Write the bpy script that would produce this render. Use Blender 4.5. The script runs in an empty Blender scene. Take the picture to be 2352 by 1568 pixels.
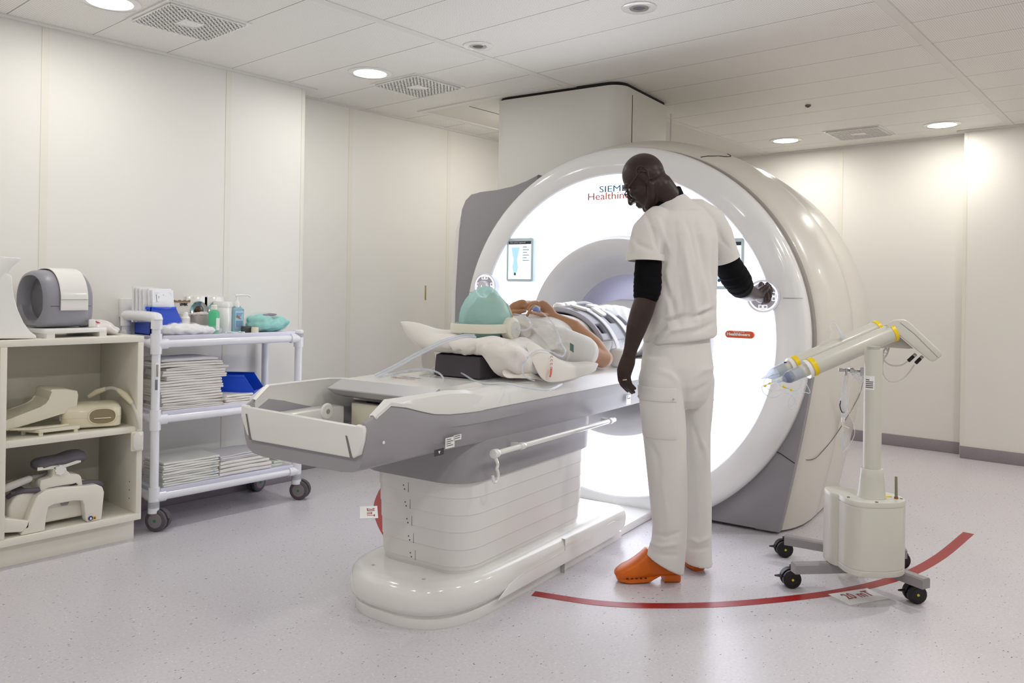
import bpy, bmesh, math, random
import numpy as np
from mathutils import Vector, Matrix, Quaternion
random.seed(7)
rng = np.random.default_rng(11)
SC = bpy.context.scene
COL = SC.collection
PI = math.pi
V = Vector

# ------------------------------------------------------------------ camera geometry (2352 x 1568 frame)
CF, CCX, CCY, CTH, CRO, CH = 1827.0, 1176.0, 665.05, .70925, .01571, 1.22
FW = V((math.cos(CTH), math.sin(CTH), 0))
_r0 = V((math.sin(CTH), -math.cos(CTH), 0)); _u0 = V((0, 0, 1))
RT = _r0*math.cos(CRO) + _u0*math.sin(CRO)
UP = _u0*math.cos(CRO) - _r0*math.sin(CRO)
CAMP = V((0, 0, CH))
def ray(u, v): return FW + RT*((u-CCX)/CF) + UP*((CCY-v)/CF)
def atd(u, v, d): return CAMP + ray(u, v)*d
def atz(u, v, z): r = ray(u, v); return CAMP + r*((z-CH)/r.z)
def aty(u, v, y): r = ray(u, v); return CAMP + r*(y/r.y)
def atx(u, v, x): r = ray(u, v); return CAMP + r*(x/r.x)

# scanner frame: x to the right, y into the bore, z up
_ph = math.radians(7)
MX = V((math.sin(_ph), -math.cos(_ph), 0)); MY = V((math.cos(_ph), math.sin(_ph), 0))
MO = MX*(-1.985)
FM = Matrix(((MX.x, MY.x, 0, MO.x), (MX.y, MY.y, 0, MO.y), (0, 0, 1, 0), (0, 0, 0, 1)))
FMI = FM.inverted()
def mw(x, y, z): return FM @ V((x, y, z))
def mx(u, v, x):           # a point of the view ray on the scanner-frame plane x = const (local coordinates)
    c = FMI @ CAMP; r = FMI.to_3x3() @ ray(u, v); return c + r*((x-c.x)/r.x)
def my(u, v, y):
    c = FMI @ CAMP; r = FMI.to_3x3() @ ray(u, v); return c + r*((y-c.y)/r.y)
def mz(u, v, z): return FMI @ atz(u, v, z)

# ------------------------------------------------------------------ materials
def lin(c):
    return tuple(((x/255.0)/12.92 if x/255.0 <= .04045 else ((x/255.0+.055)/1.055)**2.4) for x in c) + (1.0,)
MATS = {}
def mat(name, rgb, rough=.5, metal=0, coat=0, bump=0, bscale=200, spec=.5, trans=0, alpha=1, emit=0, ior=1.45, sss=0, var=0, vscale=30, sheen=0):
    m = bpy.data.materials.new(name); m.use_nodes = True
    nt = m.node_tree; b = nt.nodes['Principled BSDF']
    b.inputs['Base Color'].default_value = lin(rgb)
    b.inputs['Roughness'].default_value = rough
    b.inputs['Metallic'].default_value = metal
    b.inputs['Coat Weight'].default_value = coat
    b.inputs['Coat Roughness'].default_value = .08
    b.inputs['Specular IOR Level'].default_value = spec
    b.inputs['Transmission Weight'].default_value = trans
    b.inputs['IOR'].default_value = ior
    b.inputs['Alpha'].default_value = alpha
    b.inputs['Sheen Weight'].default_value = sheen
    if sss:
        b.inputs['Subsurface Weight'].default_value = sss
        b.inputs['Subsurface Radius'].default_value = (.01, .004, .002)
    if emit:
        b.inputs['Emission Color'].default_value = lin(rgb); b.inputs['Emission Strength'].default_value = emit
    if bump or var:
        tc = nt.nodes.new('ShaderNodeTexCoord')
    if bump:
        n = nt.nodes.new('ShaderNodeTexNoise'); n.inputs['Scale'].default_value = bscale; n.inputs['Detail'].default_value = 3
        bp = nt.nodes.new('ShaderNodeBump'); bp.inputs['Strength'].default_value = bump; bp.inputs['Distance'].default_value = .002
        nt.links.new(tc.outputs['Object'], n.inputs['Vector']); nt.links.new(n.outputs['Fac'], bp.inputs['Height'])
        nt.links.new(bp.outputs['Normal'], b.inputs['Normal'])
    if var:
        n2 = nt.nodes.new('ShaderNodeTexNoise'); n2.inputs['Scale'].default_value = vscale; n2.inputs['Detail'].default_value = 4
        mr = nt.nodes.new('ShaderNodeMapRange'); mr.inputs['To Min'].default_value = 1-var; mr.inputs['To Max'].default_value = 1+var
        mul = nt.nodes.new('ShaderNodeVectorMath'); mul.operation = 'SCALE'; mul.inputs[0].default_value = lin(rgb)[:3]
        nt.links.new(tc.outputs['Object'], n2.inputs['Vector']); nt.links.new(n2.outputs['Fac'], mr.inputs['Value'])
        nt.links.new(mr.outputs['Result'], mul.inputs['Scale']); nt.links.new(mul.outputs['Vector'], b.inputs['Base Color'])
    MATS[name] = m
    return m

# ------------------------------------------------------------------ object plumbing
def wm(o):
    M = o.matrix_basis.copy(); p = o.parent
    while p: M = p.matrix_basis @ M; p = p.parent
    return M
def tag(o, label=None, cat=None, group=None, kind=None):
    if label: o['label'] = label
    if cat: o['category'] = cat
    if group: o['group'] = group
    if kind: o['kind'] = kind
    return o
def thing(name, label, cat, loc=(0, 0, 0), rz=0, group=None):
    o = bpy.data.objects.new(name, None); COL.objects.link(o); o.empty_display_size = .05
    o.location = loc; o.rotation_euler = (0, 0, rz)
    return tag(o, label, cat, group)
def children(o): return [c for c in bpy.data.objects if c.parent == o]
def copy_tree(o, parent=None, label=None):
    c = o.copy(); COL.objects.link(c); c.parent = parent
    if label: c['label'] = label
    for ch in children(o): copy_tree(ch, c)
    return c
def link_mesh(name, me, m, parent=None, label=None):
    o = bpy.data.objects.new(name, me); COL.objects.link(o)
    if m is not None and len(me.materials) == 0: me.materials.append(m)
    if parent is not None:
        me.transform(wm(parent).inverted()); o.parent = parent
    elif len(me.vertices):
        co = np.empty(len(me.vertices)*3); me.vertices.foreach_get('co', co); co = co.reshape(-1, 3)
        lo, hi = co.min(0), co.max(0)
        c = V(((lo[0]+hi[0])/2, (lo[1]+hi[1])/2, lo[2])); me.transform(Matrix.Translation(-c)); o.location = c
    if label: o['label'] = label
    return o
def frame_of(d, up=V((0, 0, 1))):
    d = d.normalized()
    if abs(d.dot(up)) > .98: up = V((1, 0, 0))
    x = up.cross(d).normalized(); y = d.cross(x)
    return x, y
class MB:
    def __init__(s, fr=None): s.bm = bmesh.new(); s.fr = fr; s.slot = 0
    def _new(s, v0, f0):
        s.bm.verts.ensure_lookup_table(); s.bm.faces.ensure_lookup_table()
        fs = s.bm.faces[f0:]
        for f in fs: f.material_index = s.slot
        return s.bm.verts[v0:], fs
    def mark(s): return len(s.bm.verts), len(s.bm.faces)
    def box(s, c, size, bev=0, seg=2, rot=None):
        m = s.mark()
        M = Matrix.Translation(V(c)) @ (rot.to_4x4() if rot else Matrix()) @ Matrix.Diagonal((*size, 1))
        r = bmesh.ops.create_cube(s.bm, size=1, matrix=M)
        if bev:
            es = list({e for v in r['verts'] for e in v.link_edges})
            bmesh.ops.bevel(s.bm, geom=es, offset=bev, segments=seg, affect='EDGES', profile=.5, clamp_overlap=True)
        s.bm.faces.ensure_lookup_table()
        for f in s.bm.faces[m[1]:]: f.material_index = s.slot
        return s
    def span(s, a, b, bev=0, seg=2):
        a, b = V(a), V(b); return s.box((a+b)/2, (abs(b.x-a.x), abs(b.y-a.y), abs(b.z-a.z)), bev, seg)
    def rings(s, rings, closed=False, cap=True, wrap=True):
        vs = [[s.bm.verts.new(V(p)) for p in r] for r in rings]
        n = len(vs[0]); k = len(vs)
        for i in range(k if closed else k-1):
            a, b = vs[i], vs[(i+1) % k]
            for j in range(n if wrap else n-1):
                f = s.bm.faces.new((a[j], a[(j+1) % n], b[(j+1) % n], b[j])); f.material_index = s.slot
        if cap and not closed and wrap:
            f = s.bm.faces.new(list(reversed(vs[0]))); f.material_index = s.slot
            f = s.bm.faces.new(vs[-1]); f.material_index = s.slot
        return s
    def cyl(s, p0, p1, r0, r1=None, n=24, bev=0):
        p0, p1 = V(p0), V(p1); r1 = r0 if r1 is None else r1
        d = (p1-p0); L = d.length; x, y = frame_of(d); d = d/L
        prof = [(r0, 0), (r1, L)]
        if bev: prof = [(r0-bev, 0), (r0-bev*.3, bev*.3), (r0, bev), (r1, L-bev), (r1-bev*.3, L-bev*.3), (r1-bev, L)]
        return s.rings([[p0 + d*h + (x*math.cos(2*PI*j/n)+y*math.sin(2*PI*j/n))*r for j in range(n)] for r, h in prof])
    def lathe(s, prof, o, ax=(0, 0, 1), n=48, cap=True, closed=False, a0=0, a1=2*PI):
        o = V(o); d = V(ax).normalized(); x, y = frame_of(d)
        full = abs(a1-a0-2*PI) < 1e-6
        m = n if full else n+1
        return s.rings([[o + d*h + (x*math.cos(a0+(a1-a0)*j/n)+y*math.sin(a0+(a1-a0)*j/n))*r for j in range(m)] for r, h in prof], cap=cap, closed=closed, wrap=full)
    def tube(s, pts, r, n=10, cap=True, closed=False, flat=None):
        pts = [V(p) for p in pts]; k = len(pts)
        rs = r if isinstance(r, (list, tuple)) else [r]*k
        rings = []; xp = None
        for i, p in enumerate(pts):
            a = pts[(i-1) % k] if (i > 0 or closed) else p; b = pts[(i+1) % k] if (i < k-1 or closed) else p
            t = (b-a).normalized()
            if xp is None: x, y = frame_of(t)
            else:
                x = (xp - t*xp.dot(t)).normalized(); y = t.cross(x)
            xp = x
            rx, ry = rs[i] if isinstance(rs[i], (tuple, list)) else (rs[i], rs[i])
            rings.append([p + x*(math.cos(2*PI*j/n)*rx) + y*(math.sin(2*PI*j/n)*ry) for j in range(n)])
        return s.rings(rings, closed=closed, cap=cap)
    def chain(s, pts, rad, n=14, ref=None, c0=True, c1=True):
        """organic limb: tube with rounded ends; rad entries r or (rx, ry); ref = direction of rx"""
        pts = [V(p) for p in pts]; k = len(pts); rings = []; xp = None
        for i, p in enumerate(pts):
            a = pts[max(i-1, 0)]; b = pts[min(i+1, k-1)]; t = (b-a).normalized()
            base = V(ref) if ref is not None else xp
            if base is None: x, y = frame_of(t)
            else:
                x = (base - t*base.dot(t)).normalized(); y = t.cross(x)
            xp = x
            rx, ry = rad[i] if isinstance(rad[i], (tuple, list)) else (rad[i], rad[i])
            def ring(c, f): return [c + x*(math.cos(2*PI*j/n)*rx*f) + y*(math.sin(2*PI*j/n)*ry*f) for j in range(n)]
            rm = min(rx, ry)
            if i == 0 and c0:
                for q in (.15, .5, .8): rings.append(ring(p - t*rm*math.sqrt(1-q*q), q))
            rings.append(ring(p, 1))
            if i == k-1 and c1:
                for q in (.8, .5, .15): rings.append(ring(p + t*rm*math.sqrt(1-q*q), q))
        return s.rings(rings)
    def ell(s, c, r, rot=None, nu=20, nv=12):
        r = (r, r, r) if not isinstance(r, (tuple, list)) else r
        M = Matrix.Translation(V(c)) @ (rot.to_4x4() if rot else Matrix()) @ Matrix.Diagonal((*r, 1))
        m = s.mark(); bmesh.ops.create_uvsphere(s.bm, u_segments=nu, v_segments=nv, radius=1, matrix=M)
        s.bm.faces.ensure_lookup_table()
        for f in s.bm.faces[m[1]:]: f.material_index = s.slot
        return s
    def prism(s, poly, o, ex, ey, ez, h, bev=0, seg=2):
        """polygon (a, b) -> o + ex a + ey b, extruded by ez*h"""
        o, ex, ey, ez = V(o), V(ex), V(ey), V(ez); m = s.mark()
        A = [s.bm.verts.new(o+ex*a+ey*b) for a, b in poly]; B = [s.bm.verts.new(o+ex*a+ey*b+ez*h) for a, b in poly]
        n = len(poly); fs = [s.bm.faces.new(list(reversed(A))), s.bm.faces.new(B)]
        for j in range(n): fs.append(s.bm.faces.new((A[j], A[(j+1) % n], B[(j+1) % n], B[j])))
        if bev:
            es = list({e for f in fs[:2] for e in f.edges})
            bmesh.ops.bevel(s.bm, geom=es, offset=bev, segments=seg, affect='EDGES', profile=.5, clamp_overlap=True)
        s.bm.faces.ensure_lookup_table()
        for f in s.bm.faces[m[1]:]: f.material_index = s.slot
        return s
    def grid(s, P):
        vs = [[s.bm.verts.new(V(p)) for p in r] for r in P]
        for i in range(len(vs)-1):
            for j in range(len(vs[0])-1):
                f = s.bm.faces.new((vs[i][j], vs[i][j+1], vs[i+1][j+1], vs[i+1][j])); f.material_index = s.slot
        return s
    def mesh(s, name):
        bmesh.ops.recalc_face_normals(s.bm, faces=s.bm.faces[:])
        me = bpy.data.meshes.new(name); s.bm.to_mesh(me); s.bm.free()
        if s.fr is not None: me.transform(s.fr)
        return me
    def build(s, name, m, parent=None, label=None, ang=35, mods=None):
        me = s.mesh(name)
        mm = m if isinstance(m, (list, tuple)) else [m]
        for q in mm: me.materials.append(q)
        if mods: me = bake(me, mods)
        me.shade_smooth()
        try: me.set_sharp_from_angle(angle=math.radians(ang))
        except Exception: pass
        return link_mesh(name, me, None, parent, label)
def bake(me, mods, deform=None):
    o = bpy.data.objects.new('tmp', me); COL.objects.link(o)
    for kind, kw in mods:
        md = o.modifiers.new('m', kind)
        for k, v in kw.items(): setattr(md, k, v)
    dg = bpy.context.evaluated_depsgraph_get(); dg.update()
    out = bpy.data.meshes.new_from_object(o.evaluated_get(dg), preserve_all_data_layers=True, depsgraph=dg)
    bpy.data.objects.remove(o)
    return out
def organic(mb, name, voxel, m, parent=None, smooth=6, deform=None, label=None, fac=.5, post=2):
    me = mb.mesh(name)
    out = bake(me, [('REMESH', dict(mode='VOXEL', voxel_size=voxel, use_smooth_shade=True)), ('SMOOTH', dict(factor=fac, iterations=smooth))])
    if deform is not None:
        n = len(out.vertices); co = np.empty(n*3); out.vertices.foreach_get('co', co); co = co.reshape(-1, 3)
        no = np.empty(n*3); out.vertices.foreach_get('normal', no); no = no.reshape(-1, 3)
        co2 = deform(co, no); out.vertices.foreach_set('co', co2.astype(np.float32).ravel()); out.update()
    out.materials.clear(); out.materials.append(m); out.shade_smooth()
    return link_mesh(name, out, None, parent, label)
def project(co):
    q = co - np.array(CAMP); z = q @ np.array(FW)
    return CCX + CF*(q @ np.array(RT))/z, CCY - CF*(q @ np.array(UP))/z, z
def folds(co, no, F):
    """raise creases along polylines given as photo points on the near side of the cloth: F = [(pts, amplitude, width)]"""
    u, v, z = project(co); P = np.stack([u, v], 1); d = np.zeros(len(co))
    vd = co - np.array(CAMP); vd /= np.linalg.norm(vd, axis=1)[:, None]
    face = np.clip(-(vd*no).sum(1)*2.5+.25, 0, 1)
    for pts, amp, w in F:
        pts = np.array([tuple(p)[:2] for p in pts], float); best = np.full(len(co), 1e9)
        tt = np.zeros(len(co)); L = len(pts)-1
        for i in range(L):
            a, b = pts[i], pts[i+1]; ab = b-a
            t = np.clip(((P-a)@ab)/(ab@ab), 0, 1); q = np.linalg.norm(P-a-t[:, None]*ab, axis=1)
            k = q < best; best = np.where(k, q, best); tt = np.where(k, (i+t)/L, tt)
        best = best*z/CF
        d += amp*np.exp(-(best/w)**2)*np.sin(PI*np.clip(tt*.94+.03, 0, 1))**.6
    return co + no*(d*face)[:, None]
def wob(co, no, amp, sc, seed=0):
    r = np.random.default_rng(seed); d = np.zeros(len(co))
    for i in range(7):
        k = r.normal(size=3)*np.array(sc); ph = r.uniform(0, 6.3); d += np.sin(co@k+ph)/(1+.3*i)
    return co + no*(d*amp/3)[:, None]
def spline(pts, n=8, closed=False):
    P = [V(p) for p in pts]; out = []; k = len(P)
    for i in range(k if closed else k-1):
        a = P[(i-1) % k] if (closed or i > 0) else P[0]; b = P[i]; c = P[(i+1) % k]; d = P[(i+2) % k] if (closed or i < k-2) else P[-1]
        for j in range(n):
            t = j/n
            out.append(.5*((2*b)+(c-a)*t+(2*a-5*b+4*c-d)*t*t+(3*b-a-3*c+d)*t**3))
    if not closed: out.append(P[-1])
    return out
def text(s, name, size, o, ex, ey, m, parent, h=.0006, ax='LEFT', ay='BOTTOM', w=None, off=0, shear=0):
    cu = bpy.data.curves.new(name, 'FONT'); cu.body = s; cu.size = size; cu.align_x = ax; cu.align_y = ay; cu.extrude = h; cu.offset = off; cu.resolution_u = 3; cu.shear = shear
    ob = bpy.data.objects.new('tmp', cu); COL.objects.link(ob)
    dg = bpy.context.evaluated_depsgraph_get(); dg.update()
    me = bpy.data.meshes.new_from_object(ob.evaluated_get(dg), depsgraph=dg)
    bpy.data.objects.remove(ob); me.name = name
    ex, ey = V(ex).normalized(), V(ey).normalized(); ez = ex.cross(ey); o = V(o)
    co = np.empty(len(me.vertices)*3); me.vertices.foreach_get('co', co); co = co.reshape(-1, 3)
    sx = (w/(co[:, 0].max()-co[:, 0].min())) if w else 1
    M = Matrix(((ex.x*sx, ey.x, ez.x, o.x), (ex.y*sx, ey.y, ez.y, o.y), (ex.z*sx, ey.z, ez.z, o.z), (0, 0, 0, 1)))
    me.transform(M); me.materials.clear(); me.materials.append(m)
    return link_mesh(name, me, None, parent)
def rrect(w, h, r, n=6, cx=0, cy=0):
    out = []
    for k, (sx, sy) in enumerate(((1, 1), (-1, 1), (-1, -1), (1, -1))):
        for i in range(n+1):
            a = PI/2*k + PI/2*i/n
            out.append((cx+sx*(w/2-r)+r*math.cos(a), cy+sy*(h/2-r)+r*math.sin(a)))
    return out
# ------------------------------------------------------------------ palette
W_WALL = mat('wall_panel_white', (238, 236, 230), .45, spec=.35, bump=.02, bscale=60)
W_STRIP = mat('wall_joint_white', (235, 232, 222), .4)
GAP = mat('dark_gap', (40, 38, 36), .8)
PLAST = mat('white_plastic', (234, 232, 226), .32, spec=.5, bump=.02, bscale=900)
PLASTG = mat('glossy_white_plastic', (238, 237, 233), .12, coat=.5)
CREAM = mat('cream_plastic', (231, 225, 204), .38, bump=.03, bscale=700)
GREY = mat('grey_plastic', (150, 147, 152), .42, bump=.05, bscale=1200)
DGREY = mat('dark_grey_plastic', (92, 88, 92), .5)
LGREY = mat('light_grey_plastic', (196, 196, 198), .4)
BLACK = mat('black_rubber', (24, 23, 24), .5)
STEEL = mat('steel', (190, 190, 190), .25, metal=1)
CHROME = mat('chrome', (225, 225, 225), .08, metal=1)
RED = mat('red_tape', (158, 26, 30), .28)
PAPER = mat('white_paper', (238, 237, 234), .6)
INK = mat('black_ink', (30, 30, 32), .6)
BLUE = mat('blue_plastic', (16, 84, 230), .3)
BLUE2 = mat('pale_blue_plastic', (62, 96, 214), .4)
YEL = mat('yellow_plastic', (240, 208, 24), .35)
LINEN = mat('white_linen', (240, 236, 230), .85, bump=.15, bscale=500, sheen=.2)
LINENG = mat('grey_linen', (222, 220, 222), .85, bump=.15, bscale=500, sheen=.2)
CLEAR = mat('clear_tube', (236, 242, 252), .1, trans=.35, ior=1.1, spec=.8, alpha=.62)
FILM = mat('clear_film', (248, 249, 252), .1, spec=1.0, alpha=.22, coat=.6, bump=.7, bscale=55)

# floor: pale lilac vinyl with flecks
FLOOR = mat('vinyl_floor', (196, 190, 196), .26, spec=.4)
nt = FLOOR.node_tree; b = nt.nodes['Principled BSDF']
tc = nt.nodes.new('ShaderNodeTexCoord')
def flecks(scale, stretch, thr, rot):
    mp = nt.nodes.new('ShaderNodeMapping'); mp.inputs['Scale'].default_value = stretch; mp.inputs['Rotation'].default_value = (0, 0, rot)
    nz = nt.nodes.new('ShaderNodeTexNoise'); nz.inputs['Scale'].default_value = 3; nz.inputs['Detail'].default_value = 1
    mixv = nt.nodes.new('ShaderNodeVectorMath'); mixv.operation = 'MULTIPLY_ADD'
    vo = nt.nodes.new('ShaderNodeTexVoronoi'); vo.inputs['Scale'].default_value = scale
    nt.links.new(tc.outputs['Object'], nz.inputs['Vector']); nt.links.new(nz.outputs['Color'], mixv.inputs[0])
    mixv.inputs[1].default_value = (.25, .25, 0)
    nt.links.new(tc.outputs['Object'], mixv.inputs[2])
    nt.links.new(mixv.outputs[0], mp.inputs['Vector']); nt.links.new(mp.outputs['Vector'], vo.inputs['Vector'])
    lt = nt.nodes.new('ShaderNodeMapRange'); lt.inputs['From Min'].default_value = thr; lt.inputs['From Max'].default_value = thr*.6
    nt.links.new(vo.outputs['Distance'], lt.inputs['Value'])
    sp = nt.nodes.new('ShaderNodeSeparateColor'); nt.links.new(vo.outputs['Color'], sp.inputs['Color'])
    gt = nt.nodes.new('ShaderNodeMath'); gt.operation = 'GREATER_THAN'; gt.inputs[1].default_value = .5
    nt.links.new(sp.outputs['Red'], gt.inputs[0])
    mu = nt.nodes.new('ShaderNodeMath'); mu.operation = 'MULTIPLY'
    nt.links.new(lt.outputs['Result'], mu.inputs[0]); nt.links.new(gt.outputs[0], mu.inputs[1])
    return mu.outputs[0]
cur = None
base = nt.nodes.new('ShaderNodeTexNoise'); base.inputs['Scale'].default_value = 90; base.inputs['Detail'].default_value = 5
nt.links.new(tc.outputs['Object'], base.inputs['Vector'])
rmp = nt.nodes.new('ShaderNodeMix'); rmp.data_type = 'RGBA'
rmp.inputs[6].default_value = lin((196, 192, 198)); rmp.inputs[7].default_value = lin((224, 220, 225))
nt.links.new(base.outputs['Fac'], rmp.inputs[0]); cur = rmp.outputs[2]
for sc_, st, th, ro, colr in ((26, (1, 2.2, 1), .135, .4, (122, 116, 128)), (34, (2.4, 1, 1), .14, 1.1, (240, 236, 238)), (50, (1, 1.6, 1), .14, 2.2, (142, 136, 147)), (70, (1.7, 1, 1), .16, .9, (222, 218, 222))):
    mx_ = nt.nodes.new('ShaderNodeMix'); mx_.data_type = 'RGBA'
    nt.links.new(flecks(sc_, st, th, ro), mx_.inputs[0]); nt.links.new(cur, mx_.inputs[6]); mx_.inputs[7].default_value = lin(colr)
    cur = mx_.outputs[2]
nt.links.new(cur, b.inputs['Base Color'])
SKIRT = mat('vinyl_skirting', (150, 142, 148), .5, var=.18, vscale=160)

# perforated metal ceiling
CEILM = mat('perforated_ceiling', (206, 202, 191), .5)
nt = CEILM.node_tree; b = nt.nodes['Principled BSDF']; tc = nt.nodes.new('ShaderNodeTexCoord')
sx = nt.nodes.new('ShaderNodeSeparateXYZ'); nt.links.new(tc.outputs['Object'], sx.inputs[0])
def math_(op, a, bb=None, c=None):
    n = nt.nodes.new('ShaderNodeMath'); n.operation = op
    for i, q in enumerate((a, bb, c)):
        if q is None: continue
        if isinstance(q, (int, float)): n.inputs[i].default_value = q
        else: nt.links.new(q, n.inputs[i])
    return n.outputs[0]
PIT = .0095
fx = math_('SUBTRACT', math_('FRACT', math_('DIVIDE', sx.outputs[0], PIT)), .5); fy = math_('SUBTRACT', math_('FRACT', math_('DIVIDE', sx.outputs[1], PIT)), .5)
dd = math_('SQRT', math_('ADD', math_('MULTIPLY', fx, fx), math_('MULTIPLY', fy, fy)))
dot = math_('LESS_THAN', dd, .27)
mix = nt.nodes.new('ShaderNodeMix'); mix.data_type = 'RGBA'; mix.inputs[6].default_value = lin((246, 244, 238)); mix.inputs[7].default_value = lin((202, 198, 190))
nt.links.new(dot, mix.inputs[0])
# panel joints every .385 m
jx = math_('ABSOLUTE', math_('SUBTRACT', math_('FRACT', math_('ADD', math_('DIVIDE', sx.outputs[0], .385), .5)), .5))
jl = math_('LESS_THAN', jx, .0045)
mix2 = nt.nodes.new('ShaderNodeMix'); mix2.data_type = 'RGBA'; mix2.inputs[7].default_value = lin((96, 90, 80))
nt.links.new(jl, mix2.inputs[0]); nt.links.new(mix.outputs[2], mix2.inputs[6]); nt.links.new(mix2.outputs[2], b.inputs['Base Color'])
CTRIM = mat('ceiling_trim_white', (230, 228, 222), .5)

# ------------------------------------------------------------------ room
YL, YA, XB, XN, XC, YC = 4.29, 4.49, 6.95, 6.80, 2.955, 1.337
HC = 2.48
X0, Y0 = -1.6, -1.6
def structure(o): o['kind'] = 'structure'; return o
structure(MB().span((X0-.1, Y0-.1, -.1), (XB+.1, YA+.1, 0)).build('floor', FLOOR))
cm = MB().span((X0-.1, Y0-.1, HC), (XB+.1, YA+.1, HC+.1)).build('ceiling', CEILM)
off = V((1.28, 0, 0)) - cm.location            # joints fall at x = 1.28 + k * .385
cm.data.transform(Matrix.Translation(V((cm.location.x-1.28, 0, 0)))); cm.location.x = 1.28
structure(cm)
def wall(name, slabs, strips):
    m = MB()
    for a, c in slabs: m.span(a, c)
    m.slot = 1
    for a, c in strips: m.span(a, c)
    structure(m.build(name, [W_WALL, W_STRIP]))
xs = [aty(u, 300, YL).x for u in (93, 518)]
wall('wall_left', [((X0, YL, 0), (XC, YA+.1, HC))],
     [((x, YL-.0025, 0), (x+.035, YL+.01, HC)) for x in [xs[0]-.965] + xs] + [((XC-.022, YL-.0025, 0), (XC+.002, YL+.02, HC))])
xa = [aty(u, 400, YA).x for u in (800, 1027)]
wall('wall_alcove', [((XC, YA, 0), (XB, YA+.1, HC))], [((x, YA-.0025, 0), (x+.035, YA+.01, HC)) for x in xa])
yb = atx(1925, 500, XB).y
wall('wall_back', [((XB, YC, 0), (XB+.1, YA, HC))], [((XB-.0025, yb-.035, 0), (XB+.01, yb, HC)), ((XB-.0025, yb+1.0-.035, 0), (XB+.01, yb+1.0, HC))])
wall('wall_back_near', [((XN, Y0, 0), (XB+.1, YC, HC))], [((XN-.0025, YC-.022, 0), (XN+.02, YC+.002, HC)), ((XN-.0025, YC-1.0, 0), (XN+.01, YC-.965, HC))])
wall('wall_right', [((X0, Y0-.1, 0), (XB, Y0, HC))], [])
wall('wall_front', [((X0-.1, Y0-.1, 0), (X0, YA+.1, HC))], [])
def skirting(name, a, c): structure(MB().span(a, c, .003).build(name, SKIRT))
BB = .092
skirting('baseboard_left', (X0, YL-.008, 0), (XC+.008, YL, BB))
skirting('baseboard_return', (XC, YL, 0), (XC+.008, YA, BB))
skirting('baseboard_alcove', (XC, YA-.008, 0), (XB, YA, BB))
skirting('baseboard_back', (XB-.008, YC, 0), (XB, YA, BB))
skirting('baseboard_back_near', (XN-.008, Y0, 0), (XN, YC+.0, BB))
def trim(n, a, c): structure(MB().span(a, c, .001).build('trim_%d' % n, CTRIM))
trim(1, (X0, 2.912, HC-.004), (XB, 2.962, HC))
trim(2, (X0, 1.008, HC-.004), (XN, 1.056, HC))
trim(3, (X0, -.9, HC-.004), (XN, -.85, HC))
trim(4, (X0, YL-.03, HC-.012), (XC+.075, YL, HC)); trim(5, (XC, YA-.022, HC-.01), (XB, YA, HC))
trim(6, (XB-.02, YC, HC-.01), (XB, YA, HC)); trim(7, (XN-.03, Y0, HC-.01), (XN, YC+.05, HC))
# plain inset ceiling panels round the scanner column
PLAIN = mat('plain_ceiling_panel', (224, 221, 212), .5)
ya0 = 4.16
structure(MB().span((3.86, 2.95, HC-.003), (6.93, ya0, HC), .001).build('trim_8', PLAIN))
m = MB().span((3.84, ya0, HC-.008), (6.93, ya0+.05, HC)); m.span((3.84, 2.962, HC-.008), (3.885, ya0, HC))
structure(m.build('trim_9', CTRIM))
structure(MB().span((3.95, 3.80, HC-.0045), (6.93, 3.806, HC-.001)).build('trim_10', GAP))

# ------------------------------------------------------------------ ceiling fittings
LAMP = mat('lamp_glow', (255, 250, 240), emit=18)
def downlight(x, y, label, seen=True):
    t = thing('ceiling_downlight', label, 'ceiling light', (x, y, HC), group=None if seen else 'downlights out of view')
    MB().lathe([(.092, 0), (.128, 0), (.128, -.004), (.122, -.007), (.096, -.007), (.092, -.002)], (x, y, HC), n=48, cap=False, closed=True).build('trim_ring', PLASTG, t)
    MB().cyl((x, y, HC-.001), (x, y, HC-.004), .093, n=40).build('diffuser', LAMP, t)
    return t
DL = [(2.99, 3.69, 'lit round downlight in the ceiling above the blue scanner-side corner of the left wall, nearer the scanner'),
      (1.515, 3.695, 'lit round downlight cut by the top edge of the photo above the storage cabinet'),
      (6.40, 2.56, 'lit round downlight near the back wall, left of the square vent'),
      (6.47, 1.42, 'lit round downlight near the back wall corner, right of the square vent')]
DL[0] = (2.99, 3.69, 'lit round downlight in the ceiling above the white cart, beside a square vent')
for x, y, l in DL: downlight(x, y, l)
HID = [(0.0, 3.69), (1.5, .25), (3.0, .25), (4.6, .25), (0.0, .25), (4.5, 3.68), (6.45, -.6), (0.0, 2.0)]
VENTD = mat('vent_dark', (120, 118, 115), .7)
def vent(x, y, label):
    t = thing('ceiling_vent', label, 'air vent', (x, y, HC))
    s = .21
    m = MB(); m.prism(rrect(2*s, 2*s, .004, 2), (x, y, HC-.006), (1, 0, 0), (0, 1, 0), (0, 0, 1), .006)
    m.build('frame', PLASTG, t)
    MB().span((x-s+.03, y-s+.03, HC-.0075), (x+s-.03, y+s-.03, HC-.005)).build('backing', VENTD, t)
    g = MB(); n = 13; w = 2*(s-.025)
    for i in range(n+1):
        q = -w/2 + w*i/n
        g.span((x+q-.0055, y-w/2, HC-.014), (x+q+.0055, y+w/2, HC-.007)); g.span((x-w/2, y+q-.0055, HC-.014), (x+w/2, y+q+.0055, HC-.007))
    g.span((x-.05, y-.05, HC-.016), (x+.05, y+.05, HC-.007), .002)
    g.build('grille', PLASTG, t)
vent(1.87, 3.665, 'square white ceiling grille above the storage cabinet, largest of the vents')
vent(3.36, 3.68, 'square white ceiling grille right of the downlight over the cart')
vent(6.42, 1.99, 'square white ceiling grille between two downlights by the back wall')
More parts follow.
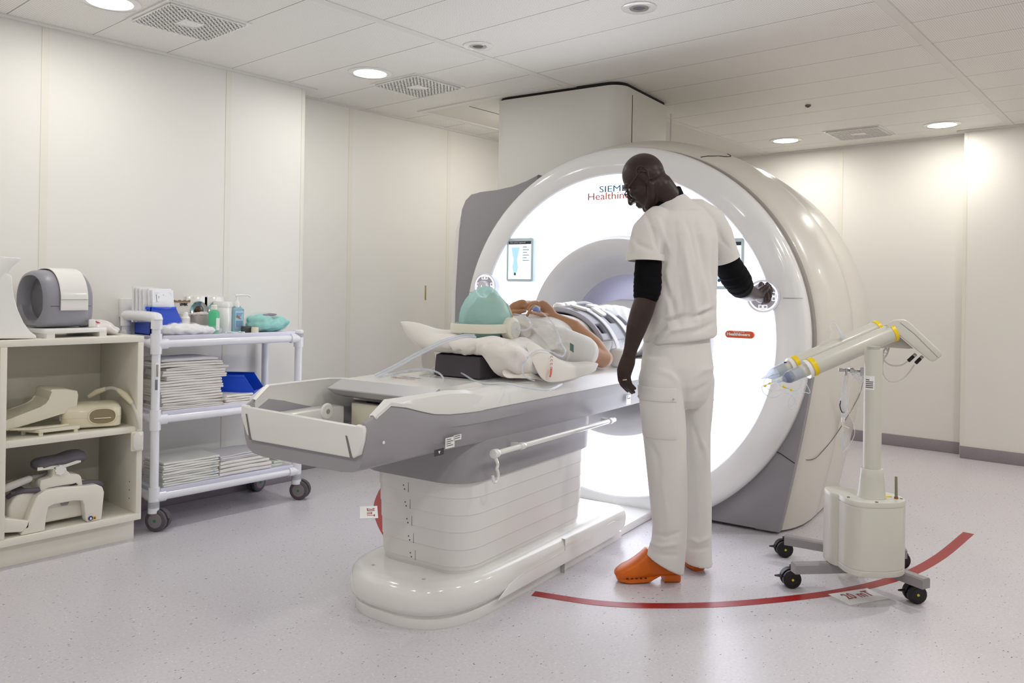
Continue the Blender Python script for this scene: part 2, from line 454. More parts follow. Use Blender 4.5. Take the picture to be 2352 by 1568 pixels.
def speaker(u, v, label):
    p = atz(u, v, HC); t = thing('ceiling_speaker', label, 'ceiling speaker', p)
    MB().lathe([(.035, 0), (.078, 0), (.078, -.004), (.07, -.007), (.05, -.007), (.045, -.003), (.035, -.003)], p, n=40, cap=False, closed=True).build('rim', PLASTG, t)
    MB().lathe([(.045, -.002), (.042, -.006), (.028, -.006), (.026, -.002)], p, n=32, cap=False, closed=True).build('bezel', STEEL, t)
    MB().cyl(p+V((0, 0, -.001)), p+V((0, 0, -.004)), .027, n=24).build('lens', DGREY, t)
speaker(1468, 17, 'small round steel-centred ceiling fitting at the top edge of the photo above the standing man')
speaker(1098, 105, 'small round steel-centred ceiling fitting right of the downlight over the cart')
p = atz(1856, 241, HC)
t = thing('ceiling_sensor', 'tiny grey round sensor in the ceiling above the scanner right side', 'sensor', p)
MB().cyl(p+V((0, 0, -.012)), p, .018, .02, n=20, bev=.003).build('housing', mat('sensor_grey', (110, 106, 100), .5), t)
MB().cyl(p+V((0, 0, -.016)), p+V((0, 0, -.011)), .009, n=16).build('lens', BLACK, t)

# lamps behind the visible diffusers and the room's other downlights
def spot(x, y, e, size=.17, spread=PI, col=(1, .97, .935)):
    L = bpy.data.lights.new('downlight_beam', 'AREA'); L.shape = 'DISK'; L.size = size; L.energy = e; L.color = col; L.spread = spread
    o = bpy.data.objects.new('downlight_beam', L); COL.objects.link(o); o.location = (x, y, HC-.02); return o
for x, y, l in DL: spot(x, y, 3.7 if x < 5 else (7.0 if y > 2 else 4.2), col=(1, .985, .965) if x < 5 else (1, .955, .89))
for x, y in HID:
    downlight(x, y, 'round ceiling downlight outside the view', False); spot(x, y, (4 if y > 3 else 5) if (x > 6 or y > 3) else (12 if x > 4 else 8.5), col=(1, .99, .975) if x < 6 else (1, .955, .89))
SC.world = bpy.data.worlds.new('room_world'); SC.world.use_nodes = True
SC.world.node_tree.nodes['Background'].inputs[0].default_value = (1, .98, .95, 1); SC.world.node_tree.nodes['Background'].inputs[1].default_value = .05

# wall fittings behind the cart
p = aty(977, 672, YA)
t = MB().span((p.x-.006, YA-.004, p.z-.055), (p.x+.006, YA+.002, p.z+.055), .001).build('wall_slot', mat('brass_slot', (178, 160, 104), .4, metal=.6))
tag(t, 'narrow brass coloured slot plate on the alcove wall left of the scanner', 'wall plate')
for k, u in enumerate((450, 489)):
    p = aty(u, 708, YL)
    t = thing('wall_socket', ['round chrome socket in a square white plate behind the box on the cart', 'round socket in a white plate half hidden behind the white canister'][k], 'wall socket', (p.x, YL, p.z))
    MB().box((p.x, YL-.008, p.z), (.125, .016, .14), .004).build('plate', PLASTG, t)
    MB().lathe([(.026, 0), (.052, 0), (.056, .01), (.052, .018), (.036, .012), (.026, .012)], (p.x, YL-.016, p.z-.012), (0, -1, 0), n=32, cap=False, closed=True).build('ring', CHROME, t)
    MB().cyl((p.x, YL-.016, p.z-.012), (p.x, YL-.045, p.z-.012), .03, .017, n=24, bev=.003).build('hub', mat('dark_bronze%d' % k, (92, 74, 58), .3, metal=.8), t)
p = aty(305, 706, YL)
t = MB().box((p.x+.02, YL-.02, p.z), (.19, .04, .1), .006).build('wall_trunking', PLASTG)
tag(t, 'white wall trunking box behind the blue bin at the cart handle', 'trunking')

# ------------------------------------------------------------------ floor line and its labels
def floor_line(pts, label, w=.05):
    pts = spline([V((a, b, 0)) for a, b in pts], 10); L = []; R = []
    for i, q in enumerate(pts):
        tt = (pts[min(i+1, len(pts)-1)]-pts[max(i-1, 0)]).normalized(); n = V((-tt.y, tt.x, 0))
        L.append(q+n*w/2+V((0, 0, .0012))); R.append(q-n*w/2+V((0, 0, .0012)))
    o = MB(FM).grid([L, R]).build('floor_line', RED, mods=[('SOLIDIFY', dict(thickness=.001))])
    return tag(o, label, 'floor marking')
floor_line([(.30, 2.722), (.551, 2.786), (.758, 2.899), (1.014, 3.116), (1.3, 3.463), (1.488, 3.814), (1.60, 4.2), (1.689, 4.739)], 'long curved red tape line on the floor in front of the man and under the injector stand')
floor_line([(-1.47, 3.86), (-1.34, 3.63), (-1.04, 3.25), (-.64, 2.91), (-.30, 2.74)], 'short curved red tape line on the floor left of the table pedestal')
def sticker(q, label, mir):
    c = sum((V(p) for p in q), V())/4; t = thing('floor_sticker', label, 'floor sticker', (c.x, c.y, 0))
    ex = (V(q[1])-V(q[0])); ey = (V(q[0])-V(q[3])); w, h = ex.length, ey.length; ex.normalize(); ey = (ey - ex*ey.dot(ex)).normalized()
    MB().prism([(-w/2, -h/2), (w/2, -h/2), (w/2, h/2), (-w/2, h/2)], c+V((0, 0, .0005)), ex, ey, (0, 0, 1), .0008).build('card', PAPER, t)
    text('20 mT', 'lettering', h*.62, c-ex*w*.31-ey*h*.22+V((0, 0, .0018)), ex, ey, RED, t, h=.0002, w=w*.66, off=.001)
sticker([atz(1905, 1366, 0), atz(1995, 1352, 0), atz(2040, 1370, 0), atz(1948, 1392, 0)], 'white floor label reading 20 mT in red beside the injector wheels', 0)
P0 = [atz(866, 1162, 0), atz(868, 1190, 0), atz(828, 1191, 0), atz(826, 1163, 0)]
sticker(P0, 'white floor label reading 20 mT in red left of the table pedestal', 0)
# ================================================================== MRI scanner (scanner frame)
RINGM = mat('scanner_ring_white', (238, 238, 238), .16, coat=.4)
BODYM = mat('scanner_body_beige', (222, 217, 208), .3, coat=.25)
FACEG = mat('scanner_face_grey', (150, 148, 152), .42, bump=.04, bscale=900)
BANDG = mat('scanner_band_grey', (148, 143, 138), .4)
LIPM = mat('bore_lip_white', (222, 222, 224), .35)
BOREM = mat('bore_white', (214, 214, 226), .3)
GLOW = mat('lit_front_panel', (234, 239, 255), .5, emit=1.45)
ZC = .98
mri = thing('mri_scanner', 'large white MRI scanner with a glowing ring-shaped front, standing by the back wall', 'MRI scanner', mw(0, 4.6, 0), math.radians(7))
NA = 120
def cut(z): return max(z, .012)
def disc_rings(prof, zc=ZC, n=NA, clampz=True):
    out = []
    for r, y in prof:
        out.append([V((r*math.cos(2*PI*j/n), y, cut(zc+r*math.sin(2*PI*j/n)) if clampz else zc+r*math.sin(2*PI*j/n))) for j in range(n)])
    return out
# front ring
m = MB(FM); m.rings(disc_rings([(.893, 4.05), (.893, 4.008), (.899, 4.0), (.93, 3.992), (1.0, 4.0), (1.03, 4.012), (1.043, 4.03), (1.047, 4.05), (1.045, 4.10), (.96, 4.12)]), cap=False)
ring = m.build('front_ring', RINGM, mri)
# fine joint across the ring at dial height
for sx_ in (-1, 1):
    p0 = V((sx_*.93, 3.9915, 1.2)); p1 = V((sx_*1.02, 4.006, 1.2))
    MB(FM).tube([p0, (p0+p1)/2+V((0, -.001, 0)), p1], .0011, 6).build('ring_joint', mat('ring_seam_%d' % sx_, (110, 108, 110), .6), ring)
# glowing dished panel between ring and bore lip
m = MB(FM); m.rings(disc_rings([(.893, 4.015), (.82, 4.03), (.74, 4.05), (.66, 4.066), (.60, 4.07), (.555, 4.066)], clampz=False), cap=False)
m.build('lit_panel', GLOW, mri)
# bore lip and bore
m = MB(FM); m.rings(disc_rings([(.56, 4.075), (.556, 4.03), (.548, 4.012), (.53, 4.004), (.50, 4.006), (.47, 4.016), (.45, 4.03), (.425, 4.07), (.40, 4.115), (.38, 4.145), (.352, 4.175)], zc=.965, clampz=False), cap=False)
m.build('bore_lip', LIPM, mri)
m = MB(FM); m.rings(disc_rings([(.352, 4.175), (.346, 4.30), (.346, 5.45), (.40, 5.6)], zc=.965, clampz=False), cap=False)
m.build('bore', BOREM, mri)
# small light strip along the bore roof (the bore is lit inside)
m = MB(FM); m.box((0, 4.85, .965+.338), (.05, .8, .006), .002); m.build('bore_light', mat('bore_glow', (228, 230, 255), emit=6), mri)
# main body
FL = .17
def body_ring(R, y, n=NA):
    out = []
    for j in range(n):
        a = 2*PI*j/n; c, s_ = math.cos(a), math.sin(a)
        if s_ >= -1e-9: out.append(V((R*c, y, ZC+R*s_))); continue
        u = (a-PI)/(PI/2) if a <= 1.5*PI else (2*PI-a)/(PI/2); sg = -1 if a <= 1.5*PI else 1
        if u < .8: k = u/.8; x = R-FL*k**1.3; z = ZC*(1-k)+.012*k
        else: k = (u-.8)/.2; x = (R-FL)*(1-k*.999); z = .012
        out.append(V((sg*x, y, z)))
    return out
m = MB(FM); m.rings(disc_rings([(.392, 4.15)], zc=.965, clampz=False) + [body_ring(R, y) for R, y in ((1.0, 4.15), (1.05, 4.15), (1.066, 4.158), (1.085, 4.19), (1.11, 4.25), (1.13, 4.34), (1.14, 4.46), (1.142, 4.6), (1.139, 4.615), (1.142, 4.63), (1.14, 4.9), (1.125, 5.2), (1.09, 5.42), (1.03, 5.5), (.9, 5.52))] + disc_rings([(.42, 5.58)], zc=.965, clampz=False), cap=False)
body = m.build('housing', BODYM, mri)
# grey band and lower front panels between ring and body
m = MB(FM); m.rings([body_ring(R, y) for R, y in ((.95, 4.105), (1.04, 4.108), (1.052, 4.118), (1.056, 4.16))], cap=False)
m.build('front_band', BANDG, mri)
m = MB(FM)
for sx_ in (-1, 1):
    poly = []
    for i in range(15):
        a = -PI/2 + (PI/2-(.02 if sx_ > 0 else .32))*i/14; r = .96
        poly.append((sx_*max(r*math.cos(a), .30 if i == 0 else 0), max(.014, ZC+r*math.sin(a))))
    q = [(1.064-FL*((ZC-z)/ZC)**1.3, z) for z in (.95, .8, .65, .5, .35, .2, .1, .014)] if sx_ > 0 else [(1.06, .62), (1.10, .40), (1.12, .014)]
    poly += [(sx_*a, b) for a, b in q]
    if sx_ < 0: poly = poly[::-1]
    m.prism(poly, (0, 4.10, 0), (1, 0, 0), (0, 0, 1), (0, 1, 0), .075, .006)
m.build('lower_front_panel', FACEG, mri)
# left shoulder wing
def wing(dx): return [(-.60, 1.93), (-.68, 1.895), (-.78, 1.868), (-.90, 1.852), (-1.04, 1.845), (-1.11, 1.836+dx*.2), (-1.155-dx*.4, 1.80+dx*.3), (-1.185-dx*.8, 1.74), (-1.20-dx, 1.60), (-1.222-dx, 1.2), (-1.225-dx, .8), (-1.20-dx, .012), (-.70, .012)]
m = MB(FM); m.prism(wing(0)[::-1], (0, 4.15, 0), (1, 0, 0), (0, 0, 1), (0, 1, 0), .06, .01); m.build('shoulder_panel', FACEG, mri)
m = MB(FM); m.prism(wing(.06)[::-1], (0, 4.19, 0), (1, 0, 0), (0, 0, 1), (0, 1, 0), 1.1, .05, 4); m.build('shoulder_housing', mat('scanner_side_white', (232, 231, 228), .2, coat=.3), mri)
# joints in the covers
def on_body(y, z, R): return V((R-FL*((ZC-z)/ZC)**1.3, y, z))
pts = [on_body(4.17, .385, 1.066)+V((.002, 0, 0)), on_body(4.25, .375, 1.11)+V((.001, 0, 0)), on_body(4.34, .40, 1.13)+V((.001, 0, 0)), on_body(4.6, .47, 1.142)+V((.001, 0, 0)), on_body(5.1, .605, 1.131)+V((.001, 0, 0)), on_body(5.36, .675, 1.10)+V((.001, 0, 0))]
MB(FM).tube(spline(pts, 6), .0018, 6).build('cover_joint', mat('seam_grey', (96, 92, 90), .6), body)
MB(FM).tube([V((.80, 4.098, .45)), V((.90, 4.098, .415)), V((.97, 4.099, .375))], .002, 6).build('panel_joint', GAP, mri)
pts = []
for i in range(12):
    f = i/11; a = math.radians(66-4*math.sin(f*PI)); y = 4.16+.35*f; R = np.interp(y, [4.158, 4.19, 4.25, 4.34, 4.46, 4.6], [1.066, 1.085, 1.11, 1.13, 1.14, 1.142])+.001
    pts.append(V((R*math.cos(a), y, ZC+R*math.sin(a))))
MB(FM).tube(pts, .0025, 6).build('cover_joint', GAP, body)
# ceiling column
m = MB(FM)
cp = rrect(.93, .76, .10, 8, -.575, 4.67)
m.prism(cp, (0, 0, 1.72), (1, 0, 0), (0, 1, 0), (0, 0, 1), .738)
col = m.build('column_shroud', mat('column_white', (226, 224, 218), .45), mri)
MB(FM).prism(rrect(.91, .74, .10, 8, -.575, 4.67), (0, 0, 2.45), (1, 0, 0), (0, 1, 0), (0, 0, 1), .035).build('column_gap', GAP, col)
MB(FM).span((-.112, 4.44, 1.75), (-.1085, 4.446, 2.42)).build('column_joint', GAP, col)
MB(FM).span((-.112, 5.04, 1.75), (-.100, 5.048, 2.42)).build('column_corner', PLASTG, col)
# screens
def screen(x, z, name, lbl=None):
    s0 = MB(FM); s0.prism(rrect(.19, .262, .014, 5, x, z), (0, 4.012, 0), (1, 0, 0), (0, 0, 1), (0, 1, 0), .03, .003)
    sc = s0.build('touch_screen', mat(name+'_bezel', (206, 222, 226), .3), mri, lbl)
    y = 4.0105
    MB(FM).span((x-.08, y-.0005, z-.115), (x+.08, y+.002, z+.108)).build('display', mat(name+'_display', (218, 238, 250), .2, emit=.9), sc)
    MB(FM).span((x-.08, y-.0012, z+.094), (x+.08, y+.001, z+.112)).build('title_bar', mat(name+'_bar', (52, 62, 78), .3), sc)
    MB(FM).prism([(-.03, .075), (.03, .075), (.012, .0), (.02, -.045), (.010, -.078), (-.012, -.078), (-.02, -.045), (-.012, 0)], (x-.03, y-.0012, z), (1, 0, 0), (0, 0, 1), (0, 1, 0), .001).build('patient_icon', mat(name+'_icon', (168, 212, 236), .3, emit=.6), sc)
    fi = mat(name+'_line', (110, 130, 150), .4)
    for k in range(6):
        MB(FM).span((x+.022, y-.001, z+.075-.016*k), (x+.022+(.045 if k % 2 else .03), y+.001, z+.079-.016*k)).build('text_line', fi, sc)
    text('New patient registered', 'title', .0115, FM @ V((x-.068, y-.0016, z+.0985)), MX, (0, 0, 1), PAPER, sc, h=.0002)
    MB(FM).ell((x-.032, y-.001, z-.085), (.008, .002, .009)).build('head_icon', mat(name+'_dot', (60, 84, 110), .4), sc)
screen(-.632, 1.40, 'left_screen')
screen(.632, 1.37, 'right_screen')
# control dials
DIALG = mat('dial_grey', (176, 174, 182), .3, coat=.3)
WHITEGLOW = mat('dial_light', (250, 250, 255), emit=1.4)
def dial(x, z):
    c = V((x, 3.985, z)); d = thing('control_dial', None, None); d.matrix_basis = Matrix.Translation(mri.matrix_basis.inverted() @ (FM @ c)); d.parent = mri
    MB(FM).lathe([(0, 0), (.078, 0), (.082, -.004), (.082, .05)], c+V((0, 0, 0)), (0, 1, 0), n=48, cap=False).build('dial_base', mat('dial_rim_%d' % (x > 0), (214, 214, 222), .15, coat=.5), d)
    MB(FM).lathe([(.0, -.0015), (.066, -.0015)], c, (0, 1, 0), n=48, cap=False).build('dial_face', DIALG, d)
    MB(FM).lathe([(.066, -.004), (.0715, -.004), (.0715, 0), (.066, 0)], c, (0, 1, 0), n=48, cap=False, closed=True).build('light_ring', WHITEGLOW, d)
    kn = MB(FM).lathe([(0, -.034), (.030, -.034), (.034, -.03), (.035, 0)], c, (0, 1, 0), n=40, cap=False).build('knob', mat('knob_white_%d' % (x > 0), (216, 214, 220), .2, coat=.4), d)
    MB(FM).prism([(-.006, -.007), (.006, -.007), (.0, .007)], c+V((0, -.035, 0)), (1, 0, 0), (0, 0, 1), (0, 1, 0), .001).build('knob_mark', WHITEGLOW, d)
    for k in range(4):
        a = PI/2*k; o = c+V((.0525*math.cos(a), -.0035, .0525*math.sin(a))); e1 = V((-math.sin(a), 0, math.cos(a))); e2 = V((math.cos(a), 0, math.sin(a)))
        pr = MB(FM); 
        for sgn in (-1, 1): pr.prism([(sgn*.02-.001, -.008), (sgn*.02+.001, -.008), (sgn*.02+.001, .008), (sgn*.02-.001, .008)], o, e1, e2, (0, 1, 0), .001)
        for sgn in (-1, 1): pr.prism([(-.02, sgn*.008-.001), (.02, sgn*.008-.001), (.02, sgn*.008+.001), (-.02, sgn*.008+.001)], o, e1, e2, (0, 1, 0), .001)
        pr.prism([(-.004, -.004), (.004, -.004), (.004, .004), (-.004, .004)], o, e1, e2, (0, 1, 0), .001)
        pr.build('button', WHITEGLOW, d)
dial(-.868, 1.238); dial(.834, 1.207)
# lettering
TEAL = mat('logo_teal', (0, 112, 148), .4); ORNG = mat('logo_orange', (210, 84, 40), .4)
yl = 4.012
text('SIEMENS', 'logo_lettering', .05, FM @ V((-.108, yl+.008, 1.768)), MX, (0, 0, 1), TEAL, mri, h=.001, w=.255, off=0)
text('Healthineers', 'logo_lettering', .058, FM @ V((-.182, yl+.008, 1.725)), MX, (0, 0, 1), ORNG, mri, h=.001, w=.345, off=0)
bd = MB(FM).prism(rrect(.148, .036, .017, 6, .711, 1.010), (0, 4.006, 0), (1, 0, 0), (0, 0, 1), (0, 1, 0), .02, .002).build('badge', mat('badge_orange', (220, 92, 40), .4), mri)
text('Healthineers', 'badge_lettering', .02, FM @ V((.647, 4.0045, 1.001)), MX, (0, 0, 1), PAPER, bd, h=.0004, w=.118, off=.0008)
text('Powered by learning', 'badge_lettering', .007, FM @ V((.68, 4.0045, 1.0195)), MX, (0, 0, 1), PAPER, bd, h=.0004)
MB(FM).span((-.925, 3.97, .955), (-.895, 3.998, 1.0), .003).build('orange_tab', ORNG, mri)
# reflecting white strips on the ring are real lamps' reflections; floor plate under the front
m = MB(FM); m.prism([(-.45, 3.30), (.26, 3.30), (.26, 4.02), (-.45, 4.02)], (0, 0, .0), (1, 0, 0), (0, 1, 0), (0, 0, 1), .045, .01)
m.build('floor_plate', PLASTG, mri)

# glow of the front panel and bore
def area(name, loc, d, sx_, sy_, e, col):
    L = bpy.data.lights.new(name, 'AREA'); L.shape = 'RECTANGLE'; L.size = sx_; L.size_y = sy_; L.energy = e; L.color = col
    o = bpy.data.objects.new(name, L); COL.objects.link(o); o.location = loc; o.rotation_euler = (0, 0, math.radians(7)); return o

L = bpy.data.lights.new('front_panel_glow', 'AREA'); L.shape = 'DISK'; L.size = 1.7; L.energy = 13; L.color = (.9, .94, 1)
o = bpy.data.objects.new('front_panel_glow', L); COL.objects.link(o); o.location = mw(0, 3.975, ZC); o.rotation_euler = (-MY).to_track_quat('-Z', 'Y').to_euler()
area('bore_glow', mw(0, 4.75, .965+.32), (0, 0, -1), .25, 1.2, 4.5, (.88, .89, 1))
# ================================================================== patient table (scanner frame)
TBW = mat('table_white', (235, 234, 231), .3, coat=.2, bump=.01, bscale=800)
TBG = mat('table_grey', (158, 155, 160), .42, bump=.05, bscale=1100)
tb = thing('patient_table', 'long white and grey patient table on a stepped pedestal, docked to the scanner', 'examination table', mw(0, 2.8, 0), math.radians(7))
# base foot
def footring(z, g, fl):
    pts = []
    for i in range(25):
        a = PI + PI*i/24; ex = 2/2.7; c, s_ = math.cos(a), math.sin(a)
        x = math.copysign(abs(c)**ex, c)*(.27+g); y = 2.50+math.copysign(abs(s_)**ex, s_)*(.335+g)
        pts.append(V((x, y, z)))
    return pts+[V((.27+g, 3.2, z)), V((.27+g, 3.585+g*.3, z)), V((-.27-g, 3.585+g*.3, z)), V((-.27-g, 3.2, z))]
m = MB(FM); m.rings([footring(z, g, 0) for z, g in ((0, 0), (.004, .002), (.036, .002), (.040, -.004), (.046, -.006), (.05, .004), (.06, .014), (.075, .02), (.115, .022), (.138, .016), (.152, .004), (.16, -.012), (.163, -.03))])
base = m.build('base_foot', PLASTG, tb, ang=30)
# recessed flank panels on the base
for sx_ in (-1, 1):
    m = MB(FM); m.prism([(2.48, .045), (3.52, .045), (3.52, .10), (3.46, .118), (3.40, .118), (3.34, .10), (2.66, .10), (2.56, .085)], (sx_*.288, 0, 0), (0, 1, 0), (0, 0, 1), (sx_, 0, 0), .006, .003)
    m.build('flank_panel', TBW, base)
MB(FM).span((.265, 2.986, .004), (.2925, 2.9885, .150)).build('base_joint', mat('joint_grey', (186, 184, 182), .5), base)
for px_, py_ in ((-.12, 2.24), (.13, 2.24)): MB(FM).cyl((px_, py_, .16), (px_, py_, .1645), .007, n=16).build('cover_plug', LGREY, base)
# bellows: telescoping shells
def shell(z0, z1, g, m_):
    def rr(z, gg): return [V((x, y, z)) for x, y in rrect(.455+2*gg, .96+2*gg, .11+gg, 8, .0175, 2.80)]
    return MB(FM).rings([rr(z0, g-.004), rr(z0+.003, g), rr(z1-.003, g+.0015), rr(z1, g-.01)]).build('pedestal_shell', m_, tb)
zs = [.158, .172, .188, .252, .318, .382, .446, .512, .60]
for i in range(8):
    sh = shell(zs[i], zs[i+1]+.004, -.012+.0045*i, TBW)
    if i >= 2:
        g = -.012+.0045*i
        MB(FM).span((-.014+.006*(7-i), 2.80-.48-g-.0008, zs[i]), (-.0115+.006*(7-i), 2.80-.48-g+.001, zs[i+1])).build('shell_joint', mat('joint_%d' % i, (140, 138, 136), .5), sh)
        for q in (.02, .034): MB(FM).cyl((-.024+.006*(7-i)-q*.4, 2.80-.48-g+.002, zs[i]+q-.012), (-.024+.006*(7-i)-q*.4, 2.80-.48-g-.001, zs[i]+q-.012), .003, n=10).build('rivet', DGREY, sh)
# grey collar under the table body
def coll(z, g): return [V((x, y, z)) for x, y in rrect(.54+2*g, 1.03+2*g, .13+g, 8, 0, 2.80)]
MB(FM).rings([coll(.505, -.01), coll(.508, 0), coll(.60, .004), coll(.66, .004)]).build('collar', TBG, tb)
# grey body: trough section swept along y
def bodyprof(y):
    # half width at top, z of top edge, z of bottom, half width of bottom
    f = max(0, min(1, (y-1.75)/.55))
    zt = np.interp(y, [1.73, 1.80, 1.86, 1.93, 2.0, 2.1, 2.3, 4.3], [.792, .825, .858, .845, .825, .80, .787, .782])
    zb = np.interp(y, [1.73, 1.78, 1.9, 2.1, 2.5, 3.0, 4.3], [.648, .646, .645, .643, .632, .628, .628])
    hw = np.interp(y, [1.73, 1.78, 1.84, 1.95, 4.3], [.285, .293, .298, .302, .305])
    wb = np.interp(y, [1.73, 1.8, 2.0, 2.4, 4.3], [.235, .235, .232, .225, .22])
    return hw, zt, zb, wb
def bodysec(y):
    hw, zt, zb, wb = bodyprof(y)
    out = [(hw-.016, zt), (hw-.004, zt-.002), (hw, zt-.012), (hw, zt-.05), (hw*.985, zb+.10), (hw*.955, zb+.055), (hw*.90, zb+.022), (wb, zb+.006), (wb-.05, zb)]
    inn = [(hw-.020, zt-.006), (hw-.03, zt-.06), (hw-.05, zb+.07), (hw-.09, zb+.055)]
    loop = out + [(-x, z) for x, z in reversed(out)] + [(-x, z) for x, z in inn] + [(x, z) for x, z in reversed(inn)]
    return [V((x, y, z)) for x, z in loop]
ys = [1.765, 1.772, 1.785, 1.80, 1.82, 1.84, 1.86, 1.89, 1.93, 1.97, 2.02, 2.07, 2.15, 2.25, 2.4, 2.7, 3.1, 3.6, 3.99]
tbody = MB(FM).rings([bodysec(y) for y in ys]).build('table_body', TBG, tb, ang=40)
# white lining of the foot end and white rim
def rimsec(y, w=.012):
    hw, zt, zb, wb = bodyprof(y)
    return hw, zt
for sx_ in (-1, 1):
    P = []
    for y in [1.80, 1.82, 1.84, 1.86, 1.89, 1.93, 1.97, 2.02, 2.07, 2.15, 2.25, 2.35]:
        hw, zt = rimsec(y)
        zr = np.interp(y, [1.79, 1.86, 2.15, 2.30, 2.35], [.818, .868, .868, .855, .84])
        P.append([V((sx_*(hw-.026), y, .70)), V((sx_*(hw-.024), y, zt-.05)), V((sx_*(hw-.022), y, zr-.012)), V((sx_*(hw-.026), y, zr)), V((sx_*(hw-.012), y, zr+.002)), V((sx_*(hw+.0005), y, zr-.008)), V((sx_*(hw+.004), y, zt+.004)), V((sx_*(hw+.001), y, zt-.006))])
    MB(FM).grid(P).build('foot_lining', TBW, tb, mods=[('SOLIDIFY', dict(thickness=.004, offset=0))])
def topsec(y):
    hw, zt, zb, wb = bodyprof(y)
    f = np.interp(y, [2.25, 2.5], [0, 1])
    prof = [(hw+.004, zt-.004), (hw+.006, zt+.012), (hw+.003, zt+.04), (hw-.006, zt+.058), (hw-.022, zt+.068), (hw-.05, .857), (.20, .857), (.10, .853)]
    low = [(hw-.01, zt-.012)]
    return [V((x, y, z)) for x, z in low+prof+[(-x, z) for x, z in reversed(low+prof)]]
tt_ = MB(FM).rings([topsec(y) for y in [2.28, 2.285, 2.32, 2.4, 2.6, 3.0, 3.5, 4.0, 4.6]]).build('table_top', TBW, tb, ang=40)
for x_ in (-.17, .17): MB(FM).span((x_-.0015, 2.55, .8572), (x_+.0015, 4.3, .8578)).build('top_groove', LGREY, tt_)
# foot end panel
m = MB(FM); poly = [(-.285, .812), (-.262, .812), (-.254, .800), (.250, .790), (.258, .802), (.285, .800), (.290, .79), (.286, .755), (.272, .712), (.245, .698), (-.225, .698), (-.255, .715), (-.286, .775)]
m.prism([(x, z) for x, z in poly], (0, 1.752, 0), (1, 0, 0), (0, 0, 1), (0, 1, 0), .022, .006, 3)
ep = m.build('end_panel', TBW, tb)
for sx_ in (-1, 1):
    MB(FM).prism(([(.215, .765), (.222, .765), (.246, .700), (.236, .700)] if sx_ > 0 else [(-.258, .785), (-.251, .785), (-.226, .700), (-.236, .700)]), (0, 1.7505, 0), (1, 0, 0), (0, 0, 1), (0, 1, 0), .004).build('panel_slot', mat('slot_%d' % (sx_ > 0), (120, 116, 116), .5), ep)
# tray inside the foot end
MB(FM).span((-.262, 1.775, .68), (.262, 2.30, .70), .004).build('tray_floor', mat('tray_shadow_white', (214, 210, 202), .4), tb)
for sx_ in (-1, 1):
    rl = MB(FM).span((sx_*.262, 1.78, .70), (sx_*.185, 2.14, .775), .006).build('tray_rail', TBW, tb)
    if sx_ < 0:
        MB(FM).lathe([(0, -.008), (.026, -.008), (.03, -.004), (.03, 0)], (-.185, 2.05, .765), (-1, 0, 0), n=32, cap=False).build('roller', PLASTG, rl)
        MB(FM).cyl((-.18, 2.05, .765), (-.1755, 2.05, .765), .009, n=16).build('roller_bolt', STEEL, rl)
for k in range(2): MB(FM).cyl((.205, 1.93+.03*k, .774), (.205, 1.93+.03*k, .778), .006, n=14).build('rail_bolt', STEEL, tb)
MB(FM).span((-.18, 2.17, .70), (.18, 2.20, .785), .004).build('tray_end_wall', mat('tray_cream', (230, 226, 208), .4), tb)
# connector cover plate with lettering
def cover(y, z, hw): return [V((-hw, y, z)), V((hw, y, z))]
m = MB(FM)
m.rings([[V((x, y, z)) for y, z in ((2.20, .805), (2.18, .83), (2.178, .850), (2.182, .869), (2.40, .874), (2.44, .862), (2.44, .80))] for x in (-.235, -.225, 0, .225, .235)])
cv = m.build('socket_cover', TBW, tb, ang=20)
MB(FM).rings([[V((x, y, z)) for y, z in ((2.192, .80), (2.14, .815), (2.104, .838), (2.104, .842), (2.176, .8695), (2.181, .868), (2.181, .83), (2.2, .802))] for x in (-.238, .238)]).build('cover_lip', mat('lip_grey', (190, 190, 194), .4), cv)
text('SIEMENS', 'cover_lettering', .022, FM @ V((-.085, 2.335, .8745)), MX, (MY*.9995+V((0, 0, .02))), mat('faded_teal', (150, 170, 184), .5), cv, h=.0004, w=.09)
text('Healthineers', 'cover_lettering', .022, FM @ V((-.11, 2.305, .8735)), MX, (MY*.9995+V((0, 0, .02))), mat('faded_orange', (222, 160, 136), .5), cv, h=.0004, w=.115)
MB(FM).span((.09, 2.50, .8585), (.16, 2.52, .8592)).build('green_mark', mat('pale_green', (190, 224, 196), .4), tt_)
# side rail with hook
xr = .335
rail = MB(FM).cyl((xr, 2.40, .622), (xr, 3.36, .622), .0105, n=20).build('side_rail', PLASTG, tb)
MB(FM).cyl((xr, 2.40, .622), (xr, 2.372, .622), .017, n=20, bev=.003).build('rail_cap', PLASTG, rail)
for y in (2.55, 3.30):
    MB(FM).cyl((xr, y, .622), (xr, y+.03, .622), .014, n=18, bev=.002).build('rail_clamp', PLASTG, rail)
    MB(FM).span((xr-.045, y+.004, .612), (xr, y+.026, .632), .002).build('rail_bracket', PLASTG, rail)
hk = [V((xr, 2.385, .61)), V((xr+.004, 2.392, .592)), V((xr+.004, 2.398, .578)), V((xr+.004, 2.392, .566)), V((xr+.004, 2.398, .556)), V((xr+.004, 2.402, .538)), V((xr+.004, 2.394, .522)), V((xr+.004, 2.380, .519)), V((xr+.004, 2.370, .530)), V((xr+.004, 2.368, .545))]
MB(FM).tube(spline(hk, 4), .006, 10).build('hook', PLASTG, rail)
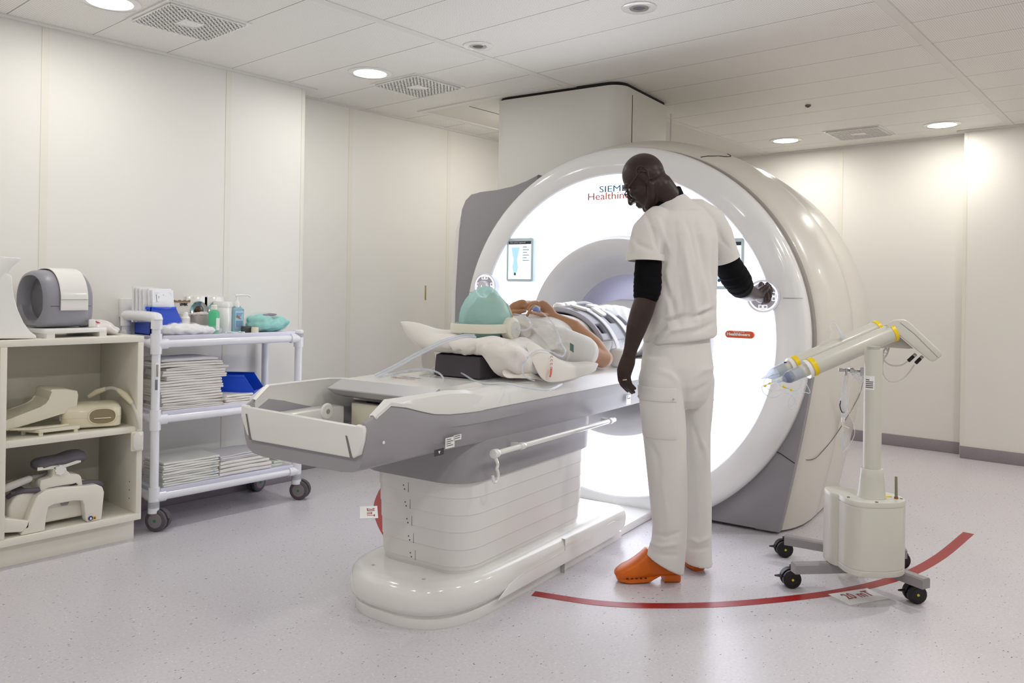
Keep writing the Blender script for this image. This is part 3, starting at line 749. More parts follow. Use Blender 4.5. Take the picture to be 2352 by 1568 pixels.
# labels on the flank
def flank(u, v, w, h, m_, nm='type_label'):
    c = mx(u, v, .303); o = MB(FM).prism([(-w/2, -h/2), (w/2, -h/2), (w/2, h/2), (-w/2, h/2)], (.3035, c.y, c.z), (0, 1, 0), (0, 0, 1), (1, 0, 0), .0012).build(nm, m_, tbody); return c, o
c, o = flank(1033, 1016, .05, .036, PAPER); 
for k in range(4): MB(FM).span((.3043, c.y-.02, c.z-.010+.007*k), (.3053, c.y+(.005 if k % 2 else .016), c.z-.008+.007*k)).build('print', INK, o)
c, o = flank(1050, 1004, .044, .018, PAPER)
for k in range(2): MB(FM).span((.3043, c.y-.016, c.z-.003+.007*k), (.3053, c.y+.014, c.z-.001+.007*k)).build('print', INK, o)
c, o = flank(1008, 1038, .05, .022, mat('dark_label', (60, 58, 62), .5), 'warning_label')
MB(FM).prism([(-.006, .004), (.006, .004), (0, -.006)], (.3043, c.y, c.z), (0, 1, 0), (0, 0, 1), (1, 0, 0), .001).build('print', PAPER, o)
c, o = flank(1443, 918, .05, .045, PAPER); text('C', 'print', .02, FM @ V((.3052, c.y-.02, c.z+.002)), MY, (0, 0, 1), INK, o, h=.0003)
MB(FM).span((.3043, c.y-.004, c.z+.006), (.3053, c.y+.02, c.z+.009)).build('print', INK, o)
MB(FM).cyl((.30, 1.83, .742), (.3015, 1.83, .742), .005, n=14).build('flank_plug', PAPER, tbody)
# ================================================================== the standing man
SKD = mat('dark_skin', (48, 31, 26), .42, spec=.5, bump=.05, bscale=400, var=.08, vscale=18)
SCRUB = mat('white_scrubs', (222, 219, 215), .85, bump=.12, bscale=900, sheen=.15)
KNIT = mat('black_knit', (13, 12, 16), .95, bump=.2, bscale=900, spec=.2)
CLOG = mat('orange_clog', (216, 104, 14), .38, spec=.5, bump=.03, bscale=300)
EYEW = mat('eye_white', (220, 214, 206), .2)
man = thing('person', 'standing person in white scrubs, black undershirt and orange clogs, turning a dial on the scanner', 'person', atz(1545, 1312, 0))
Z3 = V((0, 0, 1))
SH = (RT*.273*2 + FW*.20*2); SH.z = 0; SH.normalize()          # left shoulder to right shoulder
FC = V((-SH.y, SH.x, 0))                                        # the way the chest faces
AW = V((FW.x, FW.y, 0)).normalized(); RH = V((RT.x, RT.y, 0)).normalized()
# head axes: looking left, away and down
hz = (-RH*math.cos(math.radians(27)) + AW*math.sin(math.radians(27))).normalized(); pch = math.radians(38)
hf = hz*math.cos(pch) - Z3*math.sin(pch); hu = hz*math.sin(pch) + Z3*math.cos(pch); hl = hu.cross(hf)
HC_ = atd(1485, 413, 3.37)
def H(f, l, u): return HC_ + hf*f + hl*l + hu*u
HROT = Matrix((( hf.x, hl.x, hu.x), (hf.y, hl.y, hu.y), (hf.z, hl.z, hu.z)))
def head_parts(m, H, HROT, neck_to, nr=.058):
    m.ell(H(-.002, 0, .028), (.091, .075, .090), HROT, 28, 18)
    m.ell(H(.028, 0, -.035), (.066, .061, .085), HROT, 24, 16)
    m.ell(H(.066, 0, -.098), (.026, .026, .02), HROT)
    m.ell(H(-.036, 0, .0), (.048, .060, .062), HROT)
    for s_ in (-1, 1):
        m.chain([H(-.012, s_*.058, -.045), H(.02, s_*.05, -.085), H(.06, s_*.02, -.102)], [.02, .02, .018])
        m.ell(H(.062, s_*.04, -.022), (.026, .026, .024), HROT)
        m.chain([H(.076, s_*.05, .018), H(.088, s_*.03, .025), H(.09, s_*.008, .02)], [.010, .012, .010], n=10)
        m.ell(H(.097, s_*.013, -.036), (.012, .009, .009), HROT)
        # ear: shell, rim and lobe
        m.ell(H(-.014, s_*.079, -.004), (.021, .008, .032), HROT)
        rim = [H(-.002, s_*.076, -.032), H(-.014, s_*.085, -.038), H(-.032, s_*.094, -.018), H(-.040, s_*.099, .008), H(-.030, s_*.099, .030), H(-.012, s_*.092, .034), H(.0, s_*.08, .02), H(.003, s_*.077, .006)]
        m.chain(spline(rim, 4), [.0058]*29, n=8)
        m.ell(H(-.008, s_*.079, -.034), (.009, .006, .009), HROT)
    m.chain([H(.086, 0, .018), H(.102, 0, -.01), H(.112, 0, -.033)], [.009, .010, .013], n=12)
    m.ell(H(.09, 0, -.060), (.013, .024, .008), HROT); m.ell(H(.088, 0, -.073), (.013, .021, .008), HROT)
    m.chain([H(-.025, 0, -.05), (H(-.03, 0, -.08)+neck_to)/2, neck_to], [nr*.95, nr*.95, nr*1.05], n=20)
def finger(m, pts, r0=.0088, r1=.0068):
    k = len(pts); m.chain(pts, [r0+(r1-r0)*i/(k-1) for i in range(k)], n=10)
NB = atd(1536, 462, 3.385)
m = MB()
head_parts(m, H, HROT, NB, .062)
m.chain([H(-.026, 0, -.02), H(-.036, 0, -.06), atd(1508, 450, 3.385), NB], [.05, .05, .055, .062], n=20)
# trunk (under the clothes)
pel = atd(1556, 815, 3.40)
m.chain([NB, atd(1556, 500, 3.38), atd(1562, 580, 3.385), atd(1562, 690, 3.39), pel], [(.07, .06), (.15, .085), (.165, .105), (.145, .10), (.155, .105)], n=24, ref=SH)
LS, RS = atd(1500, 512, 3.29), atd(1640, 510, 3.465)
m.chain([LS, (LS+RS)/2-Z3*.012, RS], [.05, .06, .05])
# left arm and hand
LE, LW = atd(1486, 676, 3.265), atd(1449, 800, 3.262)
m.chain([LS, atd(1490, 590, 3.27), LE, atd(1474, 716, 3.262), atd(1462, 752, 3.26), LW, atd(1446, 812, 3.262)], [.052, .049, .046, .0475, .042, (.0285, .024), (.0285, .022)], n=18, ref=RH)
m.chain([atd(1446, 812, 3.262), atd(1441, 832, 3.262), atd(1434, 852, 3.264), atd(1433, 866, 3.266)], [(.028, .020), (.034, .019), (.034, .017), (.03, .013)], n=16, ref=(RH*.86-AW*.5))
finger(m, [atd(1441, 856, 3.250), atd(1445, 868, 3.247), atd(1449, 882, 3.247), atd(1459, 892, 3.25)], .0088, .0066)
finger(m, [atd(1435, 860, 3.258), atd(1437, 876, 3.254), atd(1444, 888, 3.255), atd(1456.5, 900.5, 3.262)], .0094, .007)
finger(m, [atd(1428, 858, 3.270), atd(1429, 876, 3.266), atd(1437, 888, 3.268), atd(1452, 902.5, 3.275)], .0096, .007)
finger(m, [atd(1422.5, 855, 3.284), atd(1423, 872, 3.284), atd(1428, 884, 3.286), atd(1441.5, 898, 3.292)], .0094, .007)
finger(m, [atd(1436, 826, 3.272), atd(1430, 842, 3.295), atd(1427, 858, 3.305), atd(1430, 872, 3.305)], .0125, .008)
m.ell(atd(1451, 828, 3.262), (.012, .016, .022))
# right arm and hand on the dial
RE, RW = atd(1697, 651, 3.60), atd(1737, 676, 3.875)
m.chain([RS, atd(1660, 570, 3.50), RE, atd(1707, 665, 3.68), atd(1722, 673, 3.79), RW, atd(1743, 675, 3.90)], [.05, .047, .043, .044, .040, (.030, .026), (.030, .024)], n=18)
m.chain([atd(1741, 676, 3.89), atd(1750, 670, 3.905), atd(1758, 664, 3.915), atd(1761, 661, 3.92)], [(.03, .022), (.036, .02), (.036, .018), (.03, .013)], n=16, ref=(UP*.75+RT*.66))
finger(m, [atd(1762, 652, 3.918), atd(1768.5, 657, 3.925), atd(1772.5, 672, 3.935), atd(1769, 690, 3.945)], .0105, .0082)
finger(m, [atd(1760, 660, 3.908), atd(1767, 667, 3.912), atd(1770, 680, 3.922), atd(1765, 692, 3.938)], .0105, .0082)
finger(m, [atd(1756, 668, 3.902), atd(1762, 676, 3.906), atd(1763, 688, 3.92), atd(1758, 695, 3.938)], .0102, .008)
finger(m, [atd(1750, 676, 3.90), atd(1755, 684, 3.905), atd(1755, 693, 3.92), atd(1750, 698, 3.938)], .009, .0075)
finger(m, [atd(1744, 664, 3.905), atd(1745, 655, 3.925), atd(1748, 650, 3.94), atd(1752, 652, 3.948)], .0125, .009)
# legs
LH, RHp = atd(1520, 850, 3.335), atd(1597, 850, 3.46)
LK, RK = atd(1530, 1045, 3.318), atd(1601, 1045, 3.465)
LA, RA = atd(1537, 1286, 3.34), atd(1605, 1262, 3.475)
m.chain([pel, LH, (LH+LK)/2, LK, LK*.6+LA*.4, LA], [.08, .07, .06, .05, .05, .04], n=18)
m.chain([pel, RHp, (RHp+RK)/2, RK, RK*.6+RA*.4, RA], [.08, .07, .06, .05, .05, .04], n=18)
m.chain([LA, atd(1536, 1304, 3.352), atd(1490, 1308, 3.352), atd(1450, 1320, 3.352)], [.034, .024, .022, .016], n=14)
m.chain([RA, atd(1605, 1285, 3.48), atz(1592, 1283, .05), atz(1585, 1268, .04)], [.04, .038, .034, .024], n=14)
mbody = organic(m, 'body', .0042, SKD, man, smooth=5)
for s_ in (-1, 1): MB().ell(H(.069, s_*.032, .004), (.012, .013, .0115), HROT).build('eye', EYEW, mbody)
# glasses
GM = mat('spectacle_frame', (66, 58, 62), .3, metal=.4)
gl = thing('glasses', None, None); gl.parent = man; gl.matrix_basis = Matrix.Translation(wm(man).inverted() @ H(.1, 0, 0))
for s_ in (-1, 1):
    rimp = [H(.103-.006*abs(math.cos(a)), s_*(.036+.026*math.cos(a)), -.018+.021*math.sin(a)) for a in [2*PI*i/20 for i in range(20)]]
    MB().tube(rimp, .0019, 8, closed=True).build('rim', GM, gl)
    MB().tube([H(.101, s_*.063, -.012), H(.098, s_*.071, -.008), H(.06, s_*.077, .004), H(.0, s_*.083, .018), H(-.02, s_*.088, .016), H(-.034, s_*.086, .0)], .0022, 8).build('temple', GM, gl)
MB().tube([H(.1, -.011, -.012), H(.107, 0, -.009), H(.1, .011, -.012)], .0014, 8).build('bridge', GM, gl)

# --- clothing
def oval(c, rx, ry, ex, ey, n=40, p=2.3, tilt=0, zx=0):
    out = []
    for j in range(n):
        a = 2*PI*j/n; q = 2/p
        x = math.copysign(abs(math.cos(a))**q, math.cos(a))*rx; y = math.copysign(abs(math.sin(a))**q, math.sin(a))*ry
        out.append(c+ex*x+ey*y+Z3*(x*tilt+y*zx))
    return out
m = MB()
m.rings([oval(atd(u, v, d), rx, ry, SH, FC, tilt=t, zx=(-t*1.1 if v < 500 else 0)) for u, v, d, rx, ry, t in (
    (1561, 777, 3.40, .166, .128, .10), (1562, 770, 3.40, .168, .130, .10), (1562, 730, 3.395, .166, .126, .08), (1562, 680, 3.39, .168, .126, .05), (1562, 630, 3.388, .176, .128, .02),
    (1561, 580, 3.385, .182, .130, 0), (1560, 540, 3.382, .186, .126, 0), (1559, 510, 3.38, .180, .112, 0), (1557, 492, 3.38, .150, .098, .05), (1550, 481, 3.382, .112, .085, .12), (1543, 474, 3.385, .088, .077, .22))])
m.chain([atd(1508, 508, 3.30), atd(1491, 535, 3.275), atd(1484, 570, 3.262), atd(1481.5, 594, 3.258)], [(.062, .07), (.073, .076), (.0745, .072), (.0765, .072)], n=24, ref=RH, c1=False)
m.chain([atd(1560, 482, 3.39), atd(1600, 487, 3.425), atd(1632, 508, 3.455), atd(1649, 538, 3.475), atd(1660, 570, 3.495), atd(1666, 590, 3.505)], [.05, .06, (.066, .07), (.064, .07), (.061, .066), (.060, .066)], n=24, ref=RH, c1=False)
m.chain([atd(1508, 535, 3.30), atd(1513, 562, 3.30), atd(1517, 580, 3.30)], [.055, .045, .035], n=18)
P = lambda u, v, d=0: (u, v)
FS = [([P(1516, 520, 3.16), P(1526, 560, 3.17), P(1524, 600, 3.18), P(1519, 660, 3.2)], -.009, .014),
      ([P(1508, 500, 3.2), P(1522, 540, 3.18), P(1540, 580, 3.2)], 0.0121, .012),
      ([P(1570, 560, 3.24), P(1582, 640, 3.24), P(1600, 740, 3.26)], 0.0121, .014),
      ([P(1592, 500, 3.28), P(1610, 560, 3.28), P(1622, 640, 3.3)], -0.0121, .014),
      ([P(1640, 560, 3.34), P(1640, 620, 3.34), P(1646, 680, 3.35)], -0.0162, .012),
      ([P(1490, 790, 3.2), P(1530, 740, 3.2), P(1590, 725, 3.24), P(1640, 712, 3.3)], -0.0203, .012),
      ([P(1500, 800, 3.2), P(1540, 758, 3.2), P(1600, 748, 3.24)], 0.0121, .012),
      ([P(1560, 735, 3.22), P(1600, 720, 3.25), P(1632, 700, 3.3)], 0.0142, .010),
      ([P(1525, 640, 3.2), P(1545, 700, 3.22), P(1556, 740, 3.24)], -0.0121, .013),
      ([P(1466, 500, 3.2), P(1455, 540, 3.2), P(1458, 580, 3.2)], 0.0081, .010),
      ([P(1480, 480, 3.2), P(1500, 530, 3.18), P(1512, 575, 3.2)], -0.0101, .010),
      ([(1550, 500), (1556, 560), (1552, 620)], -.007, .012), ([(1575, 500), (1590, 540), (1600, 600)], -.009, .012), ([(1620, 480), (1632, 520), (1636, 560)], -.010, .012),
      ([(1530, 620), (1540, 680), (1536, 730)], .009, .013), ([(1560, 640), (1568, 700), (1560, 760)], -.008, .012), ([(1615, 640), (1622, 690), (1615, 740)], .008, .012),
      ([(1450, 540), (1465, 560), (1500, 575)], -.006, .010), ([(1650, 530), (1660, 555), (1676, 570)], -.006, .009), ([(1495, 470), (1520, 462), (1545, 478)], -.006, .010),
      ([(1478, 792), (1500, 770), (1530, 765)], .008, .010), ([(1590, 765), (1620, 752), (1640, 740)], -.007, .010)]
def shirt_def(co, no): return wob(folds(co, no, FS), no, .0022, (9, 9, 4), 3)
shirt = organic(m, 'scrub_shirt', .0058, SCRUB, man, smooth=5, deform=shirt_def)
# sleeve hems, collar band
for pts_, r_ in (([atd(1481.8, 585, 3.259), atd(1481.5, 600, 3.2575)], (.0775, .073)), ([atd(1664, 584, 3.503), atd(1668.5, 596, 3.508)], (.0605, .067))):
    tdir = (pts_[1]-pts_[0]).normalized(); x = (RH-tdir*RH.dot(tdir)).normalized(); y = tdir.cross(x)
    m = MB(); rg = []
    for k, (h, f) in enumerate(((0, .985), (.0, 1.005), (.026, 1.01), (.026, .9), (.012, .86))):
        c = pts_[0]+tdir*h; rg.append([c+x*(math.cos(2*PI*j/32)*r_[0]*f)+y*(math.sin(2*PI*j/32)*r_[1]*f) for j in range(32)])
    m.rings(rg, cap=False, closed=False).build('sleeve_hem', SCRUB, shirt)
m = MB(); m.rings([oval(atd(u, v, d), rx, ry, SH, FC, tilt=t, p=2, zx=zx) for u, v, d, rx, ry, t, zx in ((1548, 496, 3.384, .130, .104, .12, -.2), (1538, 478, 3.387, .094, .086, .28, -.32), (1530, 469, 3.389, .078, .078, .35, -.42), (1530, 469, 3.389, .073, .073, .35, -.42), (1536, 474, 3.387, .074, .070, .28, -.35))], cap=False)
m.build('collar_band', SCRUB, shirt)
# black undershirt: neck and both pushed-up sleeves
us = thing('undershirt', None, None); us.parent = man; us.matrix_basis = Matrix.Translation(wm(man).inverted() @ NB)
m = MB(); m.rings([oval(atd(u, v, d), rx, ry, SH, FC, tilt=t, p=2, zx=zx) for u, v, d, rx, ry, t, zx in ((1542, 484, 3.384, .085, .075, .2, -.2), (1530, 470, 3.387, .074, .074, .35, -.48), (1522, 455, 3.388, .0745, .0745, .36, -.52), (1521, 452, 3.388, .069, .069, .36, -.52), (1535, 474, 3.388, .05, .05, .3, -.2))])
m.build('neck_band', KNIT, us)
def scrunch(pts, rads, n=18):
    pts = spline(pts, 10); rr = np.interp(np.linspace(0, 1, len(pts)), np.linspace(0, 1, len(rads)), rads); out = []
    for i, r in enumerate(rr):
        f = i/(len(pts)-1); out.append(r*(1+(.0 if f < .4 else .022*math.sin(f*47+.7)+.02*math.sin(f*83+r*60))))
    return pts, out
for nm, pts_, rads in (('sleeve', [atd(1489, 584, 3.266), atd(1489, 605, 3.265), atd(1488, 640, 3.264), atd(1487, 665, 3.264), atd(1484, 685, 3.264)], [.051, .0535, .0555, .057, .054, .049]),
                       ('sleeve', [atd(1658, 568, 3.495), atd(1668, 598, 3.515), atd(1682, 625, 3.56), atd(1694, 645, 3.60), atd(1703, 658, 3.65)], [.056, .057, .060, .0615, .060, .053])):
    pp, rr = scrunch(pts_, rads); m = MB(); m.chain(pp, rr, n=28, ref=RH)
    organic(m, nm, .005, KNIT, us, smooth=1, deform=lambda co, no: wob(co, no, .0042, (28, 28, 75), 5))
# trousers
m = MB()
m.rings([oval(atd(u, v, d), rx, ry, SH, FC, p=2.2) for u, v, d, rx, ry in ((1557, 760, 3.40, .148, .112), (1556, 800, 3.40, .158, .118), (1556, 840, 3.40, .168, .128), (1556, 880, 3.40, .165, .125), (1560, 915, 3.40, .14, .10), (1566, 935, 3.40, .10, .07))])
def leg(rows):
    return [oval(atd(u, v, d), rx, ry, RH, AW, n=36, p=2.1, tilt=t) for u, v, d, rx, ry, t in rows]
m.rings(leg([(1524, 820, 3.345, .08, .085, 0), (1520, 870, 3.335, .096, .098, 0), (1521, 930, 3.325, .094, .098, 0), (1526, 990, 3.32, .091, .095, 0), (1529, 1040, 3.318, .085, .09, 0), (1533, 1100, 3.317, .080, .085, 0), (1536, 1160, 3.318, .074, .08, 0), (1538, 1210, 3.32, .069, .078, 0), (1536, 1245, 3.322, .0705, .078, -.1), (1531, 1275, 3.325, .074, .08, -.35), (1527, 1295, 3.325, .077, .08, -.50)]))
m.rings(leg([(1590, 820, 3.455, .075, .085, 0), (1595, 870, 3.46, .085, .095, 0), (1597, 930, 3.462, .075, .092, 0), (1597, 990, 3.464, .065, .088, 0), (1598, 1040, 3.466, .062, .084, 0), (1600, 1100, 3.468, .060, .078, 0), (1603, 1160, 3.47, .058, .074, 0), (1603, 1210, 3.473, .057, .072, 0), (1603, 1240, 3.475, .058, .072, -.05), (1602, 1265, 3.477, .061, .074, -.1), (1602, 1292, 3.478, .0625, .074, -.15)]))
FT = [([P(1575, 880, 3.2), P(1577, 960, 3.22), P(1577, 1050, 3.24)], -0.0074, .012),
      ([P(1560, 880, 3.2), P(1540, 860, 3.2), P(1510, 850, 3.2)], 0.0056, .012), ([P(1590, 870, 3.3), P(1615, 850, 3.3), P(1640, 845, 3.32)], 0.0046, .012),
      ([P(1485, 1010, 3.2), P(1510, 1050, 3.2), P(1515, 1100, 3.2)], -0.0065, .012), 
      ([P(1490, 1245, 3.2), P(1520, 1255, 3.2), P(1560, 1248, 3.22)], 0.0065, .010), ([P(1495, 1225, 3.2), P(1530, 1232, 3.2), P(1565, 1220, 3.22)], -0.0056, .009),
      ([P(1500, 1270, 3.2), P(1530, 1275, 3.2), P(1560, 1275, 3.22)], -0.0046, .009),
      ([P(1580, 1235, 3.35), P(1605, 1245, 3.35), P(1632, 1232, 3.37)], 0.0065, .010), ([P(1580, 1258, 3.35), P(1605, 1262, 3.35), P(1632, 1255, 3.37)], -0.0056, .009),
      ([P(1605, 1000, 3.33), P(1620, 1030, 3.34), P(1626, 1070, 3.36)], 0.0056, .010), ([P(1580, 960, 3.33), P(1600, 1000, 3.33), P(1612, 1050, 3.36)], -0.0056, .012),
      ([P(1520, 1100, 3.2), P(1530, 1160, 3.2), P(1535, 1210, 3.2)], 0.0028, .010), ([P(1600, 1100, 3.36), P(1604, 1160, 3.36), P(1606, 1215, 3.36)], 0.0028, .010),
      ([P(1590, 905, 3.3), P(1612, 890, 3.31), P(1632, 880, 3.33)], -0.0056, .012)]
trou = organic(m, 'scrub_trousers', .0058, SCRUB, man, smooth=4, deform=lambda co, no: wob(folds(co, no, FT), no, .0022, (10, 10, 5), 9))
# cargo pocket with flap, back pocket
def patch(rows, a0, a1, grow, nm, par, th=.004):
    # rows: (u, v, d, rx, ry); angles measured from the image right round to the viewer
    G = []
    for u, v, d, rx, ry in rows:
        c = atd(u, v, d); G.append([c+RH*(math.cos(a)*(rx+grow))+AW*(math.sin(a)*(ry+grow)) for a in [a0+(a1-a0)*i/14 for i in range(15)]])
    MB().grid(G).build(nm, SCRUB, par, mods=[('SOLIDIFY', dict(thickness=th, offset=1)), ('BEVEL', dict(width=.0015, segments=2))])
lr = lambda v: [np.interp(v, [870, 930, 990, 1040], q) for q in ([1520, 1521, 1526, 1529], [3.335, 3.325, 3.32, 3.318], [.096, .094, .091, .085], [.098, .098, .095, .09])]
def rw(v): u, d, rx, ry = lr(v); return (u, v, d, rx, ry)
patch([rw(v) for v in (884, 892, 900, 908, 915)], -PI*1.02, -PI*.36, .006, 'pocket_flap', trou, .005)
patch([rw(v) for v in (905, 925, 945, 965, 985, 1000)], -PI*.98, -PI*.38, .003, 'cargo_pocket', trou, .004)
for a in (-.93, -.42):
    u, v, d, rx, ry = rw(908); c = atd(u, v, d)+RH*(math.cos(a*PI)*(rx+.0115))+AW*(math.sin(a*PI)*(ry+.0115))
    MB().ell(c, .004).build('snap_button', STEEL, trou)
MB().tube([atd(1628, 905, 3.44), atd(1638, 918, 3.45), atd(1630, 925, 3.45)], .006, 8).build('pocket_flap', SCRUB, trou)
# clogs
def clog(heel, d, nm_side):
    d = V((d.x, d.y, 0)).normalized(); s_ = V((-d.y, d.x, 0)); L = .278
    def sec(t, w, h0, h1, sh=0): # t along, half width, bottom, top
        c = heel+d*(t*L)+s_*sh; out = []
        for j in range(20):
            a = 2*PI*j/20; q = .62
            out.append(c+s_*(math.copysign(abs(math.cos(a))**q, math.cos(a))*w)+Z3*((h0+h1)/2+math.copysign(abs(math.sin(a))**q, math.sin(a))*(h1-h0)/2))
        return out
    g = thing('clog', None, None); g.parent = man; g.matrix_basis = Matrix.Translation(wm(man).inverted() @ heel)
    m = MB(); m.rings([sec(0.0, .026, .036, .062), sec(.015, .033, .034, .072), sec(.10, .039, .034, .078), sec(.25, .040, .030, .088), sec(.38, .042, .026, .118), sec(.47, .043, .023, .138), sec(.52, .0435, .020, .140), sec(.58, .045, .018, .122), sec(.68, .0465, .016, .098), sec(.78, .048, .014, .08), sec(.88, .045, .014, .067), sec(.95, .036, .018, .054), sec(.985, .024, .024, .046), sec(1.0, .010, .030, .040)])
    m.build('upper', CLOG, g, ang=50)
    m = MB(); m.rings([sec(.005, .030, .0, .040), sec(.03, .034, 0, .042), sec(.20, .036, 0, .042), sec(.255, .034, .0, .042)]); m.build('heel_block', CLOG, g)
    m = MB(); m.rings([sec(.24, .030, .028, .04), sec(.32, .032, .027, .038), sec(.42, .035, .012, .034), sec(.48, .038, .002, .032), sec(.60, .042, .0, .030), sec(.80, .045, .0, .026), (sec(.92, .036, .004, .026)), sec(.965, .022, .010, .028)]); m.build('sole', CLOG, g)
    for t in (.56, .63, .70, .77, .84):
        for sg in (-1, 1): 
            w = np.interp(t, [.5, .7, .8, .9], [.041, .0472, .0482, .044])
            MB().box(heel+d*(t*L)+s_*(sg*w)+Z3*.027, (.009, .004, .004), .001, rot=Matrix.Rotation(math.atan2(d.y, d.x), 3, 'Z')).build('vent_hole', GAP, g)
    return g
lh = atz(1562, 1336, 0); lt = atz(1418, 1338, 0)
clog(V((lh.x, lh.y, 0)) + AW*.018, lt-lh, 0)
rh = atz(1608, 1313, 0)
clog(V((rh.x, rh.y, 0))+AW*.01, (AW*.93-RH*.35), 1)
# wedding ring
rc = (atd(1436, 872, 3.255)); rd = (atd(1437, 876, 3.254)-atd(1435, 860, 3.258))
MB().lathe([(.0098, -.002), (.0112, -.002), (.0112, .002), (.0098, .002)], rc, rd, n=24, cap=False, closed=True).build('finger_ring', mat('silver_ring', (220, 214, 200), .2, metal=1), man)
# ================================================================== the lying person (scanner frame)
SKL = mat('tan_skin', (178, 134, 102), .45, spec=.4, bump=.05, bscale=500, var=.07, vscale=25)
TEE = mat('white_tee', (236, 234, 230), .85, bump=.1, bscale=900, sheen=.15)
PANT = mat('white_cloth', (228, 228, 230), .85, bump=.1, bscale=700, sheen=.15)
pat = thing('person', 'person lying on the table in white T-shirt and green hair cap, hands folded', 'person', mw(0, 3.2, .857), math.radians(7))
L3 = lambda x, y, z: FM @ V((x, y, z))
MZ = V((0, 0, 1)); FR3 = FM.to_3x3()
pf = MZ; pu = -MY; pl_ = -MX
# head lies back, chin slightly raised
PH = L3(0.0, 2.80, 1.085)
def HP(f, l, u): return PH + pf*f + pl_*l + pu*u
PROT = Matrix(((pf.x, pl_.x, pu.x), (pf.y, pl_.y, pu.y), (pf.z, pl_.z, pu.z)))
PNB = L3(0, 3.0, 1.005)
m = MB(); head_parts(m, HP, PROT, PNB, .06)
m.chain([L3(0, 2.99, 1.0), L3(0, 3.10, .98), L3(0, 3.3, .98), L3(0, 3.55, .975), L3(0, 3.75, .965)], [(.085, .055), (.165, .08), (.17, .085), (.16, .09), (.165, .09)], n=24, ref=MX)
# near arm (towards the viewer): shoulder, elbow, wrist over the belly
NS, NE, NW = L3(.20, 3.03, .985), L3(.285, 3.335, .905), mx(1268, 727, .10)
NW = L3(NW.x, NW.y, NW.z)
m.chain([NS, L3(.245, 3.17, .945), NE], [.056, .050, .045], n=18)
m.chain([NE, L3(.255, 3.285, .965), L3(.19, 3.21, 1.05), NW], [.043, .047, .040, (.029, .024)], n=18)
def px3(u, v, x): q = mx(u, v, x); return L3(q.x, q.y, q.z)
# near hand: back towards the viewer, fingers folding over
m.chain([NW, px3(1258, 718, .085), px3(1246, 708, .07), px3(1238, 703, .06)], [(.028, .023), (.036, .02), (.038, .017), (.034, .013)], n=16, ref=(MX*.4+MZ*.9))
finger(m, [px3(1239, 707, .075), px3(1226, 703, .07), px3(1217, 712, .07), px3(1211, 724, .07)], .0096, .0075)
finger(m, [px3(1240, 702, .06), px3(1228, 697, .045), px3(1218, 702, .035), px3(1213, 711, .03)], .0098, .0076)
finger(m, [px3(1242, 699, .045), px3(1232, 694, .025), px3(1222, 697, .01), px3(1217, 704, .0)], .0096, .0074)
finger(m, [px3(1246, 698, .03), px3(1238, 694, .01), px3(1230, 695, -.01)], .0088, .007)
finger(m, [px3(1256, 724, .095), px3(1245, 722, .105), px3(1232, 719, .105), px3(1219, 717, .105)], .0125, .0088)
# far arm and hand
FS_, FE, FW_ = L3(-.20, 3.03, .985), L3(-.285, 3.32, .905), px3(1172, 716, -.07)
m.chain([FS_, L3(-.245, 3.17, .945), FE], [.056, .050, .045], n=18)
m.chain([FE, L3(-.25, 3.27, .965), L3(-.18, 3.12, 1.07), FW_], [.043, .047, .038, (.028, .024)], n=18)
m.chain([FW_, px3(1184, 709, -.045), px3(1199, 703, -.025), px3(1206, 700, -.015)], [(.028, .023), (.034, .02), (.035, .017), (.03, .013)], n=16, ref=(MX*.3+MZ*.9))
finger(m, [px3(1203, 705, -.01), px3(1214, 700, .0), px3(1224, 697, .015), px3(1236, 694, .025)], .0094, .0074)
finger(m, [px3(1205, 701, -.02), px3(1218, 696, -.02), px3(1230, 693, -.015), px3(1242, 695, -.005)], .0094, .0074)
finger(m, [px3(1206, 699, -.035), px3(1219, 694, -.04), px3(1233, 692, -.04), px3(1248, 696, -.035)], .0092, .0072)
finger(m, [px3(1200, 698, -.04), px3(1205, 693, -.045), px3(1216, 692, -.05)], .0082, .0066)
finger(m, [px3(1178, 716, -.03), px3(1188, 716, -.01), px3(1197, 715, .0), px3(1206, 714, .005)], .0125, .0092)
# legs, knees a little raised
for s_ in (-1, 1):
    m.chain([L3(s_*.09, 3.75, .965), L3(s_*.10, 4.0, 1.02), L3(s_*.10, 4.22, 1.05), L3(s_*.095, 4.5, .97), L3(s_*.09, 4.72, .915)], [.085, .08, .06, .052, .042], n=18)
    m.chain([L3(s_*.09, 4.72, .915), L3(s_*.1, 4.76, .98), L3(s_*.1, 4.78, 1.06)], [.04, .035, .024], n=12)
pbody = organic(m, 'body', .0042, SKL, pat, smooth=5)
for s_ in (-1, 1): MB().ell(HP(.073, s_*.032, .004), (.012, .013, .0115), PROT).build('eye', EYEW, pbody)
# hair under the cap
HAIR = mat('grey_brown_hair', (128, 112, 102), .8, bump=.5, bscale=260)
m = MB(); m.ell(HP(-.012, 0, .036), (.100, .080, .088), PROT, 32, 20); m.ell(HP(-.05, 0, -.005), (.062, .072, .075), PROT)
organic(m, 'hair', .006, HAIR, pat, smooth=3)
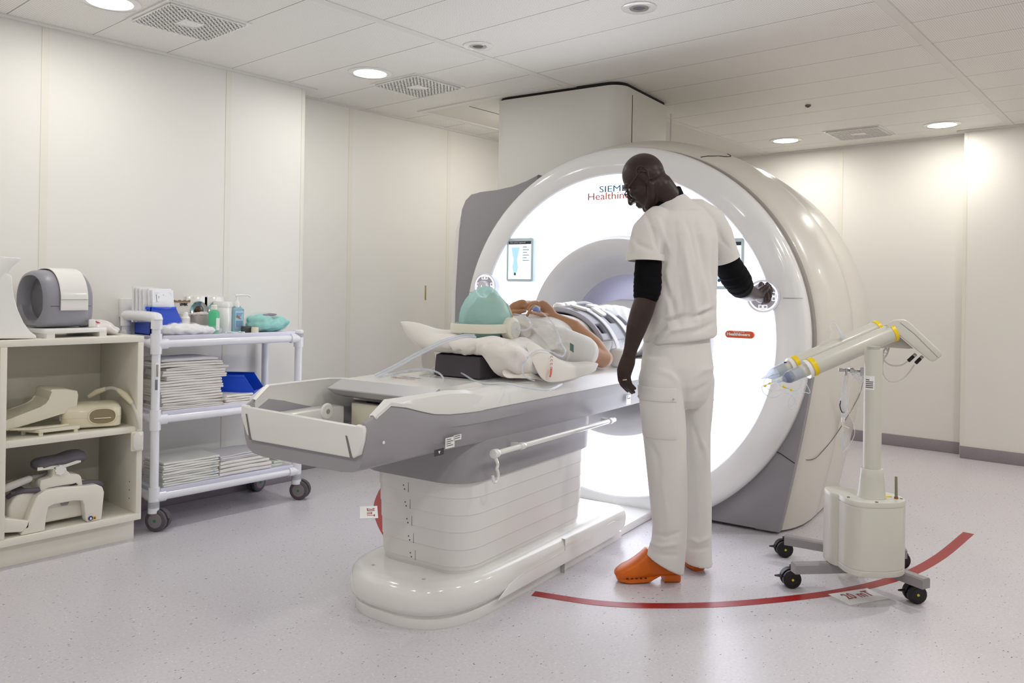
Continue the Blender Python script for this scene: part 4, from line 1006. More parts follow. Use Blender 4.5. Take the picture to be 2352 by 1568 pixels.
# green bouffant cap: a loose bag gathered round the head
CAPM = mat('green_mesh_cap', (196, 246, 240), .6, bump=.9, bscale=45)
nt = CAPM.node_tree; bs = nt.nodes['Principled BSDF']; ou = nt.nodes['Material Output']
tl = nt.nodes.new('ShaderNodeBsdfTranslucent'); tl.inputs['Color'].default_value = lin((196, 246, 240)); tp = nt.nodes.new('ShaderNodeBsdfTransparent')
m1 = nt.nodes.new('ShaderNodeMixShader'); m1.inputs[0].default_value = .25; m2 = nt.nodes.new('ShaderNodeMixShader'); m2.inputs[0].default_value = .30
nt.links.new(bs.outputs[0], m1.inputs[1]); nt.links.new(tl.outputs[0], m1.inputs[2]); nt.links.new(m1.outputs[0], m2.inputs[1]); nt.links.new(tp.outputs[0], m2.inputs[2]); nt.links.new(m2.outputs[0], ou.inputs['Surface'])
CAPB = mat('green_cap_band', (150, 226, 216), .6, alpha=.7)
m = MB(); rg = []
prof = [(.062, .90, 0), (.055, .97, .0), (.03, 1.05, .0), (.0, 1.12, .0), (-.035, 1.14, .0), (-.07, 1.10, .0), (-.10, .95, 0), (-.122, .70, 0), (-.132, .35, 0), (-.136, .06, 0), (-.1362, .002, 0)]
for y, sc_, dz in prof:
    r_ = []
    for j in range(64):
        a = 2*PI*j/64; pl = 1+.02*math.sin(j*2.4+y*60)+.012*math.sin(j*5.1+y*110)
        x = .088*sc_*math.cos(a)*pl; z = math.sin(a)*pl*sc_
        z = z*(.118 if z > 0 else .098)
        if z > 0: z += .02*math.exp(-((y+.01)/.05)**2)*max(0, math.sin(a))**3
        r_.append(L3(x, 2.80+y+ (-.02*max(0, math.sin(a)) if y > 0 else 0), 1.085+z))
    rg.append(r_)
m.rings(rg, cap=False)
cap = m.build('hair_cap', CAPM, pat, ang=180, mods=[('SUBSURF', dict(levels=1))])
rim_ = []
for j in range(40):
    a = 2*PI*j/40; z = math.sin(a)*.93; z *= (.118 if z > 0 else .098)
    rim_.append(L3(.088*.93*math.cos(a), 2.861-.02*max(0, math.sin(a)), 1.085+z))
MB().tube(rim_, .0035, 8, closed=True).build('cap_elastic', CAPB, cap)
# T-shirt
m = MB()
def sec_(y, hw, zc, hh, n=40, p=2.4):
    q = 2/p; return [L3(math.copysign(abs(math.cos(2*PI*j/n))**q, math.cos(2*PI*j/n))*hw, y, zc+math.copysign(abs(math.sin(2*PI*j/n))**q, math.sin(2*PI*j/n))*hh) for j in range(n)]
m.rings([sec_(2.955, .075, 1.0, .06), sec_(2.985, .125, .995, .085), sec_(3.02, .185, .99, .108), sec_(3.08, .225, .985, .122), sec_(3.18, .222, .98, .13), sec_(3.3, .205, .98, .128), sec_(3.45, .19, .978, .12), sec_(3.62, .185, .972, .112), sec_(3.68, .18, .97, .105)])
for s_ in (-1, 1):
    m.chain([L3(s_*.16, 3.01, .985), L3(s_*.215, 3.05, .975), L3(s_*.245, 3.12, .955), L3(s_*.262, 3.185, .94)], [(.07, .08), (.075, .085), (.072, .08), (.068, .075)], n=24)
FTe = [([(1195, 745), (1230, 760), (1262, 790)], 0.0135, .009), ([(1215, 740), (1255, 752), (1290, 780)], 0.0121, .008), ([(1240, 790), (1255, 770), (1285, 765)], -0.0061, .009),
       ([(1200, 770), (1225, 785), (1240, 815)], 0.0135, .010), ([(1270, 800), (1290, 785), (1312, 790)], 0.0121, .008), ([(1190, 730), (1240, 738), (1280, 752)], 0.0108, .007),
       ([(1215, 770), (1260, 765), (1290, 790)], -0.0054, .007), ([(1235, 820), (1265, 800), (1290, 800)], 0.0135, .008), ([(1265, 830), (1280, 812), (1300, 815)], -0.0054, .008), ([(1205, 752), (1240, 745), (1270, 760)], -0.0049, .007), ([(1285, 845), (1300, 820), (1305, 800)], 0.0108, .008)]
tee = organic(m, 'tee_shirt', .006, TEE, pat, smooth=4, deform=lambda co, no: wob(folds(co, no, FTe), no, .0025, (11, 11, 11), 4))
# printed tag at the near sleeve hem
pr = [px3(1308, 790, .318), px3(1320, 798, .322), px3(1318, 806, .325), px3(1306, 804, .322)]
MB().prism([(-.014, -.016), (.014, -.016), (.014, .016), (-.014, .016)], (pr[0]+pr[2])/2, (pr[1]-pr[0]).normalized(), MZ, ((pr[1]-pr[0]).normalized().cross(MZ)), .002).build('sleeve_print', mat('green_print', (70, 110, 100), .6), tee)
# trousers / white cover over the legs
m = MB()
m.rings([sec_(3.62, .19, .97, .112), sec_(3.8, .2, .975, .125), sec_(4.0, .21, 1.0, .15), sec_(4.2, .21, 1.01, .165), sec_(4.35, .2, .99, .15), sec_(4.6, .19, .95, .11), sec_(4.85, .18, .92, .085)])
FL_ = [([(1395+k*9, 700+k*2), (1405+k*9, 740), (1402+k*8, 790)], .010*(-1)**k, .012) for k in range(7)]
organic(m, 'trousers', .008, PANT, pat, smooth=4, deform=lambda co, no: wob(folds(co, no, FL_), no, .005, (12, 12, 12), 6))
# squeeze ball in the near hand
ballp = px3(1232, 711, .10)
t = thing('squeeze_ball', 'blue rubber squeeze ball held in the hand of the lying person', 'call ball', ballp)
MB().ell(ballp, (.016, .024, .015), FR3).build('bulb', mat('blue_ball', (120, 140, 196), .4), t)
MB().cyl(ballp+V((0, .0, -.004))+MY*.018, ballp+MY*.034+V((0, 0, -.008)), .005, n=12).build('nozzle', mat('blue_nozzle', (70, 88, 140), .4), t)
ln = [px3(1240, 715, .11), px3(1252, 723, .14), px3(1268, 740, .19), px3(1280, 762, .25), px3(1288, 785, .30), px3(1298, 803, .335), px3(1297, 814, .34), px3(1287, 818, .34), px3(1266, 808, .32), px3(1240, 804, .31), px3(1218, 815, .31), px3(1203, 835, .31), px3(1200, 855, .31), px3(1212, 868, .31), px3(1228, 874, .31)]
MB().tube(spline(ln, 8), .0032, 8).build('air_line', CLEAR, t)
# headphones
EAR = mat('headphone_cream', (232, 229, 214), .38)
t = thing('headphones', 'cream hearing-protection headphones on the head of the lying person', 'headphones', L3(0, 2.80, 1.05))
band = []
for i in range(25):
    a = PI*i/24; band.append((.112*math.cos(a), 2.72-.085*max(0, math.sin(a))**.8))
pts = [(.114, 2.80), (.114, 2.76)] + band + [(-.114, 2.76), (-.114, 2.80)]
G = []
for x, y in pts: G.append([L3(x, y, 1.056-.019), L3(x, y, 1.056+.019)])
m = MB(); m.grid(G); m.build('headband', EAR, t, mods=[('SOLIDIFY', dict(thickness=.010, offset=0)), ('BEVEL', dict(width=.002, segments=2))])
text('SNR = 15 dB', 'band_print', .008, L3(.104, 2.69, 1.053), MY, MZ, mat('band_ink', (150, 146, 138), .6), t, h=.0003)
for s_ in (-1, 1):
    cup = MB().lathe([(0, .036), (.040, .036), (.046, .032), (.049, .024), (.049, .0), (.044, -.004), (.044, -.012), (.030, -.014)], L3(s_*.094, 2.815, 1.053), MX*s_, n=40, cap=True).build('ear_cup', EAR, t)
    MB().lathe([(0, .0385), (.034, .0385), (.037, .036)], L3(s_*.094, 2.822, 1.05), MX*s_, n=36, cap=False).build('cup_cap', mat('cup_cap_%d' % (s_ > 0), (214, 213, 208), .4), cup)
    MB().lathe([(.05, -.014), (.050, .0), (.03, .0), (.03, -.014)], L3(s_*.086, 2.815, 1.053), MX*s_, n=32, cap=False, closed=True).build('ear_cushion', mat('cushion_%d' % (s_ > 0), (60, 58, 58), .7), cup)
hose = [px3(1187, 753, .13), px3(1196, 758, .15), px3(1210, 757, .17), px3(1220, 748, .18), px3(1217, 738, .16), px3(1204, 727, .12), px3(1186, 722, .08), px3(1176, 722, .03)]
MB().tube(spline(hose, 8), .0042, 10).build('air_hose', CLEAR, t)
hose2 = [L3(-.09, 2.93, 1.03), px3(1090, 770, .14), px3(1060, 770, .12), px3(1010, 785, .08), px3(960, 810, .03), px3(905, 840, -.03), px3(860, 862, -.08)]
for k in range(2): MB().tube(spline([q+V((0, 0, -.007*k))+MX*(.006*k) for q in hose2[1:]], 8), .0045, 10).build('air_hose', CLEAR, t)
# pillow
m = MB(); rg = []
n1, n2 = 40, 26
def pil(a, b):   # a across the table (-1..1), b along y (-1..1)
    ex = .285; ey = .20
    e = max(0, (1-abs(a)**3.2)*(1-abs(b)**3.2)); h = e**.42
    x = a*ex*(1+.06*b*b)*1.0; y = b*ey*(1+.08*a*a)
    return x, y, h
top, bot = [], []
for i in range(n1+1):
    A, B = [], []
    for j in range(n2+1):
        a = -1+2*i/n1; b = -1+2*j/n2; x, y, h = pil(a, b)
        dent = .062*math.exp(-((x)/.13)**2-((y-.03)/.15)**2)
        sup = .945 if True else 0
        zb = .951-.086*max(max(0, min(1, (y+.0)/.1)), max(0, min(1, (x-.115)/.05)))
        zm = .985-.085*max(0, (x-.12)/.165)*max(0, min(1, (y+.2)/.2))+.075*max(0, (-x-.14)/.16)*max(0, (-y+.05)/.2)-.02*max(0, (y-.1)/.1)
        if h == 0: zb = zm
        wr = .004*math.sin(a*9+b*5)+.003*math.sin(a*17-b*11)
        A.append(L3(x+.015, 2.755+y, zm+h*.062-dent*(1 if h > .5 else h*2)+wr*h)); B.append(L3(x+.015, 2.755+y, zm-(zm-zb)*min(1, h*1.15)))
    top.append(A); bot.append(B)
m.grid(top); m.grid([r[::-1] for r in bot]); bmesh.ops.remove_doubles(m.bm, verts=m.bm.verts[:], dist=.0008)
PF = [([(1020, 790), (1035, 800), (1040, 812)], -0.0160, .007), ([(1085, 790), (1090, 805), (1085, 820)], -0.0160, .007), ([(1105, 795), (1125, 808), (1160, 812)], 0.0144, .008), ([(1140, 800), (1165, 825), (1190, 855)], 0.0144, .012), ([(1175, 770), (1160, 785), (1150, 800)], -0.0128, .009), ([(1000, 800), (1040, 812), (1075, 805)], -0.0128, .010), ([(1062, 800), (1068, 815), (1065, 835)], 0.0112, .009), ([(1100, 800), (1150, 815), (1190, 800)], 0.0096, .014), ([(1010, 780), (1035, 795), (1050, 815)], 0.0096, .009), ([(1180, 775), (1195, 810), (1215, 850)], 0.0112, .012), ([(1120, 790), (1118, 805), (1125, 825)], -0.0080, .008)]
pme = m.mesh('pillow'); pme = bake(pme, [('SUBSURF', dict(levels=1))])
co = np.empty(len(pme.vertices)*3); pme.vertices.foreach_get('co', co); co = co.reshape(-1, 3); no = np.empty(len(pme.vertices)*3); pme.vertices.foreach_get('normal', no); no = no.reshape(-1, 3)
co = wob(folds(co, no, PF), no, .004, (14, 14, 14), 12); pme.vertices.foreach_set('co', co.astype(np.float32).ravel()); pme.shade_smooth(); pme.update()
pme.materials.append(LINEN); tag(link_mesh('pillow', pme, None), 'white pillow under the head of the lying person, sagging over a grey foam block', 'pillow')
# grey foam block under the pillow
FOAM = mat('charcoal_foam', (82, 78, 84), .95, bump=.5, bscale=800)
fm_ = MB(FM); ft, fb = .945, .858
q0 = [(-.133, 2.602), (.107, 2.599), (.14, 2.75), (-.20, 2.75)]; q1 = [(-.125, 2.605), (.103, 2.603), (.135, 2.75), (-.2, 2.75)]
fm_.rings([[V((x, y, fb)) for x, y in q0], [V((x, y, ft)) for x, y in q1]])
tag(fm_.build('foam_block', FOAM, ang=20, mods=[('BEVEL', dict(width=.004, segments=2))]), 'charcoal grey foam block supporting the pillow on the table', 'foam block')
# disposable sheet with an orange print, crumpled at the near edge of the table
SHEET = mat('paper_sheet', (238, 234, 226), .75, bump=.08, bscale=300)
rows = [[(1205, 790, .25), (1225, 835, .31), (1240, 868, .325), (1258, 878, .34)],
        [(1215, 785, .25), (1245, 815, .32), (1266, 850, .345), (1280, 878, .35)],
        [(1240, 792, .26), (1270, 815, .32), (1300, 845, .345), (1312, 872, .35)],
        [(1262, 815, .28), (1300, 838, .325), (1335, 848, .35), (1345, 862, .352)],
        [(1305, 835, .30), (1330, 840, .33), (1362, 838, .35), (1370, 852, .35)],
        [(1345, 828, .31), (1360, 832, .33), (1378, 834, .34), (1368, 846, .345)]]
sg = MB().grid([[px3(*q) for q in r] for r in rows])
sh = sg.build('crumpled_sheet', SHEET, mods=[('SUBSURF', dict(levels=3)), ('SOLIDIFY', dict(thickness=.0015, offset=0))], ang=180)
me_ = sh.data
tag(sh, 'crumpled white disposable sheet with orange print, draped over the near table edge', 'sheet')
# print on the sheet: an orange band with letters, laid on the cloth
op = [px3(1267, 818, .332), px3(1266, 832, .342), px3(1266, 846, .350), px3(1265, 858, .354), px3(1263, 866, .356)]
MB().grid([[q-MY*.007, q+MY*.007] for q in op[2:]]).build('orange_print', ORNG, sh, mods=[('SOLIDIFY', dict(thickness=.001))])
for k, f in enumerate((.05, .35, .65, .95)):
    q = op[0]*(1-f)+op[2]*f*1.0; MB().tube([q-MY*.006+V((0, 0, -.003)), q-MY*.006+V((0, 0, .003)), q+MY*.006+V((0, 0, .003)), q+MY*.006+V((0, 0, -.003))], .0013, 6).build('orange_letter', ORNG, sh)
rows = [[(1150, 852, .24), (1160, 868, .27)], [(1165, 846, .25), (1175, 868, .28)], [(1190, 862, .26), (1200, 868, .29)], [(1215, 850, .28), (1235, 870, .30)], [(1240, 868, .29), (1250, 874, .31)]]
sh2 = MB().grid([[px3(*q) for q in r] for r in rows]).build('sheet_corner', SHEET, mods=[('SUBSURF', dict(levels=3)), ('SOLIDIFY', dict(thickness=.0015, offset=0))], ang=180)
tag(sh2, 'small crumpled corner of white sheet beside the foam block', 'sheet')
rows = [[(972, 772, -.27), (968, 812, -.29), (966, 846, -.30)], [(985, 790, -.25), (985, 815, -.27), (988, 850, -.28)], [(995, 805, -.22), (1000, 822, -.23), (1002, 850, -.24)]]
sh3 = MB().grid([[px3(*q) for q in r] for r in rows]).build('sheet_flap', mat('thin_sheet', (236, 232, 226), .6, alpha=.8), mods=[('SUBSURF', dict(levels=3)), ('SOLIDIFY', dict(thickness=.001, offset=0))], ang=180)
tag(sh3, 'thin white sheet flap with an orange mark hanging behind the far side of the pillow', 'sheet')
MB().tube([px3(988, 803, -.262), px3(990, 812, -.262), px3(989, 822, -.265)], .002, 6).build('orange_letter', ORNG, sh3)
# body coil over the hips: curved grey plate, white clips and straps
COILG = mat('coil_grey', (172, 172, 184), .45, bump=.05, bscale=600)
COILD = mat('coil_slot_dark', (104, 100, 110), .6)
bc = thing('body_coil', 'curved grey body coil with white straps laid over the hips of the lying person', 'MRI coil', L3(0, 3.58, .95), math.radians(7))
def cs(t, y, o=0):     # t -1..1 across the body
    a = t*1.12; R_ = .245+o; return V((R_*math.sin(a)*1.08, y, .868+(.245+o)*math.cos(a)+.002))
def coilz(t): return cs(t, 0)
G = [[FM @ cs(t, y) for t in np.linspace(-1, 1, 33)] for y in np.linspace(3.385, 3.78, 20)]
m = MB(); m.grid(G)
# cut the openings of the plate
def ti(j): return -1+2*(j+.5)/32
dele = []
m.bm.faces.ensure_lookup_table()
for i in range(19):
    for j in range(32):
        t = ti(j); y = 3.385+.395*(i+.5)/19
        for (tc, yc, wt, wy) in ((.62, 3.60, .09, .035), (.78, 3.44, .07, .03), (.25, 3.43, .07, .022), (.25, 3.72, .07, .022), (-.3, 3.43, .07, .022), (-.3, 3.72, .07, .022), (.62, 3.735, .12, .02), (-.62, 3.6, .09, .035)):
            if abs(t-tc) < wt and abs(y-yc) < wy: dele.append(m.bm.faces[i*32+j]); break
bmesh.ops.delete(m.bm, geom=list(set(dele)), context='FACES')
plate = m.build('coil_plate', COILG, bc, ang=60, mods=[('SOLIDIFY', dict(thickness=.022, offset=1)), ('BEVEL', dict(width=.005, segments=2))])
MB().grid([[FM @ cs(t, y, -.003) for t in np.linspace(-.93, .93, 25)] for y in (3.40, 3.765)]).build('coil_lining', COILD, bc, mods=[('SOLIDIFY', dict(thickness=.004, offset=0))])
STRAP = mat('white_strap', (236, 236, 240), .6, bump=.15, bscale=600)
for y in (3.49, 3.655):
    pts = [cs(t, y, .030) for t in np.linspace(.12, .97, 10)]
    e = pts[-1]; pts += [V((e.x+.016, y, e.z-.03)), V((e.x+.022, y, e.z-.07)), V((e.x+.016, y, .868))]
    sp = spline(pts, 4); M_ = [[FM @ (q-V((0, .018, 0))), FM @ (q+V((0, .018, 0)))] for q in sp]
    MB().grid(M_).build('strap', STRAP, bc, mods=[('SOLIDIFY', dict(thickness=.004, offset=0))])
    a, b = cs(.12, y, .024), cs(.34, y, .024); ez = (cs(.23, y, .05)-cs(.23, y, .0)).normalized(); ex = (b-a).normalized()
    MB(FM).prism([(-.012, -.028), (.07, -.028), (.08, -.016), (.08, .016), (.07, .028), (-.012, .028)], a, ex, (0, 1, 0), ez, .014, .005).build('strap_clip', PLASTG, bc)
a = cs(.40, 3.575, .024); b = cs(.6, 3.575, .024); ez = (cs(.45, 3.575, .05)-cs(.45, 3.575, 0)).normalized()
MB(FM).prism([(-.03, -.03), (.03, -.03), (.04, -.02), (.04, .02), (.03, .03), (-.03, .03)], a, (b-a).normalized(), (0, 1, 0), ez, .014, .005).build('strap_clip', PLASTG, bc)
# cable of the coil
cb = [mx(1290, 703, .0), mx(1318, 698, .0), mx(1345, 696, .01), mx(1365, 703, .02), mx(1384, 714, .04), mx(1410, 728, .06), mx(1435, 748, .09), mx(1455, 770, .12)]
cb = [FM @ q for q in cb]
MB().chain([cb[0]-MX*.01-MY*.03, cb[0]+MY*.035], [.017, .016], n=20).build('cable_plug', PLASTG, bc)
MB().chain([cb[0]+MY*.03, cb[1]], [.019, .015], n=20).build('plug_collar', PLASTG, bc)
MB().tube(spline(cb[1:], 8), .0095, 12).build('cable', mat('cable_grey', (190, 188, 192), .5), bc)
md = MB().chain([cb[3]+(cb[4]-cb[3])*.1, cb[4], cb[5]*.9+cb[4]*.1], [.0135, .018, .0155], n=20).build('cable_trap', PLASTG, bc)
MB().box(cb[4]+V((0, 0, .008))+MX*.014, (.004, .028, .006), .001, rot=Matrix.Rotation(math.radians(7), 3, 'Z')).build('trap_label', INK, md)
# white bolster between the coil and the table
m = MB(FM); m.box((.292, 3.52, .90), (.085, .13, .085), .022, 4)
bo = organic(m, 'bolster_pad', .006, TEE, None, smooth=3, deform=lambda co, no: wob(co, no, .004, (30, 30, 30), 5))
tag(bo, 'small white wrapped pad on the table edge beneath the strap of the grey coil', 'pad')
# tubes lying on the table
def cable(name, pts, r, label, cat, m_=CLEAR): return tag(MB().tube(spline(pts, 8), r, 10).build(name, m_), label, cat)
zt_ = lambda u, v, z=.862: (lambda q: L3(q.x, q.y, q.z))(mz(u, v, z))
cable('clear_tube', [zt_(990, 848, .868), zt_(1010, 841, .885), zt_(1040, 846, .885), zt_(1066, 860, .872), zt_(1090, 874, .863), zt_(1120, 880, .863), zt_(1160, 880, .863), zt_(1200, 888, .863), zt_(1240, 894, .866), zt_(1265, 894, .868), zt_(1290, 882, .868)], .004, 'long clear tube snaking along the table top past the grey foam block', 'tube')
cable('clear_tube', [zt_(900, 862, .878), zt_(930, 852, .885), zt_(960, 848, .89), zt_(990, 850, .885), zt_(1010, 858, .88), zt_(1020, 872, .872), zt_(1021, 884, .868)], .004, 'short clear tube with a dark red end arching over the connector cover', 'tube')
cable('clear_tube', [zt_(870, 868, .88), zt_(910, 856, .89), zt_(945, 850, .885), zt_(978, 847, .875), zt_(996, 855, .868), zt_(985, 866, .868)], .0042, 'clear coiled tube lying on the connector cover behind the lettering', 'tube')
# ================================================================== contrast injector on a wheeled stand
INJ = mat('injector_ivory', (208, 206, 196), .35, coat=.15)
INJG = mat('injector_leg_grey', (150, 146, 148), .38)
FD = V((-.437, .9, 0)).normalized(); SD = V((.9, .437, 0)).normalized()      # towards the syringes / far side
IB = V((3.567, 1.128, 0))
inj = thing('contrast_injector', 'ivory twin-syringe contrast injector on a grey wheeled stand right of the scanner', 'injector', IB)
def il(f, s_, z): return IB + FD*f + SD*s_ + V((0, 0, z))
# legs
def lg(pts, w=.022, z0=.085, z1=.125):
    m = MB(); rg = []
    pts = [V(p) for p in pts]
    for i, p in enumerate(pts):
        t = (pts[min(i+1, len(pts)-1)]-pts[max(i-1, 0)]).normalized(); n = V((-t.y, t.x, 0))
        rg.append([p+n*w+V((0, 0, z0)), p-n*w+V((0, 0, z0)), p-n*w+V((0, 0, z1-.006)), p-n*(w-.006)+V((0, 0, z1)), p+n*(w-.006)+V((0, 0, z1)), p+n*w+V((0, 0, z1-.006))])
    return m.rings(rg)
WF = [V((3.275, 1.255, 0)), V((3.635, 1.428, 0)), V((3.475, .832, 0)), V((3.885, .99, 0))]
def zpt(u, v, z): q = atz(u, v, z); return V((q.x, q.y, 0))
l1 = [zpt(1822, 1292, .125), zpt(1960, 1289, .125), zpt(2050, 1300, .125), zpt(2128, 1328, .125)]
c1 = (l1[1]+l1[2])/2
far = SD*.33
l2 = [zpt(1804, 1228, .125), zpt(1930, 1250, .125), zpt(2010, 1256, .125), zpt(2079, 1258, .125)]
lg(l1).build('leg', INJG, inj, ang=30); lg(l2).build('leg', INJG, inj, ang=30)
lg([(l1[1]+l1[2])/2, (l2[1]+l2[2])/2], .03).build('cross_beam', INJG, inj, ang=30)
def caster(c, r, d, par, m1, m2, hub, twin=False, w=.018, hubm=None, z1=.1):
    """c on the floor below the wheel; d horizontal rolling direction"""
    g = thing('caster', None, None); g.parent = par; g.matrix_basis = Matrix.Translation(wm(par).inverted() @ V(c))
    d = V((d.x, d.y, 0)).normalized(); ax = V((-d.y, d.x, 0)); o = V((c[0], c[1], r))
    offs = (-.019, .019) if twin else (0,)
    for q in offs:
        wh = MB().lathe([(r*.55, -w*.5), (r*.86, -w*.5), (r*.97, -w*.36), (r, 0), (r*.97, w*.36), (r*.86, w*.5), (r*.55, w*.5)], o+ax*q, ax, n=40).build('wheel', m1, g)
        for sg in (-1, 1):
            MB().lathe([(0, .002), (r*.62, .002), (r*.66, 0)], o+ax*(q+sg*w*.5), ax*sg, n=32, cap=False).build('wheel_disc', m2, wh)
            MB().cyl(o+ax*(q+sg*w*.5), o+ax*(q+sg*(w*.5+.004)), r*.13, n=16).build('hub_cap', hubm or hub, wh)
    m = MB(); arc = [o+d*(r*1.10*math.cos(a))+V((0, 0, r*1.10*math.sin(a))) for a in np.linspace(math.radians(35), math.radians(170), 9)]
    hw = .012 if twin else w*.8
    m.rings([[p+ax*hw, p-ax*hw, (p-o)*.93+o-ax*hw, (p-o)*.93+o+ax*hw] for p in arc]); m.build('hood', m1, g)
    MB().cyl(o+V((0, 0, r*1.0))+d*r*.25, V((o.x+d.x*r*.25, o.y+d.y*r*.25, z1)), .014, n=18).build('stem', m2 if twin else m1, g)
    return g, o, d
YDOT = mat('yellow_dot', (228, 214, 60), .5)
WBLK = mat('wheel_black', (26, 24, 25), .4)
tips = [l1[0], l2[0], l1[-1], l2[-1]]
ctr = [zpt(1815, 1347, 0), zpt(1799, 1277, 0), zpt(2100, 1382, 0), zpt(2066, 1303, 0)]
for k in range(4):
    dd_ = -RH if k != 3 else RH
    g, o, d = caster(ctr[k], .0385, RH, inj, WBLK, mat('wheel_black%d' % k, (30, 28, 28), .45), YDOT, twin=True, hubm=YDOT, z1=.09)
    MB().rings([[o-d*.036+V((0, 0, z_+.008))+q for q in (V((0, 0, .008)), AW*.010, V((0, 0, -.008)), -AW*.010)] + [] for z_ in (.0,)] + [[o-d*.066+V((0, 0, .008))+q for q in (V((0, 0, .003)), AW*.003, V((0, 0, -.003)), -AW*.003)]]).build('brake_pedal', WBLK, g)
# body box with its rounded outline
bc0 = atz(2000, 1224, .27); bc0 = V((bc0.x, bc0.y, 0))
outl = []
for j in range(48):
    a = 2*PI*j/48; q = .75
    x = math.copysign(abs(math.cos(a))**q, math.cos(a))*.122; y = math.copysign(abs(math.sin(a))**q, math.sin(a))*.105
    x += .0; y *= (1-.12*math.cos(a))
    outl.append((x, y))
def bring(z, s_): return [bc0+RH*(a*s_)+AW*(b*s_)+V((0, 0, z)) for a, b in outl]
MB().rings([bring(.128, .985), bring(.131, 1), bring(.148, 1), bring(.150, .985), bring(.152, .985), bring(.154, 1.0), bring(.392, 1.0), bring(.394, .99), bring(.397, .99), bring(.40, 1.005), bring(.412, 1.0), bring(.417, .98)]).build('base_box', INJ, inj, ang=30)
# second lobe at the far side
MB().rings([[V(p)-RH*.055+AW*.10 for p in [bc0+(q-bc0)*.62+V((0, 0, (q.z)*0)) for q in bring(z, s_)]] for z, s_ in ((.0, 1), )] if False else [[bc0-RH*.078+AW*.09+RH*(a*.52*s_)+AW*(b*.7*s_)+V((0, 0, z)) for a, b in outl] for z, s_ in ((.128, .98), (.132, 1), (.40, 1), (.412, 1), (.416, .97))]).build('rear_box', INJ, inj, ang=30)
for a, b in ((-.10, -.02), (.105, -.03), (-.02, -.09), (.06, .07)):
    MB().cyl(bc0+RH*a+AW*b+V((0, 0, .415)), bc0+RH*a+AW*b+V((0, 0, .4185)), .006, n=14).build('cover_screw', DGREY, inj)
pc = bc0+RH*.0; 
pz = lambda z: V((pc.x, pc.y, z))
MB().lathe([(.0, .412), (.054, .412), (.056, .418), (.052, .428), (.046, .50), (.043, .525), (.041, .53), (.0, .53)], pz(0), n=40, cap=False).build('column_socket', INJ, inj)
CTOP = atd(1996, 794, 3.40).z
col_ = MB().lathe([(.0, .52), (.034, .52), (.034, CTOP), (.0, CTOP)], pz(0), n=40, cap=False).build('column', INJ, inj)
vd_ = (pz(0)-CAMP); vd_.z = 0; vd_.normalize(); vs_ = V((vd_.y, -vd_.x, 0))
# rating label on the column
def col_pt(a, z, r=.0345): return pz(z)-vd_*(math.cos(a)*r)+vs_*(math.sin(a)*r)
lb = MB().grid([[col_pt(a, z, .0345) for a in np.linspace(-.95, .15, 10)] for z in (.845, .90)]).build('rating_label', PAPER, col_, mods=[('SOLIDIFY', dict(thickness=.001, offset=0))])
for k in range(5): MB().grid([[col_pt(a, .853+.0075*k+dz, .0352) for a in np.linspace(-.85, .0 if k < 4 else -.4, 8)] for dz in (0, .003)]).build('print', INK, lb, mods=[('SOLIDIFY', dict(thickness=.0006, offset=0))])
# switch and antenna
gb = bc0+RH*.055+AW*.06
MB().box(gb+V((0, 0, .424)), (.026, .02, .014), .004).build('green_switch', mat('green_glow', (120, 255, 140), emit=1.2), inj)
MB().cyl(bc0+RH*.085-AW*.03+V((0, 0, .415)), bc0+RH*.083-AW*.03+V((0, 0, .505)), .0058, .0052, n=14, bev=.002).build('antenna', mat('brass_grey', (140, 136, 116), .4, metal=.3), inj)
MB().cyl(bc0+RH*.085-AW*.03+V((0, 0, .414)), bc0+RH*.085-AW*.03+V((0, 0, .424)), .008, n=14).build('antenna_nut', mat('copper', (150, 100, 60), .4, metal=.6), inj)
MB().prism([(0, 0), (.022, 0), (.022, .022), (0, .022)], bc0+RH*.058-AW*.005+V((0, 0, .4175)), RH, AW, (0, 0, 1), .001).build('warning_label', YEL, inj)
